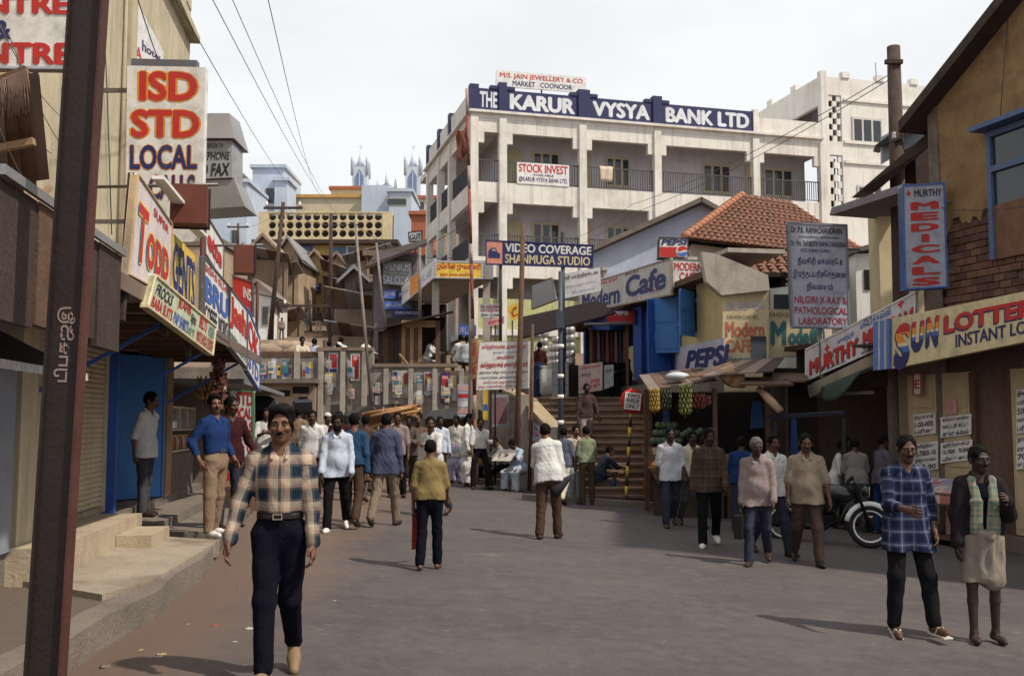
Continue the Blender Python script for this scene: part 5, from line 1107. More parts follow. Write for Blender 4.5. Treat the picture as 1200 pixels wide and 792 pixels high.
# ---------------------------------------------------------------- kitchenware shop left of the cafe
KL = Line(8.91-.25, -.189); KS = empty('kitchenware_shop', KL.hit(650, 460)-Vector((0, 0, .1)), 'dark open kitchenware shop with blue posts left of the cafe', 'shop')
k0, k1 = (MCI @ KL.hit(692, 400)).x, (MCI @ KL.hit(624, 400)).x; k1 = min(k1, k0+7)
MB(MC).box(k0, k1, -2.6, -2.5, 2.44, 5.4).build('back_wall', M_dark, KS); MB(MC).box(k0-.1, k1, -2.6, .6, 5.4, 5.5).build('roof', M_tin, KS)
for s in (k0, k0+(k1-k0)*.5, k1): MB(MC).box(s-.08, s+.08, .1, .26, 2.44, 5.4).build('post', M_blue, KS)
M_alu = mat('aluminium', (.55, .54, .52), .35, .1, 8, metallic=.6)
def pot(label, p, r, h):
 o = MB().lathe([(r*.8, 0), (r, h*.15), (r, h*.85), (r*.85, h*.93), (r*1.05, h)], p, 12).build('metal_pot', M_alu, None, label, 'pot', 'pots of the kitchenware shop'); return o
KF = Front(29.5)
for i, (px, py, s) in enumerate(((627, 388, 9), (633, 384, 9), (640, 381, 9), (647, 378, 9), (655, 374, 10), (666, 372, 7))):
 p = at(px, py, 30-i*.5); po = pot(f'metal pot hanging under the kitchenware shop roof, {["first", "second", "third", "fourth", "fifth", "sixth"][i]} from the left', p-Vector((0, 0, .18)), .12, .30); MB().tube([p+Vector((0, 0, .1)), p+Vector((0, 0, .45))], .006, 4).build('cord', M_black, po)
for i, (px, n, Yq) in enumerate(((632, 3, 30), (638, 5, 29.8), (648, 3, 29.4), (652, 4, 29.2), (669, 5, 28.6))):
 p = at(px, 440, Yq); z = 2.45
 for j in range(n): pot(f'metal pot in a floor stack, {["lowest", "second", "third", "fourth", "fifth"][j]} of the {["leftmost", "second", "middle", "fourth", "rightmost"][i]} stack', (p.x, p.y, z+.9+j*.22), .13, .2)
 MB().box(p.x-.2, p.x+.2, p.y-.2, p.y+.2, 2.44, 3.345).build('pot_stand', M_wood_dk, None, f'dark box carrying the {["leftmost", "second", "middle", "fourth", "rightmost"][i]} stack of metal pots', 'box', 'stands of the pot stacks')
p = at(648, 452, 27.9); pot('big pale storage drum standing on the terrace edge', (p.x, p.y, 2.44), .36, .85); p = at(655, 462, 27.6)
for j in range(3): MB().box(p.x-.2, p.x+.25, p.y-.2, p.y+.2, 2.445+j*.31, 2.745+j*.31).build('tin_box', M_tin_g, None, f'grey square tin, {["lowest", "middle", "top"][j]} of the stack at the terrace edge', 'tin', 'square tins on the terrace')
# boards over the kitchenware shop
sign('shop_sign', 'blank grey board leaning out over the kitchenware shop', 'sign', [(623, 334), (646, 325), (652, 352), (623, 363)], Line(8.91-.6, -.189), P_grey, [], M_wood, .03)
sign('shop_sign', 'white board with Tamil lines between grey board and cafe sign', 'sign', [(655, 322), (703, 313), (704, 341), (660, 350)], Front(28.8, -.2), P_white, [('ஸ்ரீ பாத்திரகடை', .06, .1, .95, .32, P_black), ('அனைத்து வகை', .1, .5, .9, .62, P_lav), ('கிடைக்கும்', .25, .75, .85, .88, P_lav)], None)
a = [at(608, 372, 28.5), at(700, 352, 27.2), at(722, 366, 25.8), at(610, 396, 27)]; MB().hexa(a, [p-Vector((0, 0, .04)) for p in a]).build('cloth_awning', C_('awning_dark', (.04, .03, .03)), None, 'dark sagging cloth awning in front of the kitchenware shop', 'awning')
# blue hoarding and clothes stall below the cafe sign
CSx = empty('clothes_stall', at(703, 440, 27.0), 'small dark stall hung with clothes in front of the cafe end', 'stall')
MB().box(2.05, 2.12, 26.9, 27.0, 2.44, 4.3).build('post', M_wood, CSx); MB().box(3.0, 3.07, 26.9, 27.0, 2.44, 4.3).build('post', M_wood, CSx); MB().box(2.0, 3.1, 27.6, 27.65, 2.44, 4.25).build('back', M_dark, CSx); MB().hexa([(1.95, 26.7, 4.25), (3.15, 26.7, 4.3), (3.15, 27.8, 4.45), (1.95, 27.8, 4.4)], [(1.95, 26.7, 4.3), (3.15, 26.7, 4.35), (3.15, 27.8, 4.5), (1.95, 27.8, 4.45)]).build('roof', M_black, CSx)
for i in range(8): x = 2.12+i*.115; MB().hexa([(x, 26.95, 3.35+.1*(i % 3)), (x+.09, 26.95, 3.3+.1*(i % 2)), (x+.09, 27.0, 3.3), (x, 27.0, 3.35)], [(x+.02, 26.95, 4.15), (x+.07, 26.95, 4.15), (x+.07, 27, 4.15), (x+.02, 27, 4.15)]).build('garment', C_('garm%d' % (i % 4), [(.12, .03, .03), (.2, .15, .13), (.06, .04, .07), (.25, .1, .08)][i % 4]), None, f'small garment hanging in the clothes stall, {["first", "second", "third", "fourth", "fifth", "sixth", "seventh", "eighth"][i]} from the left', 'garment', 'garments on the stall')
P_news = paint('newsprint', (.46, .36, .34))
sign('poster_board', 'pinkish poster board propped at the top of the steps', 'poster', [(678, 428), (706, 424), (706, 457), (678, 461)], Front(26.4), P_news, [('தினமணி', .1, .06, .9, .2, P_red), ('செய்தி', .1, .3, .5, .45, P_black), ('மாலை', .5, .55, .9, .7, P_red), ('முரசு', .1, .75, .9, .92, P_red)], None, thick=.03)
sign('poster_board', 'plain grey poster board right of the pinkish one', 'poster', [(708, 428), (719, 427), (719, 452), (708, 456)], Front(26.45), P_grey, [('நாளை', .15, .2, .85, .4, P_black)], None, thick=.03)
# ---------------------------------------------------------------- poles and banners in the middle
def pole(name, label, pts, r, mats, bands=None, cat='pole'):
 rt = empty(name, pts[0], label, cat); n = len(pts); rs = r if isinstance(r, list) else [r]*n
 MB().tube(pts, rs, 10).build('shaft', mats, rt); return rt
def ground_at(px, Y): x = at(px, 495, Y).x; return x
pb = at(559, 480, 26.2); pb.z = g(pb.x, 26.2); pt = at(547, 104, 26.2)
RP = empty('striped_pole', pb, 'tall thin pole with peeling red and white bands in front of the bank', 'pole')
nb = 11; bt_ = [0, .05, .16, .22, .36, .41, .55, .60, .74, .80, .93, 1]
for i in range(nb):
 a_, c_ = pb.lerp(pt, bt_[i]), pb.lerp(pt, bt_[i+1]-.0005); MB().tube([a_, c_], .05-.012*i/nb, 8).build('red_band' if i % 2 else 'pale_band', mat('pole_red', (.22, .055, .042), .8, .3, 8, 0, None, .8, (.22, .17, .15), 4) if i % 2 else mat('pole_pale', (.32, .25, .22), .7, .2, 8, 0, None, .5, (.3, .08, .06), 4), RP)
pf = at(548, 150, 26.2); b0 = MB(); vs = []
for j in range(5):
 for i in range(5): vs.append(at(546-i*3.2+j*1.2-1.2*(j > 2), 148+i*2+j*8+3*math.sin(i*1.3+j), 26.2+.06*math.sin(i*2+j)))
b0.add(vs, [(j*5+i, j*5+i+1, (j+1)*5+i+1, (j+1)*5+i) for j in range(4) for i in range(4)], True); o = b0.build('pennant', C_('pennant', (.30, .12, .09)), None, 'faded red pennant hanging from the striped pole', 'flag'); o.modifiers.new('s', 'SOLIDIFY').thickness = .01
def vpole(label, px, ytop, ybot, Y, r, m, zb=None, pxb=None, name='wooden_pole'):
 p = at(pxb or px, ybot, Y); q = at(px, ytop, Y)
 if zb is not None: p.z = zb
 return pole(name, label, [p, p.lerp(q, .5)+Vector((.02, 0, 0)), q], [r, r*.9, r*.8], m)
vpole('slim wooden pole leaning in front of the video coverage sign', 613, 263, 490, 24.9, .075, M_wood, g(.3, 24.9), 603)
vpole('second slim pole standing close behind the striped pole', 552, 330, 490, 26.5, .06, mat('pole_grey', (.2, .16, .14)), g(-1, 26.5), 549)
vpole('third pole carrying the right edge of the white Tamil banner', 624, 380, 490, 24.9, .05, M_wood, g(.4, 24.9), 620)
# street lamp post with white bands
x = at(657, 495, 23.6).x; LP = empty('lamp_post', (x, 23.6, g(x, 23.6)), 'dark blue grey lamp post with white bands at the foot of the steps', 'lamp post')
MB().tube([(x, 23.6, g(x, 23.6)), (x, 23.6, 3.2), (x+.01, 23.6, at(657, 318, 23.6).z)], [.075, .06, .05], 10).build('shaft', mat('lamp_post_paint', (.05, .06, .085), .5, .2, 5), LP)
for py in (408, 443, 467, 497): p = at(657, py, 23.6); MB().tube([p, p+Vector((0, 0, .09))], .077, 10).build('white_band', M_white, LP)
MB().box(x-.09, x+.09, 23.45, 23.55, at(657, 385, 23.6).z, at(657, 365, 23.6).z).build('junction_box', mat('lamp_post_paint', (0, 0, 0)), LP)
BQ = Front(25.0)
sign('cloth_banner', 'white cloth banner with red Tamil lettering in the middle of the street end', 'banner', [(562, 401), (622, 400), (620, 455), (558, 457)], BQ, P_white,
 [('வெற்றிகரமான ஆண்டுவிழா', .05, .05, .92, .17, P_red), ('நமது ஊரில்', .28, .20, .75, .25, P_blue), ('மாபெரும்', .36, .28, .68, .38, P_red, {'off': .03}), ('வேதநாயகம் சாஸ்திரியார்', .05, .42, .96, .57, P_red, {'off': .04}), ('நினைவு விழா கூட்டம் நடைபெறும்', .04, .61, .96, .68, P_black), ('பேரன்பு கொண்ட அனைவரும் வருக', .04, .72, .8, .78, P_black), ('அன்புடன் அழைக்கும் குழு', .12, .82, .9, .88, P_red), ('விழா குழுவினர் பொது மக்கள்', .04, .91, .9, .97, P_red)], None, thick=.015,
 extra=lambda q, r: (MB().bar(q[0]+Vector((0, .04, .02)), q[3]+Vector((0, .04, -1.0)), .05).build('batten', M_woodp, r), MB().bar(q[1]+Vector((0, .04, .02)), q[2]+Vector((0, .04, -1.0)), .05).build('batten', M_woodp, r), MB().bar(q[0]+Vector((0, .04, .0)), q[1]+Vector((0, .04, 0)), .04).build('batten', M_woodp, r)))
sign('shop_sign', 'tan leaning board left of the white cloth banner', 'sign', [(552, 398), (560, 396), (561, 440), (552, 446)], Front(25.6), paint('tan_board', (.36, .2, .12)), [('கடை', .2, .1, .8, .9, P_red, {'rot': 90})], None)
def vid(q, r):
 patch(q, .0, .0, .155, 1, paint('video_panel', (.62, .26, .20)), r, .003, 'picture_panel'); TL, TR, BR, BL = q
 f_ = lambda u, v: TL.lerp(TR, u).lerp(BL.lerp(BR, u), v)+Vector((0, -.01, 0))
 for j_, (pts, m_) in enumerate(((((.025, .62), (.03, .42), (.06, .32), (.09, .3), (.11, .48), (.135, .56), (.135, .72), (.03, .72)), P_navy), (((.06, .45), (.065, .36), (.088, .35), (.098, .46)), P_grey))): MB().add([f_(*p)-Vector((0, .002*j_, 0)) for p in pts], [tuple(range(len(pts)))]).build('car_picture', m_, r)
 MB().tube([q[3].lerp(q[2], .72)+Vector((0, .05, .9)), q[3].lerp(q[2], .72)+Vector((0, .05, -3.2))], .05, 8).build('post', M_black, r); MB().tube([q[3].lerp(q[2], .14)+Vector((0, .05, .5)), q[3].lerp(q[2], .14)+Vector((0, .05, -3.2))], .04, 8).build('post', M_black, r)
sign('street_sign', 'dark blue VIDEO COVERAGE SHANMUGA STUDIO board with a car picture', 'sign', [(569, 281), (696, 287), (695, 314), (569, 310)], Front(25.6), P_navy, [('VIDEO COVERAGE', .18, .09, .98, .46, P_white, {'off': .035}), ('SHANMUGA STUDIO', .18, .54, .97, .92, paint('studio_cream', (.62, .52, .32)), {'off': .03})], P_navy, .03, extra=vid)
def vpost(q, r): MB().tube([(q[0]+q[1])/2+Vector((0, .04, 0)), Vector((((q[0]+q[1])/2).x, q[0].y+.04, g(0, 25)+.05))], .025, 6).build('post', M_black, r)
sign('shop_sign', 'small white notice with red and black lines on the striped pole', 'sign', [(562, 356), (589, 356), (588, 372), (562, 372)], Front(26.0), P_white, [('DR. KALIAPPAN', .06, .1, .95, .36, P_red), ('மருத்துவர்', .06, .4, .95, .62, P_red), ('SKIN CLINIC', .06, .7, .95, .92, P_black)], None, extra=vpost)
sign('shop_sign', 'small pinkish tilted notice below the white one', 'sign', [(570, 375), (591, 370), (591, 379), (571, 383)], Front(25.98), P_pink, [('மருந்து கடை', .08, .15, .92, .85, P_red)], None, extra=vpost)
sign('shop_sign', 'small tilted yellow board beside the slim wooden pole', 'sign', [(594, 360), (607, 354), (612, 370), (600, 376)], Front(26.6), P_yellow, [('டீ', .2, .2, .8, .8, P_red)], None, extra=vpost)
# two wheelers only
p = at(733, 582, 21.9); x = p.x; p.z = g(x, 21.9); q = at(741, 455, 21.9); SG = empty('traffic_sign', p, 'TWO WHEELERS ONLY sign with red surround on a yellow and black pole', 'sign')
for i in range(12): a_, c_ = p.lerp(q, i/12), p.lerp(q, (i+.99)/12); MB().tube([a_, c_], .035, 8).build('yellow_band' if i % 2 else 'black_band', P_yellow if i % 2 else P_black, SG)
q4 = [Front(21.84).hit(*c) for c in ((733, 459), (752, 461), (750, 481), (731, 479))]
MB(Matrix.Translation((q4[0]+q4[2])/2+Vector((0, .05, 0))) @ Matrix.Rotation(R(90), 4, 'X')).lathe([(.27, 0), (.27, .03)], (0, 0, 0), 20).build('surround', P_red, SG)
MB().hexa([w+Vector((0, .015, 0)) for w in q4], q4).build('plate', P_white, SG)
for t_, v0, v1 in (('TWO', .08, .3), ('WHEELER', .36, .6), ('ONLY', .66, .92)): lettering(q4, t_, .1, v0, .9, v1, P_black, SG, .004, .03)
# ================================================================ right row: fruit stall, chemist, lottery shop and ochre house
RL = Line(13.33, -.313); rang = math.atan2(1, -.313); MR = frameM((13.33-.313*16, 16, 0), rang); MRI = MR.inverted()      # local x away, +y street side
def rs_(px, py=480, l=RL): return (MRI @ l.hit(px, py)).x
RB = Line(13.33-.98, -.313); RM = Line(13.33-.62, -.313)
gz = g(7.6, 18)
# brick-and-plaster wall material for the big ochre wall
def plaster_mat():
 m = bpy.data.materials.new('ochre_wall_over_brick'); m.use_nodes = True; t = m.node_tree; b = t.nodes['Principled BSDF']; n = t.nodes.new; k = t.links.new; b.inputs['Roughness'].default_value = .92; b.inputs['Specular IOR Level'].default_value = .1
 tc_ = n('ShaderNodeTexCoord'); ns = n('ShaderNodeTexNoise'); ns.inputs['Scale'].default_value = .9; ns.inputs['Detail'].default_value = 9; ns.inputs['Roughness'].default_value = .66; k(tc_.outputs['Object'], ns.inputs['Vector'])
 c1 = n('ShaderNodeValToRGB'); c1.color_ramp.elements[0].position = .3; c1.color_ramp.elements[1].position = .7; c1.color_ramp.elements[0].color = (.175, .105, .052, 1); c1.color_ramp.elements[1].color = (.31, .21, .11, 1); k(ns.outputs['Fac'], c1.inputs['Fac'])
 n2 = n('ShaderNodeTexNoise'); n2.inputs['Scale'].default_value = 2.6; n2.inputs['Detail'].default_value = 8; n2.inputs['Roughness'].default_value = .7; k(tc_.outputs['Object'], n2.inputs['Vector'])
 c2 = n('ShaderNodeValToRGB'); c2.color_ramp.elements[0].position = .5; c2.color_ramp.elements[1].position = .62; c2.color_ramp.elements[0].color = (0, 0, 0, 1); c2.color_ramp.elements[1].color = (.7, .7, .7, 1); k(n2.outputs['Fac'], c2.inputs['Fac'])
 mx_ = n('ShaderNodeMixRGB'); k(c2.outputs['Color'], mx_.inputs['Fac']); k(c1.outputs['Color'], mx_.inputs['Color1']); mx_.inputs['Color2'].default_value = (.16, .10, .06, 1); k(mx_.outputs[0], b.inputs['Base Color'])
 bp = n('ShaderNodeBump'); bp.inputs['Strength'].default_value = .5; bp.inputs['Distance'].default_value = .03; k(n2.outputs['Fac'], bp.inputs['Height']); k(bp.outputs[0], b.inputs['Normal'])
 return m
M_och2 = plaster_mat(); M_brick = [mat('brick_%d' % i, c, .9, .2, 12, .3, 60, .3, (.1, .06, .05)) for i, c in enumerate(((.14, .07, .05), (.10, .052, .042), (.17, .09, .062)))]
M_mort = mat('mortar', (.13, .085, .065), .95, .2, 8, .4, 40)
OB = empty('ochre_house', MR @ Vector((1, -1, gz)), 'old ochre plastered house with exposed brick and blue window at the right edge', 'house')
def rb(name, s0, s1, d0, d1, z0, z1, m, par=None): return MB(MR).box(s0, s1, d0, d1, z0, z1).build(name, m, par or OB)
sE = rs_(1092, 250); sN = -6.0; fz = 3.35       # far corner and near end of the wall
# the wall: gable rising to the right; brick field below, plaster above
zA = RL.hit(1090, 118).z; zB = RL.hit(1185, 2).z; sB_ = rs_(1185, 2); sl = (zB-zA)/(sB_-sE)
zN = zA+sl*(sN-sE)
s_b = [sE, sE-.5, sE-1.1, sE-1.6, sE-2.3, sE-2.75, sN]; z_b = [RL.hit(1095, 325).z, RL.hit(1110, 252).z-.1, RL.hit(1125, 262).z, RL.hit(1145, 246).z, RL.hit(1165, 250).z, RL.hit(1180, 246).z, RL.hit(1180, 246).z]
poly_p = [(s_b[i], z_b[i]) for i in range(7)]
MB(MR).box(sN, sE-.001, -.3, -.06, gz, zA).build('brick_backing', M_mort, OB)
def prof_prism(pts, d0, d1, name, m, par): return MB(MR).prism([(s, d0, z) for s, z in pts], Vector((0, d1-d0, 0))).build(name, m, par)
# plaster field with ragged lower edge
rr = random.Random(11); edge = []
for i in range(6):
 (sa, za), (sb, zb) = poly_p[i], poly_p[i+1]; n_ = 7
 for j in range(n_): t = j/n_; edge.append((sa+(sb-sa)*t, za+(zb-za)*t+rr.uniform(-.09, .09)))
edge.append(poly_p[-1])
prof_prism(edge+[(sN, zN), (sE, zA)], -.055, 0, 'plaster', M_och2, OB)
prof_prism([(sE+.001, gz), (sE+.001, zA), (sE-.22, zA+.15), (sE-.26, z_b[0]+1.6), (sE-.2, z_b[0]+.8), (sE-.3, gz)], .002, .03, 'corner_render', mat('corner_render', (.15, .12, .10), .95, .35, 4, .8, 20), OB)
# bricks, course by course, below the plaster edge
def zedge(s):
 for i in range(6):
  if poly_p[i][0] >= s >= poly_p[i+1][0]: t = (poly_p[i][0]-s)/(poly_p[i][0]-poly_p[i+1][0]+1e-9); return poly_p[i][1]*(1-t)+poly_p[i+1][1]*t
 return z_b[-1]
bme = {}
zb0 = fz-.25; i = 0; cnt = 0
while zb0+i*.125 < max(z_b):
 z = zb0+i*.125; s = sE-.28-(.13 if i % 2 else 0)
 while s > sE-3.0:
  if z+.06 < zedge(s)-.03 and rr.random() > .03 and cnt < 300:
   key = rr.randrange(3)
   if key not in bme:
    o = MB().box(-.12, .12, -.05, .0, 0, .108).build('brick', M_brick[key], OB); bme[key] = o.data
    for v, q in zip(o.data.vertices, [(x, y, zz) for zz in (0, .108) for x, y in ((-.118, -.05), (.118, -.05), (.118, 0), (-.118, 0))]): v.co = q
   else: o = bpy.data.objects.new('brick', bme[key]); COL.objects.link(o); o.parent = OB
   w = MR @ Vector((s, -.012+rr.uniform(-.015, .012), z)); o.location = w-OB.location; o.rotation_euler[2] = rang+rr.uniform(-.02, .02); cnt += 1
  s -= .25
 i += 1
# verge of the roof
p0_, p1_ = Vector((sE+.35, .3, zA-.42)), Vector((sB_-.6, .3, zA+sl*(sB_-.6-sE)+.1))
MB(MR).hexa([(sE+.4, -3, zA-.5), (sN, -3, zN), (sN, .35, zN), (sE+.4, .35, zA-.5)], [(sE+.4, -3, zA-.3), (sN, -3, zN+.2), (sN, .35, zN+.2), (sE+.4, .35, zA-.3)]).build('roof', M_wood_dk, OB)
# blue window
w0, w1 = rs_(1163, 250), rs_(1163, 250)-1.9; wz1, wz0 = RL.hit(1163, 155).z, RL.hit(1165, 305).z
wn = rb('window', w1, w0, .005, .03, wz0, wz1, M_glass)
for (a, c, z0_, z1_) in ((w0-.09, w0, wz0, wz1), (w1, w1+.09, wz0, wz1), ((w0+w1)/2-.05, (w0+w1)/2+.05, wz0, wz1), (w1+.09, w0-.09, wz1-.1, wz1), (w1+.09, w0-.09, (wz0*.3+wz1*.7)-.05, (wz0*.3+wz1*.7)+.05)): rb('window_frame', a, c, .031, .09, z0_, z1_, mat('faded_blue', (.08, .13, .26), .7, .15, 4, 0, None, .3, (.1, .09, .09)), wn)
rb('window_hood', w1-.1, w0+.12, .0, .32, wz1+.02, wz1+.1, mat('faded_blue', (0, 0, 0)), wn); rb('rusty_panel', w1+.09, w0-.09, .031, .045, wz0, wz0+.9, mat('rusty_panel', (.16, .08, .05), .8, .3), wn)
# ---------------------------------------------------------------- lottery shop below
LS = empty('lottery_shop', MR @ Vector((1, .1, gz)), 'lottery shop front with cream folding doors under the yellow sign', 'shop')
def ls(name, s0, s1, d0, d1, z0, z1, m, par=None): return MB(MR).box(s0, s1, d0, d1, z0, z1).build(name, m, par or LS)
M_lw = mat('lottery_wall', (.27, .205, .155), .85, .15, 2, 0, None, .4, (.09, .06, .05)); zf = gz+.22; tp_ = 3.25
L = [rs_(p) for p in (1066, 1100, 1106, 1139, 1143, 1183, 1190)]
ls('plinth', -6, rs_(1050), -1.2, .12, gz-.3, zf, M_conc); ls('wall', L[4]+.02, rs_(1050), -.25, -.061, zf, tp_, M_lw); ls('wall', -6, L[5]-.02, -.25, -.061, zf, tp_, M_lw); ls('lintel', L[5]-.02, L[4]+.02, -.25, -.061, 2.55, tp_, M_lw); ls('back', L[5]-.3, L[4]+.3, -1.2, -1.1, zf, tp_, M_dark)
for s in (L[4]+.03, L[5]-.02): ls('door_post', s-.06, s+.06, -.06, .04, zf, 2.6, M_wood)
M_cdoor = mat('cream_door', (.45, .36, .23), .75, .1, 3, 0, None, .35, (.3, .2, .12), streak=.3)
def leaf(s0, s1, dd=.06):
 o = ls('door_leaf', min(s0, s1), max(s0, s1), .0, .035, zf+.02, 2.62, M_cdoor); w = abs(s1-s0)
 for za, zb in ((zf+.12, zf+.95), (zf+1.05, 1.95), (2.02, 2.55)): ls('panel', min(s0, s1)+.07, max(s0, s1)-.07, .036, .05, za, zb, M_cdoor, o)
 return o
lf1 = leaf(L[1]+.02, L[0]); lf2 = leaf(L[3], L[2]-.02); lf3 = leaf(L[6]-1.1, L[6]+.05)
NP = Line(13.33-.075, -.313)
def notice(label, px0, py0, px1, py1, rows, m=P_white, pl=NP, cols=P_black):
 rw = [(t_, .08, (i_+.12)/len(rows), .92, (i_+.85)/len(rows), cols, {'off': .015}) for i_, t_ in enumerate(rows)]
 k_ = -.12
 return sign('lottery_notice', label, 'notice', [(px0, py0), (px1, py0+k_*(px1-px0)), (px1, py1+k_*(px1-px0)), (px0, py1)], pl, m, rw, None, thick=.012, group='notices on the lottery doors')
notice('white lottery notice high on the left folding leaf', 1070, 486, 1096, 511, ['ராஜ லட்சுமி', '1-00-000', 'பரிசு'] )
notice('white lottery notice lower on the left folding leaf', 1071, 520, 1099, 553, ['தமிழ்நாடு', '2-7000-10', 'இன்று குலுக்கல்', '3-7-90'])
notice('wide pale lottery notice on the middle leaf', 1102, 489, 1138, 513, ['கேரளா மாநில', 'லாட்டரி சீட்டு', 'குலுக்கல்'])
notice('second wide lottery notice low on the middle leaf', 1102, 519, 1139, 543, ['ஆந்திர பிரதேச லாட்டரி', '10-7000 - 70,000', 'பரிசு உண்டு'])
notice('small pink slip above the notices of the middle leaf', 1110, 469, 1121, 486, ['x'], P_pink, NP, P_pink)
notice('tall white notice on the door at the right edge', 1191, 457, 1210, 508, ['இன்று', 'பம்பர்', '5000', 'லாட்டரி', 'பரிசு'])
notice('lower tall white notice on the door at the right edge', 1191, 512, 1210, 550, ['நாளை', 'குலுக்கல்', '700', 'முதல்'])
# ticket table in front of the doors
TT = empty('ticket_table', MR @ Vector((rs_(1112, 560)-.3, .55, gz)), 'sloping lottery ticket display table below the notices', 'table'); s0, s1 = rs_(1143, 560, Line(12.8, -.313)), rs_(1079, 560, Line(12.8, -.313))
tz = Line(12.8, -.313).hit(1110, 585).z
MB(MR).hexa([(s0, .25, tz), (s1, .25, tz), (s1, .95, tz-.06), (s0, .95, tz-.06)], [(s0, .25, tz+.32), (s1, .25, tz+.32), (s1, .95, tz+.12), (s0, .95, tz+.12)]).build('tray', M_wood, TT)
rr = random.Random(4); tm = [mat('ticket_%d' % i, c, .8, .2, 20) for i, c in enumerate(((.45, .25, .25), (.5, .42, .36), (.3, .28, .38), (.42, .14, .12)))]
for i in range(11):
 for j in range(4):
  sa = s0+.03+(s1-s0-.06)*i/11; da = .27+j*.165; za = tz+.32-(da-.25)/.7*.2
  MB(MR).hexa([(sa, da, za+.004), (sa+(s1-s0)/11-.02, da, za+.004), (sa+(s1-s0)/11-.02, da+.145, za-.041+.004), (sa, da+.145, za-.041+.004)], [(sa, da, za+.016), (sa+(s1-s0)/11-.02, da, za+.016), (sa+(s1-s0)/11-.02, da+.145, za-.041+.016), (sa, da+.145, za-.041+.016)]).build('ticket_pack', tm[rr.randrange(4)], TT)
for i in range(9): sa = s0+.03+(s1-s0-.06)*i/9; MB(MR).box(sa, sa+(s1-s0)/9-.02, .951, .962, tz-.03, tz+.1).build('ticket_pack', tm[rr.randrange(4)], TT)
for s in (s0+.05, s1-.05):
 for d in (.3, .88): MB(MR).box(s-.035, s+.035, d-.035, d+.035, gz-.08, tz-.04).build('leg', M_wood, TT)
MB(MR).box(s0, s1, .28, .9, gz+.12, gz+.16).build('shelf', M_wood, TT); MB(MR).box(s1-.55, s1-.05, .93, .95, gz+.15, tz-.05).build('price_list', P_white, TT); MB(MR).box(s0+.1, s1-.7, .4, .6, gz+.17, tz-.15).build('stock', tm[0], TT)
# the big yellow sign
M_sunpal = paint('sun_board', (.60, .51, .31)); lotR = {'off': .045, 'shade': (P_navy, -.006, .03)}
def sun_extra(q, r):
 # the three big letters, orange above and blue below, as painted bands over one another
 TL, TR, BR, BL = q
 MB().bar(q[0].lerp(q[1], -.08)+Vector((.0, .0, -.1)), q[3].lerp(q[2], -.08)+Vector((0, 0, .0)), .02).build('edge_strip', P_white, r)
sr, q = sign('shop_sign', 'long yellow SUN LOTTERIES signboard over the lottery shop', 'sign', [(1045, 373), (1262, 329), (1262, 388), (1045, 432)], RB, M_sunpal,
 [('LOTTERIES', .335, .16, .97, .52, P_red, lotR), ('INSTANT LOTTERY', .40, .58, .97, .84, P_navy, {'off': .03})], None, thick=.12)
for ch, u0, v0, u1, v1 in (('S', .02, .14, .125, 1.0), ('U', .135, .16, .215, .72), ('N', .225, .12, .305, .70)):
 co, fs = text_shape(ch, .05, .1); lo, hi = co.min(0), co.max(0)
 lettering(q, ch, u0-.008, v0, u1-.004, v1+.06, P_navy, sr, .004, .065, .1, name='letter_shadow')
 import bmesh
 for band, (c0_, c1_, m_) in enumerate(((0, .32, P_navy), (.32, .46, P_blue), (.46, .55, P_cream), (.55, .78, P_orange), (.78, 1.001, P_red))):
  bmm = bmesh.new(); vv = [bmm.verts.new((float(a), float(b_), 0)) for a, b_ in (co-lo)/(hi-lo)]
  for f_ in fs:
   try: bmm.faces.new([vv[i_] for i_ in f_])
   except ValueError: pass
  for y_, n_ in ((c0_, 1), (c1_, -1)):
   if 0 < y_ < 1: bmesh.ops.bisect_plane(bmm, geom=list(bmm.verts)+list(bmm.edges)+list(bmm.faces), plane_co=(0, y_, 0), plane_no=(0, -n_, 0), clear_outer=True)
  b0 = MB(); bmm.verts.index_update(); nrm_ = (q[1]-q[0]).cross(q[3]-q[0]).normalized()
  if nrm_.dot(Vector((0, 0, CAMZ))-q[0]) < 0: nrm_ = -nrm_
  vs = []
  for w_ in bmm.verts: u = u0+(u1-u0)*w_.co.x; v = v1+(v0-v1)*w_.co.y; vs.append(q[0].lerp(q[1], u).lerp(q[3].lerp(q[2], u), v)+nrm_*.007)
  b0.add(vs, [[w_.index for w_ in f_.verts] for f_ in bmm.faces]); bmm.free()
  if b0.f: b0.build('lettering', m_, sr)
p = [RB.hit(*c) for c in ((1026, 378), (1044, 373), (1044, 432), (1026, 434))]; nb_ = Vector((-.25, -.1, 0))
MB().hexa([w-nb_*.4 for w in p], [w+nb_*.2 for w in p]).build('blue_end_box', mat('end_box_blue', (.10, .17, .42), .6, .1), sr)
for t in (.35, .75): MB().hexa([p[0].lerp(p[1], t)+nb_*.21, p[0].lerp(p[1], t+.12)+nb_*.21, p[3].lerp(p[2], t+.12)+nb_*.21, p[3].lerp(p[2], t)+nb_*.21], [p[0].lerp(p[1], t)+nb_*.23, p[0].lerp(p[1], t+.12)+nb_*.23, p[3].lerp(p[2], t+.12)+nb_*.23, p[3].lerp(p[2], t)+nb_*.23]).build('stripe', P_lav, sr)
rb('sign_soffit', -6, rs_(1045)-.1, .0, .9, 3.15, 3.2, M_wood_dk, OB)
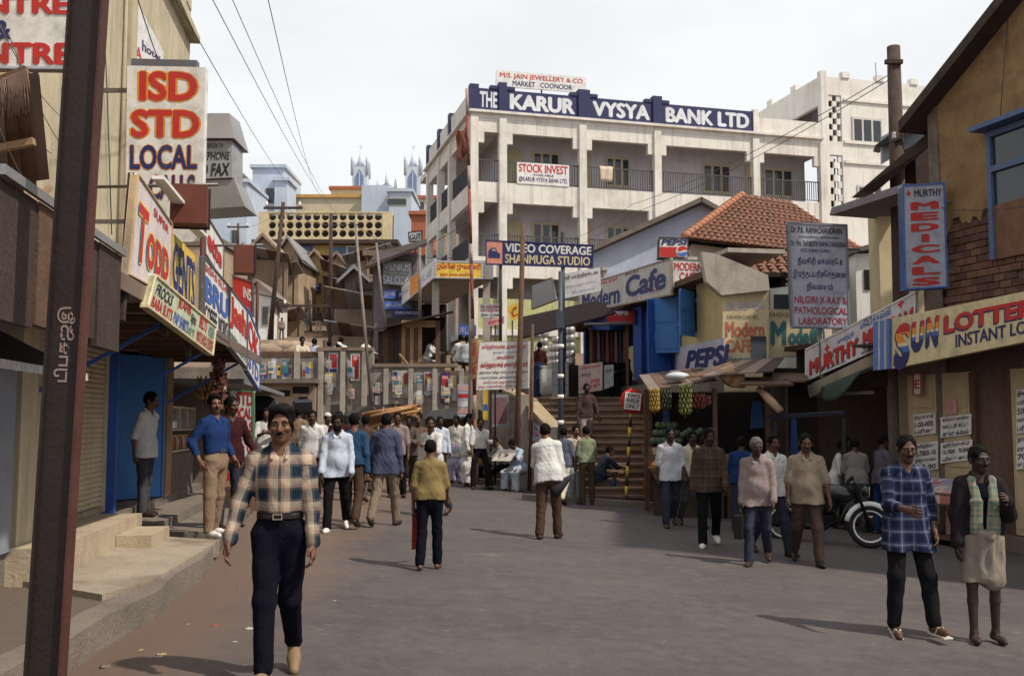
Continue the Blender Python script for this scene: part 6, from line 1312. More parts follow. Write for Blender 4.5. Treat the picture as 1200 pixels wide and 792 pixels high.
# ---------------------------------------------------------------- chemist
MS = empty('chemist_shop', MR @ Vector((6, -1, gz)), 'dark open chemist shop under the red and white sign', 'shop')
def ms(name, s0, s1, d0, d1, z0, z1, m, par=None): return MB(MR).box(s0, s1, d0, d1, z0, z1).build(name, m, par or MS)
m0, m1 = rs_(1050)+.05, rs_(940);
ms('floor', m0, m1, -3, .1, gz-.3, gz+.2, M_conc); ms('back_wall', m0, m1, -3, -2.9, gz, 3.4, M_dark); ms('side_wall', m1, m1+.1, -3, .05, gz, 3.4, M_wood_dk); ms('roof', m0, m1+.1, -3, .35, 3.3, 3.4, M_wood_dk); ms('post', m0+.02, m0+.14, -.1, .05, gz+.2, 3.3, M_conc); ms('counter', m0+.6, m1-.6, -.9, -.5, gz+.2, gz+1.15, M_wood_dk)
for z in (1.0, 1.4, 1.8, 2.2): ms('shelf', m0+.2, m1-.3, -2.88, -2.6, z, z+.03, M_wood)
rr = random.Random(8)
for z in (1.03, 1.43, 1.83, 2.23):
 for i in range(9): s = m0+.35+i*(m1-m0-.8)/9; ms('box_stock', s, s+.22, -2.87, -2.7, z, z+.2+.1*rr.random(), tm[rr.randrange(4)])
MLn = Line(13.33-.62, -.313)
sign('shop_sign', 'slanting white MURTHY MEDICALS signboard with red capitals', 'sign', [(944, 409), (1073, 341), (1073, 390), (944, 447)], MLn, paint('murthy_board', (.55, .53, .55)), [('MURTHY', .04, .42, .52, .88, P_red, {'off': .06, 'shade': (P_black, .006, .03)}), ('MEDICALS', .56, .34, 1.0, .82, P_red, {'off': .06, 'shade': (P_black, .006, .03)}), ('முர்த்தி', .33, .2, .48, .38, P_blue, {'off': .02}), ('மெடிக்கல்ஸ்', .54, .05, .80, .26, P_blue, {'off': .02}), ('+', .2, .2, .25, .42, P_red, {'off': .05}), ('+', .86, .02, .91, .22, P_red, {'off': .05}), ('FOR PRESCRIPTIONS', .22, .9, .4, .97, P_navy), ('RETAIL & WHOLESALE', .55, .88, .85, .95, P_navy)], P_white, .03)
p, q = MLn.hit(948, 452), MLn.hit(1045, 408); MB().bar(p+Vector((0, 0, -.12)), q+Vector((0, 0, -.08)), .04, .26).build('wood_fascia', M_conc_pale, None, 'pale wooden board running below the chemist sign', 'board')
b0 = MB(); vs = []; n_ = 12
for i in range(n_+1):
 t = i/n_; a = MLn.hit(965+72*t, 452-30*t)
 for j in range(5): vs.append(a+Vector((-.02*j-.05, -.03*j, -.02-.13*j*(.6+.5*math.sin(t*5+1))*(1-.5*abs(2*t-1)))))
b0.add(vs, [(i*5+j, i*5+j+1, (i+1)*5+j+1, (i+1)*5+j) for i in range(n_) for j in range(4)], True); o = b0.build('tarpaulin', C_('tarp_green', (.10, .13, .105)), None, 'grey green tarpaulin rolled under the chemist sign', 'tarpaulin'); o.modifiers.new('s', 'SOLIDIFY').thickness = .02
ms('rolled_shutter', m0+.1, m0+2.0, -.1, .2, 2.45, 2.75, M_wood_dk); ms('lamp_bar', m0+.3, m0+2.6, .22, .26, 2.3, 2.36, mat('tube', (.3, .28, .27)))
def lab(q, r): MB().bar(q[1]+Vector((.3, .15, -.5)), q[0]+Vector((.2, .15, -.5)), .05).build('bracket', M_steel, r); MB().bar(q[3].lerp(q[2], .5)+Vector((0, .08, .3)), q[3].lerp(q[2], .5)+Vector((0, .08, -1.0)), .06).build('bracket', M_steel, r)
P_labb = paint('lab_board', (.36, .37, .45)); P_mar = paint('maroon', (.30, .02, .05))
sign('hanging_sign', 'grey X-RAY and PATHOLOGICAL LABORATORY board with blue Tamil lines', 'sign', [(923, 260), (993, 263), (997, 385), (928, 384)], Front(20.6), P_labb, [('Dr. P.K. RAMACHANDRAN', .05, .04, .9, .10, P_black, {'off': .025}), ('consultant radiologist', .18, .125, .85, .15, P_black), ('Dr. Mrs. SHOBDEVI RAMACHANDRAN', .04, .175, .97, .225, P_black, {'off': .02}), ('ECG X-RAY CLINIC', .2, .25, .7, .28, P_black), ('நீலகிரி எக்ஸ்ரே &', .14, .33, .9, .42, P_navy, {'off': .02}), ('இரத்தப்பரிசோதனை', .06, .45, .95, .54, P_navy, {'off': .02}), ('நிலையம்', .28, .57, .72, .66, P_navy, {'off': .02}), ('NILGIRI X-RAY &', .06, .70, .95, .77, P_mar, {'off': .02}), ('PATHOLOGICAL', .06, .80, .95, .87, P_mar, {'off': .02}), ('LABORATORY', .12, .90, .95, .97, P_mar, {'off': .02})], M_frame_g, .04, thick=.15, extra=lab)
def med(q, r):
 patch(q, .0, .31-.08, 1, .235, P_lav, r); MB().bar(q[1]+Vector((-.05, .15, -.3)), q[1]+Vector((.6, .15, -.3)), .05).build('bracket', M_steel, r); MB().bar(q[2]+Vector((-.05, .15, .3)), q[2]+Vector((.6, .15, .3)), .05).build('bracket', M_steel, r)
 for (a, b_, c, d) in ((.10, .075, .19, .095), (.13, .055, .16, .115)): patch(q, a, b_, c, d, P_red, r, .007 if a > .12 else .0085, 'red_cross')
lines = [('MURTHY', .28, .055, .92, .125, P_black, {'off': .03})]+[(ch, .18 if ch != 'I' else .42, .17+i*.103, .84 if ch != 'I' else .6, .17+i*.103+.078, P_red, {'off': .06}) for i, ch in enumerate('MEDICALS')]
sign('hanging_sign', 'vertical MURTHY MEDICALS sign with red letters stacked down a pale board', 'sign', [(1057, 217), (1107, 214), (1111, 337), (1060, 340)], Front(17.7), P_labb, lines, P_blue, .03, thick=.2, extra=med)
# wooden electric pole
p = at(1060, 500, 19.6); q = at(1047, 55, 19.6); p.z = gz+.05; EP = pole('electric_pole', 'weathered wooden electric pole behind the vertical chemist sign', [p, p.lerp(q, .5), q], [.17, .15, .125], mat('pole_wood', (.065, .042, .036), .9, .3, 6, .5, 30));
MB().bar(q+Vector((-.22, -.12, -.35)), q+Vector((.12, -.12, -.35)), .08).build('crossarm', M_wood_dk, EP); z2 = at(1050, 165, 19.6); MB().bar(z2+Vector((-.2, -.16, -.08)), z2+Vector((.55, -.16, .22)), .05).build('crossarm', M_black, EP)
for dx in (-.1, .15, .4): MB().lathe([(.02, 0), (.04, .03), (.03, .1), (.045, .12), (.0, .14)], z2+Vector((dx, -.16, .03+dx*.4)), 8).build('insulator', M_white, EP)
wire('service cable from the wooden electric pole to the bank', [at(1045, 92, 19.5), at(740, 250, 40), at(640, 300, 44)], .012, .25); wire('second service cable just above the first, towards the bank', [at(1045, 86, 19.5), at(740, 240, 40), at(640, 290, 44)], .012, .25); wire('cable from the electric pole across the chemist sign to the ochre wall', [at(1050, 215, 19.4), at(1110, 245, 17.5), at(1215, 240, 15.8)], .01, .05); wire('slack cable hanging down the ochre wall', [at(1182, 5, 16.4), at(1172, 140, 16.5)], .01)
# curved concrete balcony and slate roofed block behind the chemist
BB = empty('balcony_block', at(1045, 345, 21), 'plain block with curved concrete sunshade and cream pillar above the chemist', 'building')
sA, sB2 = Line(12.75, -.313).hit(972, 259), Line(12.75, -.313).hit(1057, 216); sB2.z = sA.z = 5.9; inn = Vector((1.24, .39, 0)); dn = Vector((.05, 0, .16))
MB().hexa([sA, sB2, sB2+inn, sA+inn], [w+dn for w in (sA, sB2, sB2+inn, sA+inn)]).build('sunshade', mat('sunshade', (.16, .14, .155), .9, .15), BB)
a, c = at(1032, 350, 20.4), at(1062, 245, 20.4); MB().box(a.x, c.x+.3, 20.4, 21.0, 2.8, c.z).build('pillar', M_poster, BB); MB().box(c.x+.3, c.x+2.2, 20.6, 21.2, 2.8, 8.2).build('wall', M_wood_dk, BB)
p = [at(1010, 222, 19.2), at(1094, 150, 18.6), at(1094, 168, 18.6), at(1030, 222, 19.2)]; MB().hexa(p, [w+Vector((.8, 3.0, .5)) for w in p]).build('eave', M_wood_dk, BB); p = [at(1034, 160, 20.5), at(1090, 128, 20.0), at(1090, 158, 20), at(1034, 192, 20.5)]; MB().hexa(p, [w+Vector((0, .1, 0)) for w in p]).build('fascia', mat('grey_fascia', (.36, .38, .45), .8, .15, 3, 0, None, .3, (.2, .2, .22)), BB)
p = [at(1026, 170, 20.2), at(1096, 118, 19.6), at(1096, 126, 19.6), at(1034, 172, 20.2)]; MB().hexa(p, [w+Vector((1.2, 3.5, .8)) for w in p]).build('roof', mat('slate', (.10, .10, .12), .8, .2), BB)
# ---------------------------------------------------------------- fruit stall
FSx = empty('fruit_stall', at(815, 590, 20.3), 'ramshackle wooden fruit stall with patched tin roof below the cafe', 'stall')
def fx(px, Y=20.3): return at(px, 495, Y).x
gs = g(4, 20.3)
for (px, Y) in ((757, 20.9), (838, 20.1), (900, 19.9), (838, 21.9), (762, 22)): x = fx(px, Y); MB().box(x-.04, x+.04, Y-.04, Y+.04, gs-.05, 2.42).build('post', M_wood, FSx)
for i in range(6):
 x0, x1 = fx(757, 20.3)+i*.22, fx(757, 20.3)+i*.22+.24; z_ = 2.38+.03*i; MB().hexa([(x0, 19.85, z_), (x1, 19.85, z_+.02), (x1+.1, 22.1, z_+.40), (x0+.1, 22.1, z_+.38)], [(x0, 19.85, z_+.02), (x1, 19.85, z_+.04), (x1+.1, 22.1, z_+.42), (x0+.1, 22.1, z_+.40)]).build('roof_sheet', [M_tin, M_wood, M_wood_dk][i % 3], FSx)
a = [at(803, 443, 19.6), at(858, 424, 21), at(918, 420, 21.8), at(905, 436, 19.7)]
for i in range(5):
 t0, t1 = i/5, (i+1.05)/5; p4 = [a[0].lerp(a[3], t0), a[0].lerp(a[3], t1), a[1].lerp(a[2], t1), a[1].lerp(a[2], t0)]; MB().hexa([w+Vector((0, 0, .004*(i % 2))) for w in p4], [w+Vector((0, 0, .025+.004*(i % 2))) for w in p4]).build('roof_sheet', [M_wood, M_tin, M_wood, M_tin, M_wood_dk][i], FSx)
a = [at(866, 452, 19.3), at(930, 452, 19.3), at(915, 444, 20.6), at(868, 444, 20.6)]; MB().hexa(a, [w+Vector((0, 0, .04)) for w in a]).build('roof_sheet', M_wood, FSx)
MB().box(fx(757, 22.1), fx(905, 22.1), 22.1, 22.15, gs, 2.4).build('back_wall', M_dark, FSx)
MB().hexa([(fx(762), 19.7, gs+.75), (fx(842), 19.7, gs+.75), (fx(842), 21.9, gs+1.25), (fx(762), 21.9, gs+1.25)], [(fx(762), 19.7, gs+.82), (fx(842), 19.7, gs+.82), (fx(842), 21.9, gs+1.32), (fx(762), 21.9, gs+1.32)]).build('counter', M_wood, FSx); MB().box(fx(762), fx(842), 19.9, 19.95, gs-.02, gs+.75).build('counter_front', M_wood_dk, FSx)
MB().box(fx(846), fx(900), 19.9, 20.6, gs-.02, gs+.95).build('counter', M_wood_dk, FSx)
MB().box(fx(848), fx(868), 19.8, 20.3, gs+.951, gs+1.22).build('wooden_crate', M_woodp, None, 'pale wooden crate on the stall counter behind the walkers', 'crate', 'crates on the stall counter'); MB().box(fx(870), fx(886), 19.8, 20.3, gs+.951, gs+1.25).build('wooden_crate', mat('crate_red', (.16, .05, .035), .8, .2), None, 'dark red crate on the stall counter next to the pale one', 'crate', 'crates on the stall counter')
def hang(px, py, Y): p = at(px, py, Y); return (p.x, p.y, p.z)
B = bananas
B('banana_bunch', 'ripe yellow banana bunch hanging leftmost at the fruit stall', hang(767, 460, 19.8), M_ban, hands=5, hh=.085, r=.085); B('banana_bunch', 'dark bunch of bananas hanging second from the left at the fruit stall', hang(780, 462, 19.9), mat('banana_dark', (.05, .06, .03), .5, .3, 20), hands=4, hh=.09, r=.1); B('banana_bunch', 'big green banana bunch hanging at the middle of the fruit stall', hang(803, 455, 19.7), M_bang, hands=6, hh=.095, r=.11); B('banana_bunch', 'reddish banana bunch hanging right of the green one', hang(818, 466, 19.9), M_banr, hands=3, hh=.09, r=.13); B('banana_bunch', 'small reddish bunch hanging rightmost at the fruit stall', hang(826, 468, 20), mat('banana_red2', (.25, .08, .06), .5, .25, 20), hands=2, hh=.09, r=.11)
M_mel = mat('melon', (.06, .10, .05), .4, .4, 30, 0, None, .4, (.2, .24, .14), 12)
for j, (n_, py) in enumerate(((6, 516), (5, 507), (4, 498))):
 for i in range(n_): p = at(766+i*6+j*3, py, 20.3+j*.12); MB().ball(p, .075, 10, 8, (1, 1, .9)).build('melon', M_mel, None, f'green melon, {["first", "second", "third", "fourth", "fifth", "sixth"][i]} from the left in the {["front", "middle", "top"][j]} row of the stall pile', 'melon', 'melons piled on the stall')
for i in range(9): p = at(800+i*4.2, 509-(i % 3)*2.5, 20.2); MB().ball(p, .06, 8, 6).build('green_fruit', M_mel, None, f'small green fruit beside the melons, {["first", "second", "third", "fourth", "fifth", "sixth", "seventh", "eighth", "ninth"][i]} from the left', 'fruit', 'loose fruit on the stall')
for i, (px, py, tl) in enumerate(((853, 440, .9), (864, 446, .1))):
 p = at(px, py, 20); M2 = Matrix.Translation(p) @ Matrix.Rotation(tl, 4, 'Y'); b0 = MB(M2).lathe([(.15, -.13), (.17, -.1), (.13, .14), (.11, .15)], (0, 0, 0), 14); b0.build('basket', mat('basket', (.38, .23, .12), .9, .25, 30, .5, 60), None, f'woven basket {["tipped on its side", "standing upside down"][i]} on the stall roof', 'basket', 'baskets on the stall roof')
b0 = MB(); b0.ball(at(794, 441, 20.2), .2, 12, 8, (1.2, .8, .45)); b0.build('plastic_sack', mat('plastic', (.45, .48, .52), .4, .15, 10), None, 'crumpled pale plastic sack on the stall roof', 'sack')
p = at(889, 455, 19.6); q = at(915, 482, 19.2); MB().tube([p, p.lerp(q, .5), q], [.06, .085, .07], 10).build('rolled_mat', mat('mat_roll', (.36, .25, .17), .9, .2), None, 'pale rolled mat hanging at the right end of the fruit stall', 'mat')
for (px, py, h_, w_, lb) in ((887, 470, .55, .14, 'blue cloth hanging inside the fruit stall'), (930, 490, .9, .09, 'blue cloth strip hanging beside the chemist stall'), (781, 478, .9, .1, 'dark blue cloth hanging behind the bananas')):
 p = at(px, py, 20.6); MB().hexa([p+Vector((-w_, 0, -h_)), p+Vector((w_, .03, -h_*.95)), p+Vector((w_, .06, -h_*.95)), p+Vector((-w_, .03, -h_))], [p+Vector((-w_*.6, 0, 0)), p+Vector((w_*.6, 0, 0)), p+Vector((w_*.6, .03, 0)), p+Vector((-w_*.6, .03, 0))]).build('hanging_cloth', C_('blue_hang', (.06, .13, .35)), None, lb, 'cloth')
# dark stall between fruit stall and chemist
DS = empty('dark_stall', at(915, 590, 20.6), 'dark covered stall with blue awning rail between fruit stall and chemist', 'stall'); x0, x1 = fx(905, 21), fx(960, 21.5)
MB().box(x0, x1, 21.6, 21.7, gs-.3, 2.9).build('back_wall', M_dark, DS); MB().box(x0, x0+.06, 20, 21.6, gs-.1, 2.6).build('side_wall', M_wood_dk, DS); MB().box(x0, x1, 20, 20.6, gs-.3, gs+.85).build('counter', M_wood_dk, DS)
a, c = at(905, 491, 19.4), at(990, 486, 18.8); MB().hexa([a, c, c+Vector((.02, .3, .02)), a+Vector((.02, .3, .02))], [w+Vector((0, 0, .06)) for w in (a, c, c+Vector((.02, .3, .02)), a+Vector((.02, .3, .02)))]).build('awning', mat('awning_navy', (.012, .014, .028), .8, .2), DS)
for px, Y in ((908, 19.5), (988, 18.9)): x = fx(px, Y); MB().box(x-.03, x+.03, Y-.03, Y+.03, g(x, Y), at(px, 489, Y).z).build('post', M_black, DS)
MB().hexa([at(905, 448, 20), at(945, 448, 20), at(945, 438, 21.8), at(905, 438, 21.8)], [w+Vector((0, 0, .04)) for w in (at(905, 448, 20), at(945, 448, 20), at(945, 438, 21.8), at(905, 438, 21.8))]).build('roof', M_wood, DS)
for i in range(7): x = x0+.1+i*.11; MB().lathe([(.04, 0), (.045, .1), (.02, .16), (.02, .2)], (x, 20.2, gs+.851), 8).build('bottle', mat('bottle_glass', (.12, .13, .10), .2, .2), None, f'bottle on the dark stall counter, {["first", "second", "third", "fourth", "fifth", "sixth", "seventh"][i]} from the left', 'bottle', 'bottles on the dark stall')
sign('stall_placard', 'small red edged vertical placard by the chemist post', 'sign', [(1070, 437), (1080, 437), (1080, 463), (1070, 463)], Line(13.33-.15, -.313), P_white, [('E', .2, .3, .8, .7, P_red)], P_red, .02, thick=.02)
fr_ = [mat('orange_fruit', (.45, .17, .03), .5, .2), mat('red_fruit', (.30, .05, .03), .5, .2), mat('lime_fruit', (.25, .28, .06), .5, .2)]; rr = random.Random(21)
for k_, (x0, col) in enumerate(((fx(768), 'orange'), (fx(786), 'red'), (fx(806), 'lime'), (fx(824), 'orange'))):
 BS = MB().lathe([(.14, 0), (.2, .1), (.21, .11)], (x0, 19.95, gs+.875), 14).build('fruit_basket', mat('basket', (0, 0, 0)), None, f'round basket of {col} fruit on the stall counter, {ORD[k_]} from the left', 'basket', 'fruit baskets on the counter')
 for i in range(16): a_ = i*2.4; r_ = .13*math.sqrt(i/16); MB().ball((x0+r_*math.cos(a_), 19.95+r_*math.sin(a_), gs+1.0+.08*(1-i/16)), .04, 7, 5).build('fruit', fr_['orange red lime'.split().index(col)], None, f'{col} fruit heaped in the {ORD[k_]} basket from the left of the stall', 'fruit', f'{col} fruit of the {ORD[k_]} basket')
# ================================================================ street end: retaining wall, terrace shops and the hillside town
RWY = 29.6; RF = Front(RWY)
RW = empty('retaining_wall', at(430, 495, RWY)-Vector((0, 0, 1.3)), 'tall stained retaining wall with pilasters and posters at the street end', 'wall')
def rw(name, px0, px1, y_top, m, d0=0, d1=.35, ybot=None, par=None, Y=RWY):
 a, c = at(px0, y_top, Y), at(px1, y_top, Y); zb = (g(a.x, Y)-.15) if ybot is None else at(px0, ybot, Y).z
 return MB().box(a.x, c.x, Y+d0, Y+d1, zb, a.z).build(name, m, par or RW)
rw('wall', 262, 372, 415, M_stonew); rw('wall', 372.2, 437, 410, M_stonew); rw('wall', 437.2, 520, 428, M_stonew); rw('wall', 520.2, 600, 440, M_stonew)
rw('coping', 371, 437, 407, mat('wall_cap', (.22, .16, .12), .9, .2), -.08, .4, 411); rw('coping', 438, 536, 426, mat('wall_cap', (0, 0, 0)), -.06, .4, 430)
for px in (349, 377, 403, 428): rw('pilaster', px-2.8, px+2.8, 412, M_pilaster, -.16, -.002)
for px in (453, 482, 510, 541): rw('pilaster', px-2.6, px+2.6, 432, M_pilaster, -.16, -.002)
rw('stained_band', 262, 372, 418, M_wood, -.02, -.002, 412);
# low store with vents built against the wall
LV = empty('low_store', at(335, 495, 29.2)-Vector((0, 0, 1.25)), 'low plastered store with three vent openings against the retaining wall', 'building')
M_lv = mat('store_plaster', (.30, .22, .16), .9, .2, 3, 0, None, .4, (.15, .1, .08)); rw('wall', 285, 369, 449, M_lv, 0, .36, None, LV, 29.2); a = at(285, 449, 29.15); c = at(370, 446, 29.15)
MB().box(a.x, c.x+.05, 28.9, 29.6, a.z, a.z+.12).build('roof_edge', M_conc, LV)
for p0, p1, y0, y1 in ((300, 315, 461, 468), (322, 340, 457, 464), (343, 362, 453, 461), (350, 361, 465, 482)): rw('vent', p0, p1, y0, M_dark, -.02, -.002, y1, LV, 29.2)
# posters
PF = Front(RWY-.03)
P_maroon = paint('poster_maroon', (.25, .05, .05)); P_paper = paint('poster_paper', (.42, .38, .35), dirt=.75, dscale=7)
def poster(label, x0, y0, x1, y1, m, bits=(), pl=PF):
 def ex(q, r):
  for i_, (u0, v0, u1, v1, mm) in enumerate(bits): patch(q, u0, v0, u1, v1, mm, r, .004+.0012*i_, 'print')
 return sign('poster', label, 'poster', [(x0, y0), (x1, y0), (x1, y1), (x0, y1)], pl, m, (), None, thick=.008, extra=ex, group='posters on the street end walls')
poster('tall red and blue film poster between two pilasters of the wall', 385, 413, 396, 437, P_lav, ((.12, .1, .88, .75, P_red), (.2, .2, .75, .5, P_maroon), (.12, .8, .88, .96, P_navy)))
poster('torn pale poster under the tall red and blue one', 381, 437, 394, 454, P_paper, ((.3, .05, .8, .25, P_yellow), (.1, .6, .6, .9, P_pink)))
poster('tall crimson poster with white edge near the leaning pole', 411, 414, 422, 446, P_white, ((.14, .08, .86, .94, P_red), (.3, .1, .7, .25, P_pink), (.4, .4, .6, .6, P_maroon)))
poster('pale poster with blue face at the left end of the wall', 307, 430, 316, 449, P_paper, ((.2, .2, .7, .7, P_blue), (.5, .1, .9, .4, P_orange)))
poster('pale poster with blue face and orange corner, second on the left wall', 330, 427, 342, 446, P_paper, ((.25, .3, .7, .75, P_blue), (.05, .05, .4, .3, P_orange), (.7, .2, .95, .6, P_maroon)))
poster('pale poster with blue face, third on the left wall', 354, 424, 367, 443, P_paper, ((.3, .3, .7, .7, P_blue), (.6, .05, .95, .4, P_yellow), (.05, .5, .3, .9, P_maroon)))
poster('narrow pale blue strip poster on the left wall', 318, 420, 324, 448, P_lav, ((.2, .1, .8, .4, P_white),)); poster('small yellow slip poster beside the strip poster', 325, 428, 329, 440, P_yellow, ((.2, .2, .8, .5, P_black),))
poster('broad torn poster with yellow patch right of the leaning pole', 460, 434, 479, 466, P_paper, ((.3, .25, .7, .6, P_yellow), (.05, .05, .3, .3, P_navy), (.1, .7, .9, .8, P_lav), (.7, .1, .95, .5, P_maroon)))
poster('torn dark poster strip beside the broad torn one', 485, 436, 495, 472, P_grey, ((.1, .1, .6, .5, P_paper), (.3, .6, .9, .8, P_white))); poster('orange and maroon film poster on the right part of the wall', 497, 436, 507, 462, P_lav, ((.1, .05, .9, .85, P_maroon), (.25, .2, .75, .6, P_orange))); poster('tall crimson film poster at the right end of the wall', 516, 437, 527, 472, P_navy, ((.15, .08, .9, .93, P_red), (.3, .3, .7, .5, P_maroon), (.2, .1, .8, .2, P_pink)))
poster('pale yellow and white poster strip at the wall end', 529, 440, 535, 470, P_paper, ((.1, .1, .8, .4, P_yellow),)); poster('column of small white and blue bills at the wall end', 536, 450, 551, 488, P_lav, ((.05, .05, .9, .2, P_pink), (.05, .3, .9, .42, P_red), (.05, .55, .9, .7, P_white), (.1, .75, .9, .9, P_pink)), Front(27.5)); poster('yellow and blue painted strip beside the parapet', 566, 455, 572, 492, P_yellow, ((.1, .5, .9, .7, P_blue),), Front(26.6))
poster('large faded maroon poster on the upper parapet panel', 575, 462, 596, 500, P_grey, ((.1, .1, .9, .9, mat('faded_poster', (.22, .12, .13), .9, .3, 20)),), Front(26.2));
pl = Line(.36-.36*0+((1.0-.36)/(23.9-25.58))*-25.58-.025, (1.0-.36)/(23.9-25.58)); a = pl.hit(607, 490);
sign('poster', 'blue and red poster pasted on the sloping parapet of the steps', 'poster', [(605, 477), (634, 501), (634, 530), (605, 514)], pl, P_lav, [('விழா', .08, .1, .9, .3, P_blue), ('மாநாடு', .1, .35, .9, .6, P_red, {'off': .04}), ('வாரீர்', .15, .66, .8, .9, P_red)], None, thick=.008, group='posters on the street end walls')
# ---------------------------------------------------------------- shops on the terrace above the wall
SHD = empty('wooden_shed', at(485, 430, 31)-Vector((0, 0, .2)), 'wooden plank shed with slanting roof on top of the retaining wall', 'shed')
def bf(px, Y): return at(px, 400, Y).x
zt_ = 3.3
x0, x1 = bf(443, 31), bf(516, 31)
for i in range(7): xa = x0+i*.16; MB().box(xa, xa+.15, 31+.01*(i % 2), 31.05, zt_, at(443+i*5, 388-i*2.2, 31).z).build('plank', [M_wood_dk, M_wood, M_wood_dk][i % 3], SHD)
for i in range(5): xa = bf(471, 31)+i*.125; MB().box(xa, xa+.115, 30.9+.012*(i % 2), 30.94, zt_, at(471, 378, 31).z).build('plank', [M_woodp, M_wood][i % 2], SHD)
MB().box(bf(471, 31), bf(516, 31), 30.85, 30.92, at(471, 384, 31).z, at(471, 376, 31).z).build('lintel', M_woodp, SHD); MB().box(bf(511, 31), bf(516, 31), 30.8, 30.9, zt_, at(511, 376, 31).z).build('post', M_wood, SHD)
MB().box(bf(492, 31), bf(511, 31), 30.88, 30.95, zt_, at(492, 424, 31).z).build('half_wall', M_wood, SHD); MB().box(x0, x1, 33, 33.1, zt_, at(480, 372, 33).z).build('back_wall', M_dark, SHD);
a = [at(433, 388, 30.4), at(531, 365, 30.4), at(531, 367, 33.4), at(440, 387, 33.4)]; MB().hexa(a, [w+Vector((0, 0, .03)) for w in a]).build('roof', M_wood_dk, SHD)
p, q = at(470, 424, 30.7), at(486, 427, 30.7); MB().bar(at(468, 415, 30.6), at(479, 428, 30.3), .05).build('leaning_plank', M_woodp, None, 'loose pale plank leaning at the front of the wooden shed', 'plank')
# orange fronted shop canopy
OC = empty('canopy_shop', at(540, 420, 34.5)-Vector((0, 0, 1)), 'open shop under a deep flat canopy with orange front sign', 'shop')
cy = 34.0; A0, A1 = at(510, 305, cy), at(578, 311, cy); zc0, zc1 = at(510, 327, cy).z, A0.z
Mo = frameM((A0.x, cy, 0), R(4)); L_ = (A1.x-A0.x)/math.cos(R(4))
vdir = Vector((-.27, .963, 0)); dep = 7.5; pz = [Vector((A0.x, cy, 0)), Vector((A1.x, cy+.15, 0)), Vector((A1.x, cy+.15, 0))+vdir*dep, Vector((A0.x, cy, 0))+vdir*dep]
def lev(z): return [Vector((w.x, w.y, z)) for w in pz]
MB().hexa(lev(zc0+.02), lev(zc1)).build('canopy', mat('canopy_conc', (.25, .23, .22), .9, .15), OC)
pin = [w+(sum(pz, Vector())/4-w)*.12 for w in pz]
MB().hexa([Vector((w.x, w.y, 3.7)) for w in (pz[3], pz[2], pz[2]+vdir*.2, pz[3]+vdir*.2)], [Vector((w.x, w.y, zc0)) for w in (pz[3], pz[2], pz[2]+vdir*.2, pz[3]+vdir*.2)]).build('back_wall', M_dark, OC)
for w in (pin[0], pin[1], pin[3]): MB().box(w.x-.12, w.x+.12, w.y-.12, w.y+.12, 3.7, zc0+.02).build('pillar', M_pilaster, OC)
sign('shop_sign', 'orange Tamil sign on the front of the deep flat canopy', 'sign', [(510, 306), (566, 307), (566, 327), (510, 326)], Front(cy-.05, .04), P_yellow, [('ஜெயின் ஜுவல்லரி', .03, .1, .95, .55, P_red, {'off': .03}), ('தங்க நகை மாளிகை', .1, .66, .8, .92, P_red)], P_lav, .04)
sl_l = line_through((A0.x, cy), (pz[3].x, pz[3].y)); sl_l = Line(sl_l.a-.06, sl_l.b)
sign('shop_sign', 'white and orange side sign of the deep flat canopy', 'sign', [(466, 338), (509, 302), (509, 326), (466, 362)], sl_l, P_white, [('நகை', .06, .3, .36, .75, P_lav), ('கடன்', .66, .3, .95, .75, P_lav)], P_lav, .04, extra=lambda q, r: patch(q, .38, .08, .64, .92, P_orange, r))
# signs and shops left of the canopy
sign('shop_sign', 'grey green VENUS TAILORS painted board above the terrace', 'sign', [(447, 303), (484, 306), (484, 336), (448, 334)], Front(40), paint('venus', (.17, .18, .17)), [('VENUS', .05, .14, .92, .42, P_lav, {'off': .02}), ('ladies & gents', .1, .47, .8, .55, P_grey), ('SALOON', .02, .62, .95, .94, P_lav, {'off': .02})], M_wood_dk, .04)
VB = empty('terrace_shop', at(470, 400, 40.5)-Vector((0, 0, 1)), 'small two storey terrace shop with blue boards left of the canopy', 'shop'); MB().box(bf(438, 40.3), bf(488, 40.3), 40.3, 44, 4.3, at(470, 296, 40.3).z).build('wall', mat('terrace_shop_wall', (.14, .12, .14), .9, .2), VB); a = [at(428, 316, 39.5), at(500, 288, 39.5), at(500, 283, 43), at(440, 300, 43)]; MB().hexa(a, [w+Vector((0, 0, .12)) for w in a]).build('roof', M_wood_dk, VB)
for (x0_, y0_, x1_, y1_, m_, t_, lb) in ((449, 340, 464, 350, P_blue, 'நகை', 'small blue board with pale letters, left of the pair on the terrace shop'), (466, 341, 483, 351, P_navy, 'கடை', 'small dark blue board, right of the pair on the terrace shop'), (449, 353, 483, 362, P_blue, 'ஸ்டோர்ஸ்', 'wide blue board below the pair on the terrace shop'), (460, 363, 496, 371, P_navy, 'MAHARAJA', 'dark blue board with white capitals over the wooden shed'), (537, 381, 558, 394, P_blue, 'கடை', 'small blue painted board under the deep canopy')): sign('shop_sign', lb, 'sign', [(x0_, y0_), (x1_, y0_), (x1_, y1_), (x0_, y1_)], Front(40.1 if x0_ < 500 else 33), m_, [(t_, .1, .2, .9, .8, P_lav)], None, extra=None if x0_ < 500 else (lambda q, r: MB().tube([(q[3]+q[2])/2, Vector((((q[3]+q[2])/2).x, 33.03, 3.75))], .04, 6).build('post', M_wood, r)))
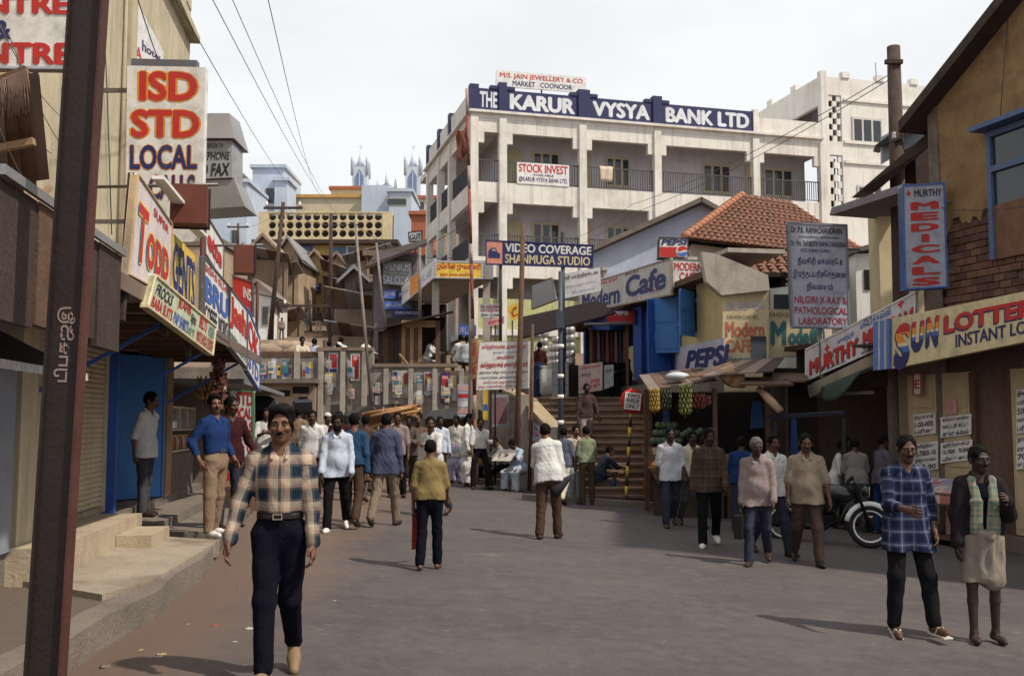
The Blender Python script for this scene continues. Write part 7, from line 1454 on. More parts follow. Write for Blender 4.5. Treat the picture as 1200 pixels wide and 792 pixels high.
# ---------------------------------------------------------------- hill town
def house(label, px0, px1, ytop, ybot, Y, dep, m, wins=(), roof=None, rm=None, name='hill_house', k=0, zb=None):
 a, c = at(px0, ytop, Y), at(px1, ytop, Y); zb_ = at(px0, ybot, Y).z if zb is None else zb; rt = empty(name, ((a.x+c.x)/2, Y, min(zb_, hill((a.x+c.x)/2, Y))), label, 'house', 'houses on the hillside')
 zb_ = min(zb_, hill((a.x+c.x)/2, Y)-.3)
 MB().hexa([(a.x, Y, zb_), (c.x, Y+k*(c.x-a.x), zb_), (c.x+.02*dep, Y+dep, zb_), (a.x+.02*dep, Y+dep, zb_)], [(a.x, Y, a.z), (c.x, Y+k*(c.x-a.x), a.z), (c.x+.02*dep, Y+dep, a.z), (a.x+.02*dep, Y+dep, a.z)]).build('wall', m, rt)
 for w in wins:
  x0, y0, x1, y1 = w[:4]; p, q = at(x0, y0, Y), at(x1, y1, Y); mm = w[4] if len(w) > 4 else M_glass
  f_ = MB().box(p.x-.08, q.x+.08, Y-.06, Y-.003, q.z-.08, p.z+.08).build('window', w[5] if len(w) > 5 else M_winf, rt); MB().box(p.x, q.x, Y-.09, Y-.061, q.z, p.z).build('pane', mm, f_)
 if roof:
  z = a.z
  if roof == 'flat': MB().box(a.x-.25, c.x+.25, Y-.25, Y+dep, z, z+.35).build('roof', rm or M_conc, rt)
  else:
   h = roof; mx_ = (a.x+c.x)/2; MB().add([(a.x-.4, Y-.5, z-.2), (c.x+.4, Y-.5, z-.2), (mx_, Y-.5, z+h), (a.x-.4, Y+dep, z-.2), (c.x+.4, Y+dep, z-.2), (mx_, Y+dep, z+h), (a.x-.4, Y-.5, z-.4), (c.x+.4, Y-.5, z-.4), (mx_, Y-.5, z+h-.25)], [(0, 2, 5, 3), (2, 1, 4, 5), (0, 6, 8, 2), (2, 8, 7, 1), (6, 3, 5, 8), (8, 5, 4, 7)]).build('roof', rm or M_tile, rt); MB().prism([(a.x, Y, z), (c.x, Y, z), (mx_, Y, z+h-.3)], (0, .2, 0)).build('gable', m, rt)
 return rt
M_hb = mat('hill_blue', (.42, .48, .57), .9, .10, .6, 0, None, .35, (.3, .33, .4), .5, streak=.4); M_hy = mat('hill_yellow', (.40, .28, .11), .9, .15, .8, 0, None, .4, (.25, .17, .1), .6, streak=.5); M_hor = mat('hill_orange', (.46, .27, .09), .9, .15, .6); M_hcream = mat('hill_cream', (.50, .43, .30), .9, .1, .6, 0, None, .3, (.3, .24, .16), streak=.4); M_hbr = mat('hill_brown', (.29, .21, .155), .9, .2, 1, 0, None, .5, (.12, .085, .065), streak=.5); M_hst = mat('hill_stained', (.38, .29, .2), .9, .2, 1, 0, None, .6, (.16, .1, .07), .7, streak=.6); M_red = mat('red_roof', (.33, .11, .06), .9, .15, 2)
house('pale blue flat roofed house on the far left hillside', 226, 290, 214, 330, 100, 8, M_hb, ((255, 222, 262, 228), (244, 232, 252, 240), (272, 270, 280, 285)), 'flat', M_hb)
house('taller pale blue block behind the flat roofed blue house', 296, 333, 197, 300, 108, 8, M_hb, ((312, 221, 321, 238), (322, 226, 331, 232)), 'flat', M_hb); house('small blue roof room on the pale blue block', 322, 337, 212, 232, 107.5, 4, M_hb, (), 'flat', M_hb, 'roof_room'); house('small blue roof room above the left blue house', 252, 280, 205, 216, 104, 5, M_hb, (), 'flat', M_conc, 'roof_room'); house('narrow blue house below the left blue houses', 246, 282, 286, 345, 92, 6, M_hb, ((259, 300, 265, 314),))
house('low wide yellow house with red window bands on the ridge', 333, 432, 232, 262, 112, 8, M_hcream, (), 'flat', M_hor); house('brick red roofed house behind the yellow ridge house', 388, 432, 222, 250, 120, 8, M_hcream, ((405, 238, 412, 244),), 'flat', M_red)
house('pale blue house with plain gable on the right of the ridge', 424, 456, 217, 265, 110, 8, M_hb, (), None); house('pale blue flat roofed house right of the plain gable', 456, 482, 225, 280, 108, 8, M_hb, ((454, 233, 476, 240),), 'flat', M_hb); house('cream house with red roofs beside the bank', 480, 510, 233, 300, 116, 8, M_hcream, ((487, 237, 497, 245),), 'flat', M_red); house('dull red shed below the cream house beside the bank', 482, 508, 252, 300, 96, 6, M_red, (), 'flat', M_red)
# church with twin spires
CH = empty('church', at(453, 225, 185)-Vector((0, 0, 6)), 'far church with two pale pinnacled spires above the roofs', 'church'); M_ch = mat('church_stone_hazy', (.50, .55, .62), .9, .1, .5); M_chd = mat('church_dark_hazy', (.16, .22, .36), .9, .1)  # bluish distance haze mixed into both church colours
for px in (422, 484):
 c = at(px, 222, 185); top_ = at(px, 175, 185).z; sh_ = at(px, 197, 185).z; w = 1.35
 t_ = MB().box(c.x-w, c.x+w, 184, 187, c.z-8, sh_).build('tower', M_ch, CH); MB().lathe([(1.1, 0), (.5, (top_-sh_)*.45), (.05, top_-sh_)], (c.x, 185.4, sh_), 8).build('spire', M_ch, t_)
 for sx_ in (-1, 1):
  for yy in (184.1, 186.8): MB().lathe([(.28, 0), (.28, 2.4), (.34, 2.6), (.03, 4.2)], (c.x+sx_*w, yy, sh_-1.6), 6).build('pinnacle', M_ch, t_)
 MB().prism([(c.x-.75, 183.95, c.z-2), (c.x+.75, 183.95, c.z-2), (c.x+.75, 183.95, sh_-1.9), (c.x, 183.95, sh_-.5), (c.x-.75, 183.95, sh_-1.9)], (0, -.1, 0)).build('louvre_window', M_chd, t_); MB().box(c.x-.08, c.x+.08, 183.75, 183.84, c.z-2, sh_-1).build('mullion', M_ch, t_); MB().tube([(c.x, 185.4, top_-.2), (c.x, 185.4, top_+1.0)], .06, 5).build('cross', M_ch, t_); MB().box(c.x-.3, c.x+.3, 185.35, 185.45, top_+.5, top_+.6).build('cross', M_ch, t_)
c = at(453, 222, 185); MB().prism([(c.x-2.6, 185, c.z-6), (c.x+2.6, 185, c.z-6), (c.x+2.6, 185, c.z-1), (c.x, 185, c.z+1.5), (c.x-2.6, 185, c.z-1)], (0, 6, 0)).build('nave_gable', M_ch, CH)
for dx in (-1.6, 0, 1.6): MB().lathe([(.25, 0), (.3, 1.0), (.02, 2.4+.8*(dx == 0))], (c.x+dx, 185, c.z-.3+.9*(dx == 0)), 6).build('pinnacle', M_ch, CH)
# yellow building with perforated block parapet
YB = empty('perforated_parapet_house', at(380, 330, 86)-Vector((0, 0, 3)), 'yellow house with perforated concrete block parapet across the hillside', 'house'); YY = 86
a, c = at(303, 248, YY), at(459, 282, YY); M_jal = mat('jali_cream', (.56, .47, .30), .9, .1, 1, 0, None, .4, (.25, .19, .12))
MB().box(a.x, c.x, YY, YY+.5, c.z, c.z+.25).build('parapet_base', M_jal, YB); MB().box(a.x, c.x, YY, YY+.5, a.z-.12, a.z).build('parapet_cap', M_jal, YB); MB().box(a.x, c.x, YY+1.2, YY+1.3, c.z, a.z-.1).build('parapet_back', M_dark, YB)
zb_, zt2 = c.z+.25, a.z-.12; rows = 3; n_ = 13; w = (c.x-a.x-1.6)/n_; hh = (zt2-zb_)/rows
for s_ in (a.x, c.x-.8): MB().box(s_, s_+.8, YY+.01, YY+.49, zb_, zt2).build('parapet_end', M_jal, YB)
jme = None
for j in range(rows):
 for i in range(n_):
  x = a.x+.8+i*w; z = zb_+j*hh
  if jme is None:
   b0 = MB(); t_ = .07
   b0.box(0, w, 0, .4, 0, t_); b0.box(0, w, 0, .4, hh-t_*.6, hh); b0.box(0, t_, 0, .4, t_, hh-t_*.6); b0.box(w-t_, w, 0, .4, t_, hh-t_*.6)
   for sx_, sz_ in ((0, 0), (1, 0), (0, 1), (1, 1)): cx, cz_ = (t_ if sx_ == 0 else w-t_), (t_ if sz_ == 0 else hh-t_*.6); dx, dz = (.2 if sx_ == 0 else -.2), (.2 if sz_ == 0 else -.2); b0.prism([(cx, .02, cz_), (cx+dx, .02, cz_), (cx, .02, cz_+dz)], (0, .36, 0))
   o = b0.build('jali_block', M_jal, YB); jme = o.data; off = offset_of(YB)
   for v_i, q_ in zip(jme.vertices, b0.v): v_i.co = q_
  else: o = bpy.data.objects.new('jali_block', jme); COL.objects.link(o); o.parent = YB
  o.location = Vector((x, YY+.05, z))-offset_of(YB)
MB().box(a.x-.4, c.x+.6, YY-.6, YY+6, c.z-.35, c.z-.002).build('slab', M_wood_dk, YB); zg = hill(0, YY)-1; MB().box(a.x+.3, c.x, YY+.2, YY+6, zg, c.z-.351).build('wall', M_hy, YB)
for (x0, y0, x1, y1, m_) in ((352, 288, 366, 300, M_blue), (391, 290, 404, 308, M_blue2), (406, 288, 420, 304, M_bankw), (427, 290, 441, 308, M_bankw), (455, 292, 462, 310, M_blue)): p, q = at(x0, y0, YY+.2), at(x1, y1, YY+.2); f_ = MB().box(p.x, q.x, YY+.1, YY+.199, q.z, p.z).build('window', m_, YB); MB().box(p.x+.15, q.x-.15, YY+.06, YY+.099, q.z+.15, p.z-.15).build('pane', M_glass, f_)
# gabled yellow houses and stained walls stepping down
for i, (px, py, w, d, Y, tl) in enumerate(((300, 352, 3.0, 2.2, 61, .25), (338, 372, 2.2, 2, 66, -.3), (404, 338, 3, 2.4, 69, .3), (424, 356, 3.4, 2.4, 49, .2), (330, 318, 2.6, 2, 71, -.2), (398, 318, 3, 2, 75, .35), (372, 304, 4, 2, 80, .15), (432, 300, 3.4, 2, 70, -.25), (470, 318, 3, 2, 46, .2), (314, 300, 3, 2, 69, .2), (412, 388, 2.4, 1.6, 47, .15))):
 p = at(px, py, Y); M2 = Matrix.Translation(p) @ Matrix.Rotation(tl, 4, 'Y') @ Matrix.Rotation(-.3, 4, 'X'); rt = empty('tin_lean_to', p-Vector((0, 0, 2)), f'patched tin lean-to roof on the hillside houses, {ORD[i]} of eleven', 'lean-to', 'tin lean-to roofs on the hillside')
 for k_ in range(4): MB(M2).box(-w/2+k_*w/4, -w/2+(k_+1.05)*w/4, -d/2, d/2, .012*(k_ % 2), .05+.012*(k_ % 2)).build('roof_sheet', [M_tin, M_tin_g, M_wood][(k_+i) % 3], rt)
 for sx_ in (-1, 1): MB().bar(M2 @ Vector((sx_*w*.4, -d*.35, 0)), (M2 @ Vector((sx_*w*.4, -d*.35, 0)))-Vector((0, 0, 3)), .1).build('post', M_wood_dk, rt)
 MB().box(p.x-w*.42, p.x+w*.42, Y+.5, Y+.6, p.z-3, p.z-.2).build('wall', [M_hbr, M_hst, mat('hill_dark', (.07, .055, .05), .9, .3)][i % 3], rt)
h_ = house('yellow gabled house with small blue board at the top of the lane', 346, 392, 322, 400, 79, 5, M_hy, ((356, 312, 370, 324, M_dark),), 2.0, M_hbr); sign('house_sign', 'small dark blue lettered board on the yellow gabled house', 'sign', [(355, 333), (376, 332), (376, 343), (355, 343)], Front(78.8), P_navy, [('நகராட்சி பள்ளி', .1, .15, .9, .45, P_lav), ('COONOOR', .2, .55, .8, .85, P_lav)], None)
house('brown plank sided house on the left of the lane', 292, 326, 294, 400, 70, 5, M_hbr, (), 1.2, M_hbr, k=.2); house('stained cream house standing end on beside the lane', 325, 350, 302, 400, 73, 9, M_hst, (), 1.6, M_tin_g); house('whitewashed low house at the foot of the left lane', 284, 318, 345, 410, 60, 4, M_white, ((308, 360, 314, 380),), .9, M_tin); house('stained yellow house right of the gabled one', 386, 404, 310, 400, 77, 6, M_hst, (), 1.0, M_tin); house('dark fronted shop with tin roof right of the lane', 404, 428, 326, 400, 62, 8, mat('shopfront', (.13, .1, .09), .9, .3), ((411, 350, 418, 368, M_blue2), (420, 345, 427, 372, M_dark)), .8, M_tin_g); house('low purple fronted shop right of the lane steps', 424, 446, 340, 400, 50, 6, mat('purple_front', (.18, .14, .2), .9, .2), ((428, 362, 434, 382, M_blue2),), 'flat', M_wood_dk)
house('dim brown house filling the gap left of the terrace shop', 430, 450, 300, 400, 66, 6, M_hbr, ((436, 310, 446, 322),), 'flat', M_tin); house('shaded house between terrace shop and bank', 484, 512, 300, 400, 62, 6, mat('shade_house', (.18, .16, .16), .9, .2), ((488, 320, 498, 332),), 'flat', M_red)  # second house: its shade is put into the dark wall colour
sign('shop_sign', 'small white board with dark letters in front of the bank side', 'sign', [(478, 272), (495, 270), (495, 283), (479, 284)], Front(58), P_white, [('GUT', .1, .25, .9, .8, P_black)], M_black, .06, extra=lambda q, r: MB().tube([q[3].lerp(q[2], .5), q[3].lerp(q[2], .5)-Vector((0, 0, 6))], .05, 6).build('post', M_black, r))
house('cream house far left behind the shop row', 196, 246, 280, 420, 60, 8, M_hst, ((215, 300, 225, 318),), 'flat', M_conc)
for i, (px0, px1, Y, yt, m_) in enumerate(((-200, -40, 70, 200, M_hst), (-30, 80, 80, 220, M_hb), (90, 190, 75, 240, M_hcream), (1110, 1220, 70, 190, M_hcream), (1225, 1400, 80, 230, M_hb), (520, 700, 130, 260, M_hst), (710, 900, 120, 270, M_hb))): house(['stained house hidden far left of the shops', 'blue house hidden behind the left shops', 'cream house hidden behind the cream wall', 'cream house far behind the ochre house', 'blue house far behind the ochre house', 'stained house behind the bank', 'blue house behind the cafe and bank'][i], px0, px1, yt, 420, Y, 8, m_, (), 'flat')
# lane steps on the hill
LSx = empty('lane_steps', at(375, 395, 66), 'long brown flight of lane steps above the retaining wall', 'steps')
for i in range(16): z = 4.2+i*.26; y = 46+i*1.65; xl, xr = at(318, 390, y).x, at(432, 390, y).x; MB().box(xl, xr, y, y+1.9, z-.6, z).build('step', M_step, LSx)
MB().box(at(262, 400, 40).x, at(375, 400, 40).x, 40, 41, 3.5, at(300, 398, 40).z).build('lane_wall', M_hst, None, 'stained low wall along the left of the lane', 'wall')
b0 = MB(); rr = random.Random(12)
for i in range(40): p = at(rr.uniform(308, 362), rr.uniform(408, 418), 31.5+rr.random()); b0.ball(p, .22+.25*rr.random(), 7, 5, (1.3, 1, .6))
b0.build('rubble_bank', M_hbr, None, 'brown bank of earth and rubble behind the left retaining wall', 'earth bank', kind='stuff')
# utility poles on the lane
def upole(label, px0, y0, px1, y1, Y, r, m, arm=None):
 p, q = at(px1, y1, Y), at(px0, y0, Y); rt = empty('utility_pole', p, label, 'pole', 'utility poles on the lane'); MB().tube([p, q], [r, r*.75], 8).build('shaft', m, rt)
 if arm: MB().bar(q+Vector((-arm, 0, -.3)), q+Vector((arm, 0, -.3)), .12).build('crossarm', m, rt); [MB().lathe([(.05, 0), (.08, .1), (.03, .25)], q+Vector((dx, 0, -.22)), 6).build('insulator', M_white, rt) for dx in (-arm*.85, arm*.85)]
 return rt
M_pd = mat('pole_dark', (.06, .04, .035), .9, .3); M_pp = mat('pole_silver', (.36, .33, .31), .7, .2)
upole('dark utility pole with crossarm on the left of the lane', 332, 237, 316, 398, 52, .13, M_pd, 1.0); upole('dark upright pole in the middle of the lane', 388, 250, 387, 385, 58, .13, M_pd); upole('silver pole leaning in front of the retaining wall', 416, 258, 436, 482, 29.2, .05, mat('pole_dull', (.2, .17, .155), .8, .3)); upole('grey pole beside the VENUS board', 441, 285, 451, 385, 36, .055, mat('pole_dull', (0, 0, 0))); upole('thin dark pole in front of the canopy side sign', 492, 290, 492, 372, 33.5, .055, mat('pole_dull', (0, 0, 0))); upole('small utility pole with crossarm below the blue houses', 279, 262, 279, 300, 84, .12, M_pd, .9); upole('squat dark post with crossbar near the lane foot', 363, 352, 364, 388, 56, .09, M_pd, 1.6)
for i, (a, c) in enumerate((((332, 240, 52), (416, 262, 29.2)), ((388, 254, 58), (492, 292, 33.5)), ((416, 262, 29.2), (547, 300, 26.2)), ((332, 244, 52), (279, 265, 84)), ((441, 288, 36), (547, 260, 26.2)))): wire(['cable from the crossarm pole to the leaning silver pole', 'cable from the middle lane pole to the canopy pole', 'cable from the leaning silver pole to the striped pole', 'cable from the crossarm pole to the blue houses', 'cable from the grey pole to the striped pole'][i], [at(*a), at(*c)], .012, .4)
# bundles and odds on the wall top
sign('signboard', 'small cream painted board standing on the wall end', 'sign', [(540, 400), (551, 400), (551, 410), (540, 410)], Front(30.4), P_cream, [('x', .3, .3, .7, .7, P_grey)], None, extra=lambda q, r: MB().tube([(q[3]+q[2])/2, Vector((((q[3]+q[2])/2).x, 30.43, 3.75))], .03, 6).build('post', M_wood, r))
rr = random.Random(31); pc_ = [P_paper, P_lav, P_pink, P_grey, P_news, P_cream, P_teal]
for i in range(34):
 lo_, hi_, y0_, y1_ = ((380, 400, 420, 466), (406, 425, 420, 466), (431, 450, 436, 470), (456, 479, 436, 472), (485, 507, 436, 472), (513, 538, 442, 474), (303, 346, 420, 434))[i % 7]; w, h_ = rr.uniform(4, 9), rr.uniform(7, 15); px = rr.uniform(lo_, hi_-w); py = rr.uniform(y0_, y1_-h_*.4)
 a_, b_ = rr.sample(pc_, 2); poster('small faded torn bill pasted among the posters of the retaining wall', px, py, px+w, py+h_, a_, ((.1, .1, .6+.3*rr.random(), .45, b_), (.3*rr.random(), .55, .9, .8, pc_[i % 7])), Front(RWY-.045-.0025*i))
# ================================================================ motorcycle
def wheel(rt, M, r=.32, w=.09, spokes=20, fat=False):
 tyr = mat('tyre', (.015, .014, .014), .85, .2); chrome = mat('chrome', (.7, .7, .72), .2, .05, metallic=.95)
 wh = MB(M).tube([(r*.9*math.cos(t), 0, r*.9*math.sin(t)) for t in [i*math.pi/14 for i in range(29)]], w*.5, 8, False).build('wheel', tyr, rt)
 MB(M).tube([(r*.76*math.cos(t), 0, r*.76*math.sin(t)) for t in [i*math.pi/14 for i in range(29)]], .022, 6, False).build('rim', mat('chrome_shine', (.66, .66, .66), .3, .05), wh)  # pale non-metal colour paints in the bright reflection of chrome
 b = MB(M)
 for i in range(spokes): t = 2*math.pi*i/spokes; b.tube([(.03*math.cos(t+.5), .03*(-1)**i, .03*math.sin(t+.5)), (r*.75*math.cos(t), 0, r*.75*math.sin(t))], .003, 3)
 b.build('spokes', chrome, wh, kind='stuff'); b = MB(M); b.tube([(0, -.06, 0), (0, -.035, 0), (0, .035, 0), (0, .06, 0)], [.05, .085, .085, .05], 12); b.build('hub', mat('hub_alloy', (.4, .4, .4), .4, metallic=.7), wh)
 return wh
MX, MY = gpt(998, 640).x, gpt(998, 640).y
BKE = empty('motorcycle', (MX-.35, MY+.25, g(MX, MY)), 'black motorcycle with chrome front wheel parked outside the chemist', 'motorcycle')
Mb = Matrix.Translation(Vector((MX-.35, MY+.25, g(MX, MY)))) @ Matrix.Rotation(R(-33), 4, 'Z') @ Matrix.Rotation(R(-8), 4, 'X')
chrome = mat('chrome', (0, 0, 0)); blk = mat('bike_black', (.012, .012, .014), .25, .1, spec=.6); alloy = mat('hub_alloy', (0, 0, 0))
Mf = Mb @ Matrix.Translation((.70, 0, .32)) @ Matrix.Rotation(R(16), 4, 'Z'); wheel(BKE, Mf); wheel(BKE, Mb @ Matrix.Translation((-.66, 0, .32)), .32, .10)
MB(Mf).tube([(.345*math.cos(t), 0, .345*math.sin(t)) for t in [R(20)+i*R(150)/10 for i in range(11)]], .05, 6).build('front_mudguard', mat('chrome_shine', (0, 0, 0)), BKE); MB(Mb @ Matrix.Translation((-.66, 0, .32))).tube([(.36*math.cos(t), 0, .36*math.sin(t)) for t in [R(40)+i*R(150)/10 for i in range(11)]], .07, 6).build('rear_mudguard', blk, BKE)
for s_ in (-1, 1): MB(Mf).tube([(0, s_*.085, 0), (-.16, s_*.085, .42), (-.25, s_*.085, .66)], [.026, .024, .03], 8).build('fork', chrome, BKE)
b = MB(Mf); b.tube([(-.12, 0, .52), (-.06, 0, .53), (-.02, 0, .53)], [.06, .10, .095], 14); b.build('headlamp', blk, BKE); MB(Mf).tube([(-.02, 0, .53), (-.01, 0, .53)], .088, 14).build('headlamp_glass', mat('lens', (.6, .62, .6), .1), BKE)
MB(Mf).tube([(-.34, -.36, .66), (-.27, -.2, .74), (-.25, 0, .70), (-.27, .2, .74), (-.34, .36, .66)], .014, 6).build('handlebar', chrome, BKE)
for s_ in (-1, 1): MB(Mf).tube([(-.34, s_*.36, .66), (-.38, s_*.46, .62)], .02, 6).build('grip', blk, BKE)
b = MB(Mb); b.ball((.18, 0, .80), 1, 14, 10, (.30, .15, .15)); b.build('tank', blk, BKE); MB(Mb).ball((-.12, 0, .82), 1, 12, 8, (.22, .14, .07)).build('seat', mat('seat_vinyl', (.02, .018, .017), .5), BKE); MB(Mb).ball((-.48, 0, .84), 1, 12, 8, (.24, .13, .07)).build('seat', mat('seat_vinyl', (0, 0, 0)), BKE)
b = MB(Mb); b.box(-.12, .18, -.11, .11, .28, .46); b.tube([(.06, 0, .44), (.12, 0, .70)], [.10, .12], 12); b.build('engine', alloy, BKE); MB(Mb).tube([(.16, -.12, .55), (.26, -.14, .40), (.05, -.16, .24), (-.9, -.17, .28)], [.022, .022, .03, .045], 8).build('exhaust', chrome, BKE)
b = MB(Mb); b.tube([(.45, 0, .82), (.1, 0, .68), (-.5, 0, .74)], .022, 6); b.tube([(.43, 0, .8), (.2, 0, .3), (-.2, 0, .26), (-.66, 0, .32)], .02, 6); b.tube([(-.45, .12, .75), (-.66, .1, .32)], .02, 6); b.build('frame', blk, BKE, kind='stuff'); MB(Mb).box(-.42, -.2, -.16, .16, .42, .66).build('side_box', blk, BKE); MB(Mb).box(-1.02, -.97, -.07, .07, .58, .68).build('tail_lamp', P_red, BKE); MB(Mb).tube([(0, -.18, .3), (.06, -.3, 0.01)], .012, 5).build('stand', chrome, BKE)
# ================================================================ auto rickshaws waiting under the wall
A_yel = mat('auto_yellow', (.55, .33, .03), .4, .1); A_blk = mat('auto_hood', (.022, .022, .024), .7, .25, 6);
def rickshaw(label, px, Y, rot, tint):
 x = at(px, 495, Y).x; z = g(x, Y); rt = empty('auto_rickshaw', (x, Y, z), label, 'auto rickshaw', 'auto rickshaws waiting under the wall'); M = Matrix.Translation((x, Y, z)) @ Matrix.Rotation(rot, 4, 'Z')
 hood = mat('auto_hood_'+tint[0], tint[1], .75, .25, 6)
 def prof(pts, w, name, m, par=rt, y0=None): return MB(M).prism([(a, -w, c) for a, c in pts], M.to_3x3() @ Vector((0, 2*w, 0))).build(name, m, par)
 prof([(-1.25, .3), (-1.3, .75), (-1.25, .95), (.2, .95), (.2, .3)], .62, 'rear_body', A_yel); prof([(.2, .3), (.2, .42), (.75, .42), (.75, .3)], .5, 'floor', A_blk); prof([(.75, .3), (.72, .95), (.9, 1.0), (1.15, .75), (1.2, .35)], .34, 'front_cowl', A_yel)
 prof([(-1.22, .96), (-1.28, 1.3), (-1.15, 1.62), (-.7, 1.88), (0, 1.93), (.55, 1.84), (.72, 1.62), (.70, 1.56), (.2, 1.62), (-.55, 1.62), (-.8, 1.45), (-.9, .96)], .64, 'hood', hood); prof([(.70, 1.0), (.64, 1.58), (.67, 1.58), (.73, 1.0)], .5, 'windscreen', M_glass); prof([(-.6, .5), (-.6, .6), (-.1, .6), (-.1, .5)], .52, 'seat', A_blk); prof([(-.85, .6), (-.75, 1.1), (-.68, 1.1), (-.72, .6)], .52, 'seat_back', A_blk)
 for yy in (-.63, .60): prof([(.60, .4), (.55, 1.6), (.60, 1.6), (.66, .4)], .02, 'pillar', A_blk).location = (M.to_3x3() @ Vector((0, yy, 0)))
 MB(M @ Matrix.Translation((1.12, 0, .85)) @ Matrix.Rotation(R(90), 4, 'Y')).lathe([(.09, 0), (.1, .04), (.08, .08)], (0, 0, 0), 12).build('headlamp', mat('lens', (0, 0, 0)), rt)
 for q in ((1.0, 0), (-.85, -.5), (-.85, .5)): MB(M @ Matrix.Translation((q[0], q[1], .22))).tube([(.16*math.cos(t), 0, .16*math.sin(t)) for t in [i*math.pi/8 for i in range(17)]], .06, 6, False).build('wheel', mat('tyre', (0, 0, 0)), rt)
 MB(M).box(-1.33, -1.301, -.3, .3, .6, .72).build('number_plate', P_white, rt)
 return rt
rickshaw('auto rickshaw with worn blue grey hood at the left end of the wall', 298, 25.5, R(-60), ('a', (.05, .055, .07))); rickshaw('black hooded auto rickshaw, second from the left under the wall', 374, 26.2, R(-75), ('b', (.02, .02, .025))); rickshaw('auto rickshaw with brown grey hood in the middle of the wall', 416, 27.0, R(-80), ('c', (.09, .075, .065))); rickshaw('yellow and black auto rickshaw near the leaning pole', 462, 27.6, R(10), ('d', (.04, .035, .03))); rickshaw('auto rickshaw with grey hood and yellow stripe at the right end', 532, 27.6, R(185), ('e', (.10, .10, .105)))
# ================================================================ bundle of firewood over the crowd
p = at(458, 488, 22.0); FW = empty('firewood_bundle', p-Vector((0, 0, .2)), 'long bundle of split firewood carried above the crowd', 'firewood'); rr = random.Random(6)
for i in range(15):
 c = p+Vector((rr.uniform(-.05, .05), rr.uniform(-.14, .14), rr.uniform(-.13, .16))); d = Vector((.52+rr.uniform(-.1, .1), .15, .12+rr.uniform(-.06, .06))); MB().tube([c-d, c+d*.1, c+d], [.036, .045, .03], 6).build('log', [mat('log_a', (.30, .16, .07), .9, .3), mat('log_b', (.20, .09, .04), .9, .3), mat('log_c', (.42, .26, .12), .9, .2)][i % 3], FW)
b = MB(); b.tube([p+Vector((-.15, .2*math.cos(t), .2*math.sin(t))) for t in [i*math.pi/6 for i in range(13)]], .012, 5); b.build('rope', M_woodp, FW)
# ledge, bench and clutter by the parapet foot
q = gpt(585, 568); MB().box(q.x-1.0, q.x+.9, q.y-.1, q.y+.5, g(q.x, q.y)-.1, g(q.x, q.y)+.14).build('stone_ledge', M_step, None, 'low stone ledge at the foot of the parapet', 'ledge')
BN = empty('wooden_bench', (q.x+.1, q.y+.35, g(q.x, q.y)), 'dark wooden bench under the parapet', 'bench'); zb = g(q.x, q.y)+.14
MB().box(q.x-.7, q.x+1.05, q.y+.55, q.y+.95, zb+.28, zb+.33).build('seat', M_wood_dk, BN)
for dx in (-.6, .95):
 for dy in (.6, .9): MB().box(q.x+dx-.03, q.x+dx+.03, q.y+dy-.03, q.y+dy+.03, zb-.25, zb+.28).build('leg', M_wood_dk, BN)
MB().box(q.x+1.15, q.x+1.5, q.y+.3, q.y+.7, g(q.x, q.y)-.02, g(q.x, q.y)+.75).build('wooden_box', M_wood, None, 'upright brown wooden box beside the bench', 'box')
p = gpt(868, 570)
b = MB(); b.ball(p+Vector((.3, 2.2, .35)), 1, 12, 8, (.28, .24, .38)); b.build('sack', mat('jute', (.22, .14, .08), .95, .2, 10, .4, 60), None, 'full brown sack behind the walkers near the stalls', 'sack')
# ================================================================ the people
W_ = C_('white', (.62, .61, .60)); WB = C_('white_bluish', (.50, .55, .66)); CR = C_('cream', (.55, .47, .36)); NV = C_('navy', (.009, .008, .018)); BK_ = C_('black', (.014, .013, .015)); GRY = C_('grey', (.10, .10, .115)); BRN = C_('brown', (.10, .058, .04)); TAN = C_('tan', (.36, .25, .17)); BGE = C_('beige', (.30, .235, .175)); BLU = C_('sweater_blue', (.022, .055, .19)); BL2 = C_('teal_blue', (.035, .095, .19)); SLT = C_('slate', (.10, .11, .19)); KHK = C_('khaki', (.34, .25, .11)); OLV = C_('olive', (.12, .085, .045)); MAR = C_('maroon', (.07, .02, .022)); PNK = C_('pink_grey', (.38, .30, .29)); DOL = C_('dark_olive', (.09, .072, .05)); LAV = C_('lavender', (.40, .38, .52)); LGT = C_('light_green', (.30, .34, .22)); GRB = C_('grey_blue', (.05, .056, .09)); RED_ = C_('red', (.36, .05, .035)); LEA = mat('leather', (.035, .02, .014), .5, .2); LEB = mat('leather_black', (.014, .012, .012), .4, .2); TSH = mat('tan_shoe', (.2, .13, .075), .7, .2); WSH = mat('white_shoe', (.62, .60, .57), .7, .1); SKM = mat('skin_mid', (.085, .04, .025), .55, .1, 20, spec=.35); SDL = mat('white_sandal', (.60, .56, .48), .6, .1)
PLA = plaid('plaid_brown_blue', (.42, .33, .245), [(.26, (.08, .08, .085)), (.36, (.012, .02, .036)), (.76, (.08, .072, .07)), (.86, (.36, .235, .18))], .145)
PLB = plaid('plaid_blue', (.011, .013, .036), [(.40, (.055, .065, .125)), (.54, (.24, .25, .31)), (.60, (.04, .048, .10)), (.78, (.011, .013, .036))], .11)
PLW = plaid('plaid_white', (.58, .57, .54), [(.45, (.44, .44, .48)), (.62, (.56, .55, .52)), (.8, (.30, .33, .42)), (.88, (.56, .55, .52))], .22)
PLP = plaid('plaid_pink', (.5, .38, .34), [(.4, (.35, .16, .14)), (.6, (.5, .42, .36))], .09); PLG = plaid('plaid_dark', (.06, .042, .03), [(.5, (.035, .03, .022)), (.75, (.09, .06, .045))], .13); PLS = plaid('plaid_scarf', (.20, .20, .13), [(.4, (.06, .12, .13)), (.6, (.26, .19, .12)), (.8, (.10, .15, .13))], .12)
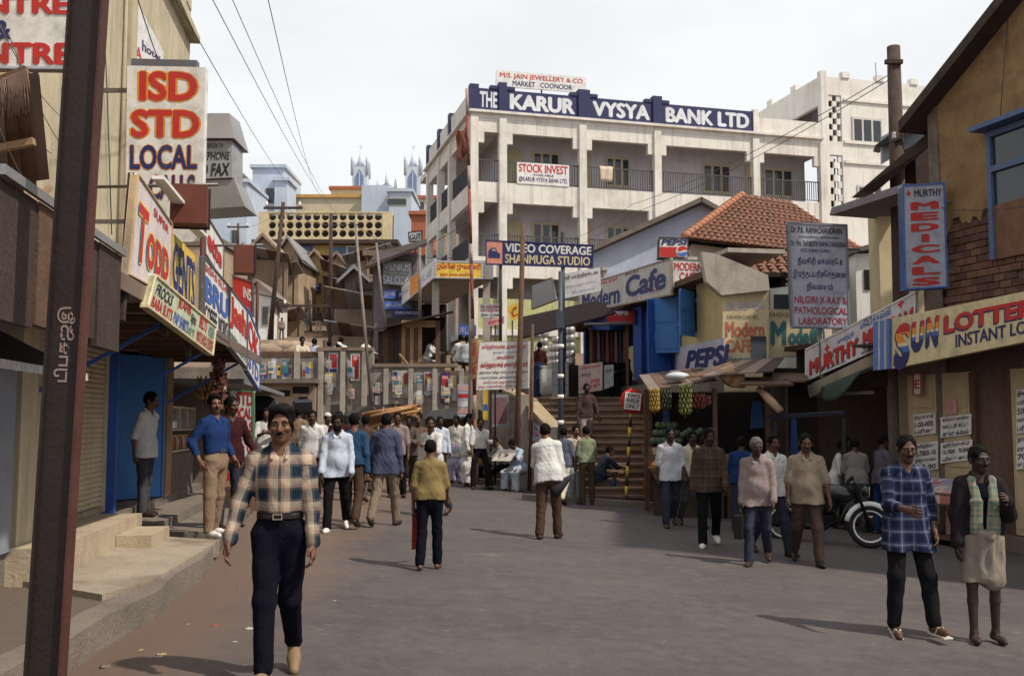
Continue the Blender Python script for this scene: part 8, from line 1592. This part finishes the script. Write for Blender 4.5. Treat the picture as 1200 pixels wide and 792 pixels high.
def P(px, py): return gpt(px, py)
def PY(px, Y, z=None): x = at(px, 495, Y).x; return Vector((x, Y, g(x, Y) if z is None else z))
WALK = ((18, 3, 8), (-16, 3, 22, 22)); WALK2 = ((-16, 3, 22, 22), (18, 3, 8)); STAND = ((2, 4, 0), (-2, 4, 2)); A0_ = ((3, 9, 14, 4), (3, 9, 14, 4)); AW1 = ((-14, 9, 12, 4), (16, 9, 18, 4)); AW2 = ((16, 9, 18, 4), (-14, 9, 12, 4)); PKT = ((-10, 22, 45, 25), (-10, 22, 45, 25))
# --- foreground man
J1 = person('moustached man in a brown and blue checked shirt walking towards the camera in the foreground', P(325, 797), 1.73, 4, 0, shirt=PLA, sleeve=.98, hem=1.03, trousers=NV, belt=LEB, legs=((12, -2, 4), (-6, -3, 34, 38)), arms=((2, 20, 16, 0), (2, 8, 10, 0)), shoes=TSH, hairvol=1.25, head=(3, 0), lean=2, wide=.98, fat=.94)
# --- left shop steps
person('man in a white shirt and grey trousers standing in the blue doorway', PY(171, 13.95, .50), 1.66, 78, 1, shirt=W_, sleeve=.55, hem=.80, trousers=GRY, legs=((6, 3, 4), (-4, 3, 2)), arms=((-20, 6, 25, 10), (-20, 6, 25, 10)), shoes=LEA, lean=5, head=(10, 5))
person('youth in a blue sweater, tan trousers and white trainers leaning on the shop step', PY(254, 12.6, .385), 1.70, 62, 1, shirt=BLU, sleeve=.85, hem=.98, trousers=TAN, legs=((4, 4, 2), (-6, 2, 4)), arms=((-18, 24, 55, 15), (-12, 20, 50, 15)), shoes=WSH, lean=-4, head=(-30, 0), hairvol=1.3, wide=1.08, belt=LEB)
person('man in a dark maroon jacket standing close behind the youth in the blue sweater', PY(269, 13.6, .385), 1.70, 40, 1, shirt=MAR, sleeve=1, hem=.84, trousers=GRB, legs=STAND, arms=((-5, 25, 50, 10), (-8, 26, 60, 10)), shoes=LEA, skin=SKM, head=(20, 0))
# --- crowd left of centre
person('man in a white shirt with folded arms by the auto rickshaw behind the foreground man', PY(311, 21.5), 1.66, 20, 2, shirt=W_, sleeve=.5, hem=.84, trousers=GRY, arms=((20, 8, 90, 50), (20, 8, 90, 50)), skin=SKM)
person('man in an open necked white shirt walking up behind the foreground man', PY(366, 19.0), 1.70, 10, 1, shirt=W_, sleeve=.6, hem=.84, trousers=BRN, legs=WALK, arms=AW1, shoes=LEA, skin=SKM)
person('bearded man in a pale blue shirt and black trousers walking beside the foreground man', P(394, 622), 1.68, 6, 1, shirt=WB, sleeve=1, hem=.80, trousers=BK_, legs=WALK, arms=((8, 8, 20, 4), (4, 8, 22, 4)), shoes=WSH, beard=True, skin=SKIN_D, fat=1.08, head=(0, 5))
person('man seen from behind in a blue sweater and brown trousers', P(413, 617), 1.70, 176, 1, shirt=BL2, sleeve=1, hem=.93, trousers=BRN, legs=WALK2, arms=AW1, shoes=LEA)
person('man seen from behind in a slate blue shirt and beige trousers', P(451, 616), 1.72, 172, 1, shirt=SLT, sleeve=1, hem=.78, trousers=BGE, legs=WALK, arms=((-6, 10, 12, 0), (2, 14, 16, 0)), shoes=LEA, wide=1.04)
for i, (lb, px, Y, H, fc, sh_, tr, kw) in enumerate((
 ('man in a tan shirt turned away between the auto rickshaws', 349, 23.5, 1.70, 170, TAN, BK_, {}), ('man in a white skull cap standing among the auto rickshaws', 383, 23.0, 1.64, 30, W_, GRY, {'cap': W_}), ('man in a dark shirt close behind the white capped man', 397, 21.5, 1.70, 15, MAR, BK_, {}), ('man in a pinkish shirt facing us right of the firewood', 466, 21.0, 1.72, 5, PNK, BK_, {}), ('man in a grey brown shirt standing with folded arms in the crowd', 481, 22.0, 1.68, -15, C_('gb', (.17, .13, .11)), BRN, {'arms': ((20, 8, 90, 50), (20, 8, 90, 50))}), ('man in a brown shirt at the back of the crowd beside the yellow auto', 490, 22.5, 1.70, 10, C_('brownshirt', (.2, .12, .09)), GRY, {}), ('man in a pale blue shirt half hidden at the back of the crowd', 515, 24.0, 1.66, 20, WB, GRY, {}), ('porter in a white shirt carrying the firewood bundle', 447, 22.0, 1.62, 160, W_, BRN, {'arms': ((150, 15, 30, 0), (150, 15, 30, 0))}), ('barefoot man in a brown wrap walking away behind the slate shirt', 428, 19.5, 1.66, 170, C_('dullbrown', (.13, .08, .06)), None, {'wrap': (C_('wrapbrown', (.2, .14, .1)), .5, 1.0)}), ('man in a dark blue shirt waiting by the left auto rickshaw', 330, 23.0, 1.68, 60, GRB, BK_, {}), ('man in a white shirt at the back near the leaning pole', 437, 24.5, 1.66, 0, W_, GRY, {}))):
 kw = dict(kw); kw.setdefault('arms', [A0_, AW1, AW2][i % 3]); person(lb, PY(px, Y), H, fc, 2, shirt=sh_, sleeve=[1, .5][i % 2], hem=.84, trousers=tr, legs=[STAND, WALK, WALK2][i % 3], skin=[SKIN_D, SKM][i % 2], shoes=LEA if tr else None, **kw)
person('man in a white shirt with one arm bent across his chest mid road', P(506, 604), 1.70, -28, 1, shirt=W_, sleeve=.98, hem=.84, trousers=GRY, legs=WALK, arms=((-4, 10, 14, 0), (25, 10, 88, 45)), sandals=LEA, skin=SKM, head=(35, 0))
JB = person('boy in a khaki shirt and navy trousers walking away in the middle of the road', P(503, 667), 1.43, 176, 1, shirt=KHK, sleeve=.48, hem=.90, trousers=NV, legs=((8, 1, 3), (-6, 1, 10, 8)), arms=((14, 8, 30, 6), (-4, 10, 12, 4)), stache=False)
# --- right of centre
person('man in a white kurta and lavender wrap holding a carrier bag', P(535, 566), 1.70, -8, 1, shirt=C_('kurta', (.58, .55, .50)), sleeve=.95, hem=.66, wrap=(LAV, .86, 1.05), legs=STAND, arms=((4, 8, 10, 2), (6, 9, 12, 2)), sandals=LEA, skin=SKIN_D, head=(-15, 5))
person('man in white standing side on behind the lavender wrapped man', PY(548, 25.2), 1.76, 70, 1, shirt=W_, sleeve=.95, hem=.72, wrap=(W_, .84, 1.1), legs=STAND, arms=A0_, sandals=LEA, skin=SKM)
person('man in a white shirt and dark trousers holding a hand to his chin', PY(562, 24.6), 1.70, 14, 1, shirt=W_, sleeve=.5, hem=.98, trousers=BK_, legs=((12, 10, 0), (20, 12, 0)), arms=((6, 12, 20, 10), (35, 12, 125, 35)), shoes=LEA, skin=SKM, lean=8)
person('man in a grey shirt seated on the bench looking down', PY(592, 24.85, g(-.2, 24.8)+.02), 1.66, -75, 1, shirt=C_('lgrey', (.34, .33, .32)), sleeve=.5, hem=.96, trousers=BK_, seat=.45, legs=((80, 6, 80), (84, 8, 86)), arms=((35, 8, 60, 25), (35, 8, 60, 25)), lean=22, head=(0, 25), shoes=LEA, skin=SKM)
JN = person('man in a pale blue shirt seated on the bench reading a newspaper', PY(609, 24.7, g(.2, 24.7)+.02), 1.64, -35, 1, shirt=C_('paleblue', (.38, .46, .56)), sleeve=.5, hem=.96, wrap=(C_('bluewhite', (.45, .5, .6)), .86, 1.0), seat=.45, legs=((80, 8, 78), (80, 8, 78)), arms=((40, 8, 62, 20), (40, 8, 62, 20)), lean=26, head=(0, 30), skin=SKM)
q = JN['w']((JN['wr', 0]+JN['wr', 1])/2); MB(Matrix.Translation(q+Vector((0, -.05, .02))) @ Matrix.Rotation(R(-35), 4, 'Z') @ Matrix.Rotation(R(35), 4, 'X')).box(-.27, .27, -.24, .2, 0, .012).build('newspaper', P_paper, None, 'open newspaper held by the seated man in pale blue', 'newspaper')
JU = person('man seen from behind in a loose white checked shirt leaning left with an umbrella', P(643, 631), 1.70, 166, 1, shirt=PLW, sleeve=.98, hem=.80, trousers=BRN, legs=((10, 2, 4), (-8, 1, 8, 5)), arms=((-16, 14, 24, 0), (14, 6, 60, 40)), lean=16, side=8, shoes=LEA, wide=1.06, fat=1.04)
person('person in a dark check shirt and cream trousers in the group at the steps', P(660, 590), 1.60, 155, 1, shirt=C_('inkcheck', (.16, .17, .24)), sleeve=.5, hem=.84, trousers=C_('creamtr', (.56, .50, .40)), legs=WALK2, arms=A0_, sandals=LEA, skin=SKIN_D)
person('young man in a pink check shirt and pale jeans in the group at the steps', P(674, 588), 1.62, 20, 1, shirt=PLP, sleeve=.5, hem=.84, trousers=C_('palejeans', (.36, .43, .50)), legs=STAND, arms=((20, 6, 70, 30), (6, 8, 14, 4)), shoes=LEA)
person('youth in a light green shirt and olive trousers seen from behind near the steps', P(688, 591), 1.62, 200, 1, shirt=LGT, sleeve=.5, hem=.90, trousers=OLV, legs=STAND, arms=A0_, shoes=LEA, stache=False)
person('man in a dark brown shirt and pale trousers coming down the stone steps', PY(687, 24.3, 1.03), 1.66, 12, 1, shirt=C_('darkbr', (.10, .065, .06)), sleeve=.5, hem=.90, trousers=C_('paletr', (.40, .32, .30)), legs=WALK, arms=((4, 12, 10, 0), (10, 16, 14, 0)), shoes=LEA, skin=SKIN_D)
person('person in blue crouching at the bottom of the stone steps', PY(700, 22.9, .35), 1.6, 110, 2, shirt=GRB, sleeve=.5, hem=.9, trousers=C_('jeansdk', (.08, .11, .2)), seat=.15, legs=((100, 8, 120), (70, 8, 60)), arms=((40, 8, 40, 10), (40, 8, 40, 10)), lean=30, skin=SKM)
person('woman in a red sari bending on the steps beside the fruit stall', PY(762, 22.3, g(3, 22.3)), 1.52, 60, 2, shirt=RED_, sleeve=.4, hem=.98, skirt=RED_, legs=STAND, arms=((40, 8, 40, 10), (40, 8, 40, 10)), lean=24, skin=SKM, long_hair=True)
# --- right walkers
person('man in a white shirt with rolled sleeves and dark jeans walking towards us', P(786, 617), 1.72, 4, 1, shirt=C_('white2', (.52, .52, .57)), sleeve=.55, hem=.80, trousers=GRB, legs=WALK, arms=((-6, 9, 16, 4), (-4, 10, 22, 10)), shoes=LEA, skin=SKIN_D, stache=False)
person('man in a pale shirt walking just behind the man in dark jeans', P(812, 617), 1.68, 8, 1, shirt=CR, sleeve=.6, hem=.84, trousers=GRY, legs=WALK2, arms=((4, 8, 40, 20), (6, 8, 40, 30)), shoes=LEA, skin=SKIN_D)
person('man in a dark olive check shirt and white shoes looking aside as he walks', P(832, 640), 1.74, -6, 1, shirt=PLG, sleeve=.98, hem=.80, trousers=BK_, legs=WALK, arms=((-6, 10, 14, 4), (8, 9, 24, 6)), shoes=WSH, skin=SKIN_D, head=(28, 0), wide=1.04)
JS = person('grey haired man in a pinkish shirt carrying a black briefcase', P(889, 661), 1.66, -14, 1, shirt=PNK, sleeve=.98, hem=.80, trousers=GRB, legs=WALK, arms=((2, 6, 8, 0), (4, 9, 24, 8)), shoes=LEA, hair=HAIR_G, skin=SKIN_D, fat=1.08, head=(20, 6))
person('man in a checked white shirt mostly hidden behind the grey haired man', PY(903, 14.6), 1.70, 20, 1, shirt=PLW, sleeve=.6, hem=.84, trousers=GRB, legs=WALK2, arms=A0_, shoes=LEA, skin=SKM)
person('heavy man in a beige bush shirt and brown trousers walking towards us', P(947, 661), 1.74, -8, 1, shirt=C_('beige_bush', (.42, .335, .25)), sleeve=.5, hem=.80, trousers=C_('brown2', (.11, .07, .062)), legs=WALK2, arms=((-2, 12, 16, 4), (6, 14, 12, 0)), shoes=LEB, skin=SKM, fat=1.1, wide=1.05, head=(0, 4))
for i, (lb, px, Y, H, fc, sh_, tr, kw) in enumerate((('person in blue on the kerb behind the olive shirted man', 868, 17.6, 1.60, 160, BLU, GRB, {}), ('man in a sunlit white shirt standing behind the parked motorcycle', 977, 19.2, 1.62, 60, W_, TAN, {'lean': 14}), ('man in a grey shirt seen from behind at the chemist counter', 1002, 18.6, 1.68, 170, C_('greyshirt', (.28, .26, .26)), GRY, {'lean': 12}), ('tall man in a grey check shirt and blue trousers at the chemist counter', 1031, 18.4, 1.76, 100, C_('greycheck', (.14, .13, .17)), BLU, {}), ('man in a dark red shirt inside the chemist shop', 990, 19.8, 1.68, 30, MAR, BK_, {}), ('stall keeper in a dark shirt behind the fruit', 822, 21.4, 1.62, 0, GRB, BK_, {}))):
 person(lb, PY(px, Y), H, fc, 2, shirt=sh_, sleeve=.5, hem=.84, trousers=tr, legs=STAND, arms=((10, 8, 40, 15), (10, 8, 40, 15)), skin=SKIN_D, shoes=LEA, **kw)
person('man with glasses in a blue plaid shirt and white sandals striding at right', P(1066, 744), 1.72, 2, 0, shirt=PLB, sleeve=.78, hem=.70, trousers=BK_, legs=((12, 7, 14, 16), (16, 5, 4)), arms=((18, 8, 66, 18), (-6, 12, 34, 20)), sandals=SDL, glasses=True, head=(-6, 4), fat=1.0, wide=1.0, skin=SKM)
person('barefoot old man in dark jacket, plaid scarf and folded dhoti at the right edge', P(1153, 752), 1.68, -6, 0, shirt=NV, sleeve=1, hem=.94, jacket=C_('jacket_dark', (.03, .023, .026)), wrap=(C_('dhoti', (.36, .30, .25)), .40, .95), scarf=PLS, legs=((6, 1, 4), (4, 2, 10, 6)), arms=((2, 10, 8, 0), (14, 14, 105, 30)), glasses=True, skin=SKIN_D, head=(14, 0), wide=.95, fat=.95)
# --- up on the terraces
person('woman in a green sari at the kitchenware shop seen from behind', PY(632, 28.5, 2.44), 1.55, 160, 2, shirt=C_('blouse', (.10, .03, .035)), sleeve=.4, hem=.96, skirt=C_('sari_blue', (.03, .06, .13)), legs=STAND, arms=((4, 8, 10, 0), (30, 8, 40, 10)), long_hair=True, skin=SKM)
person('man in a dark coat seated outside the cafe', PY(735, 27.4, 2.46), 1.64, -60, 2, shirt=C_('coat', (.022, .02, .026)), sleeve=1, hem=.8, trousers=BK_, seat=.42, legs=((80, 6, 80), (80, 6, 80)), arms=((25, 8, 50, 20), (25, 8, 50, 20)), skin=SKIN_D, lean=8, cap=MAR)
p = PY(737, 27.5, 2.44); MB().box(p.x-.35, p.x+.45, p.y-.1, p.y+.35, 2.445, 2.87).build('wooden_stool', M_wood_dk, None, 'dark wooden box seat under the man outside the cafe', 'seat')
for i, (lb, px, py, Y, H, fc, sh_, kw) in enumerate((('person in white squatting on the left of the retaining wall', 352, 414, 30.6, 1.6, 30, CR, {'seat': .2}), ('bending person in white with a white head cloth on the wall', 376, 410, 30.4, 1.6, 80, W_, {'lean': 60, 'cap': W_, 'seat': .3}), ('person in a white and blue shirt sitting on the wall behind the bending one', 366, 408, 31.2, 1.6, 150, WB, {'seat': .2}), ('person in a pink top sitting on the wall with the back turned', 384, 410, 31.5, 1.5, 170, RED_, {'seat': .2}), ('person in a white shirt sitting on the wall with the back turned', 398, 410, 30.6, 1.6, 175, W_, {'seat': .2}), ('person in white sitting on the wall end beside the leaning pole', 427, 412, 30.4, 1.6, 60, W_, {'seat': .2}), ('man in white crouching inside the wooden shed', 499, 425, 31.6, 1.62, 70, W_, {'seat': .3, 'lean': 20}), ('man in white sitting on the terrace above the wall end', 540, 440, 30.6, 1.64, 200, W_, {'seat': .25}), ('man in a pale shirt sitting next to the man in white on the terrace', 547, 441, 30.2, 1.62, 170, C_('palegrey', (.45, .48, .5)), {'seat': .2}))):
 seat = kw.get('seat'); z = hill(-3, 30.4)+.01
 lg = ((105, 10, 125), (105, 10, 125)) if seat else STAND
 person(lb, PY(px, Y, z), H, fc, 3, shirt=sh_, sleeve=.8, hem=.84, trousers=[W_, GRY, BRN][i % 3] if i != 1 else W_, legs=lg, arms=((40, 8, 40, 15), (40, 8, 40, 15)), skin=SKIN_D, group='people on the terraces', **kw)
for i, (lb, px, Y, H, fc, sh_, tr) in enumerate((('child in a pink shirt on the left of the lane', 330, 60, 1.3, 20, PNK, GRY), ('man in a grey blue suit walking down the lane', 358, 70, 1.7, 10, C_('bluegrey', (.28, .32, .38)), C_('bluegrey', (.28, .32, .38))), ('man in a dark waistcoat and pale trousers on the lane', 373, 70, 1.75, 0, C_('waist', (.1, .09, .08)), CR), ('woman in red among the group at the right of the lane', 411, 55, 1.55, 0, RED_, RED_), ('woman in brown among the group at the right of the lane', 402, 56, 1.55, 20, C_('br3', (.25, .14, .1)), BRN), ('person in maroon at the right end of the lane group', 419, 54, 1.6, 160, MAR, MAR), ('person with a yellow wrap below the lane group', 415, 50, 1.55, 30, C_('yel', (.45, .28, .06)), W_))):
 x = at(px, 390, Y).x; person(lb, Vector((x, Y, max(hill(x, Y), 4.2+max(0, (Y-46)//1.65)*.26))), H, fc, 3, shirt=sh_, sleeve=.8, hem=.84, trousers=tr, legs=STAND, arms=A0_, skin=SKIN_D, group='people on the lane')
# ---------------------------------------------------------------- things in hands
q = JS['w'](JS['wr', 0])+Vector((0, 0, -.10)); CA = empty('briefcase', q-Vector((0, 0, .36)), 'black briefcase carried by the grey haired man', 'briefcase'); Mq = Matrix.Translation(q) @ Matrix.Rotation(R(60), 4, 'Z'); MB(Mq).box(-.2, .2, -.05, .05, -.36, -.06).build('case', LEB, CA); MB(Mq).tube([(-.07, 0, -.06), (-.06, 0, 0), (.06, 0, 0), (.07, 0, -.06)], .01, 6).build('handle', LEB, CA)
q = JU['w'](JU['wr', 0]); UM = empty('umbrella', q+Vector((-.05, -.05, -.2)), 'folded black umbrella with flared end held by the man in the white checked shirt', 'umbrella'); d = Vector((-.085, 0, -.07)); c = q+Vector((.0, -.1, -.04))
b = MB(); b.tube([c-d*1.9, c-d*.3, c+d*.6, c+d*1.7, c+d*2.1], [.012, .05, .08, .11, .09], 12); b.build('canopy', mat('umbrella_cloth', (.02, .018, .024), .8, .2), UM); MB().tube([c-d*1.9, c-d*2.5], .01, 6).build('handle', M_wood, UM)
q = JB['w'](JB['wr', 1]); CBG = MB(); CBG.hexa([q+Vector((-.02, .05, -.52)), q+Vector((.08, .05, -.50)), q+Vector((.08, .14, -.50)), q+Vector((-.02, .14, -.52))], [q+Vector((-.02, .07, -.06)), q+Vector((.05, .07, -.06)), q+Vector((.05, .11, -.06)), q+Vector((-.02, .11, -.06))]); CBG.build('cloth_bag', RED_, None, 'long red cloth bag hanging at the side of the khaki shirted boy', 'bag')
p = P(541, 566)+Vector((.06, -.12, 0)); BG = empty('carrier_bag', p+Vector((0, 0, .28)), 'red and green printed carrier bag beside the lavender wrap', 'bag'); b = MB(); b.hexa([p+Vector((-.15, 0, .3)), p+Vector((.17, 0, .3)), p+Vector((.17, .1, .3)), p+Vector((-.15, .1, .3))], [p+Vector((-.17, 0, .68)), p+Vector((.19, 0, .68)), p+Vector((.19, .08, .68)), p+Vector((-.17, .08, .68))]); b.build('bag', mat('bag_print', (.45, .18, .14), .6, .3, 14, 0, None, .5, (.1, .22, .16), 9), BG); MB().tube([p+Vector((-.08, .04, .68)), p+Vector((.0, .04, .82)), p+Vector((.08, .04, .68))], .01, 5).build('handle', P_green, BG)
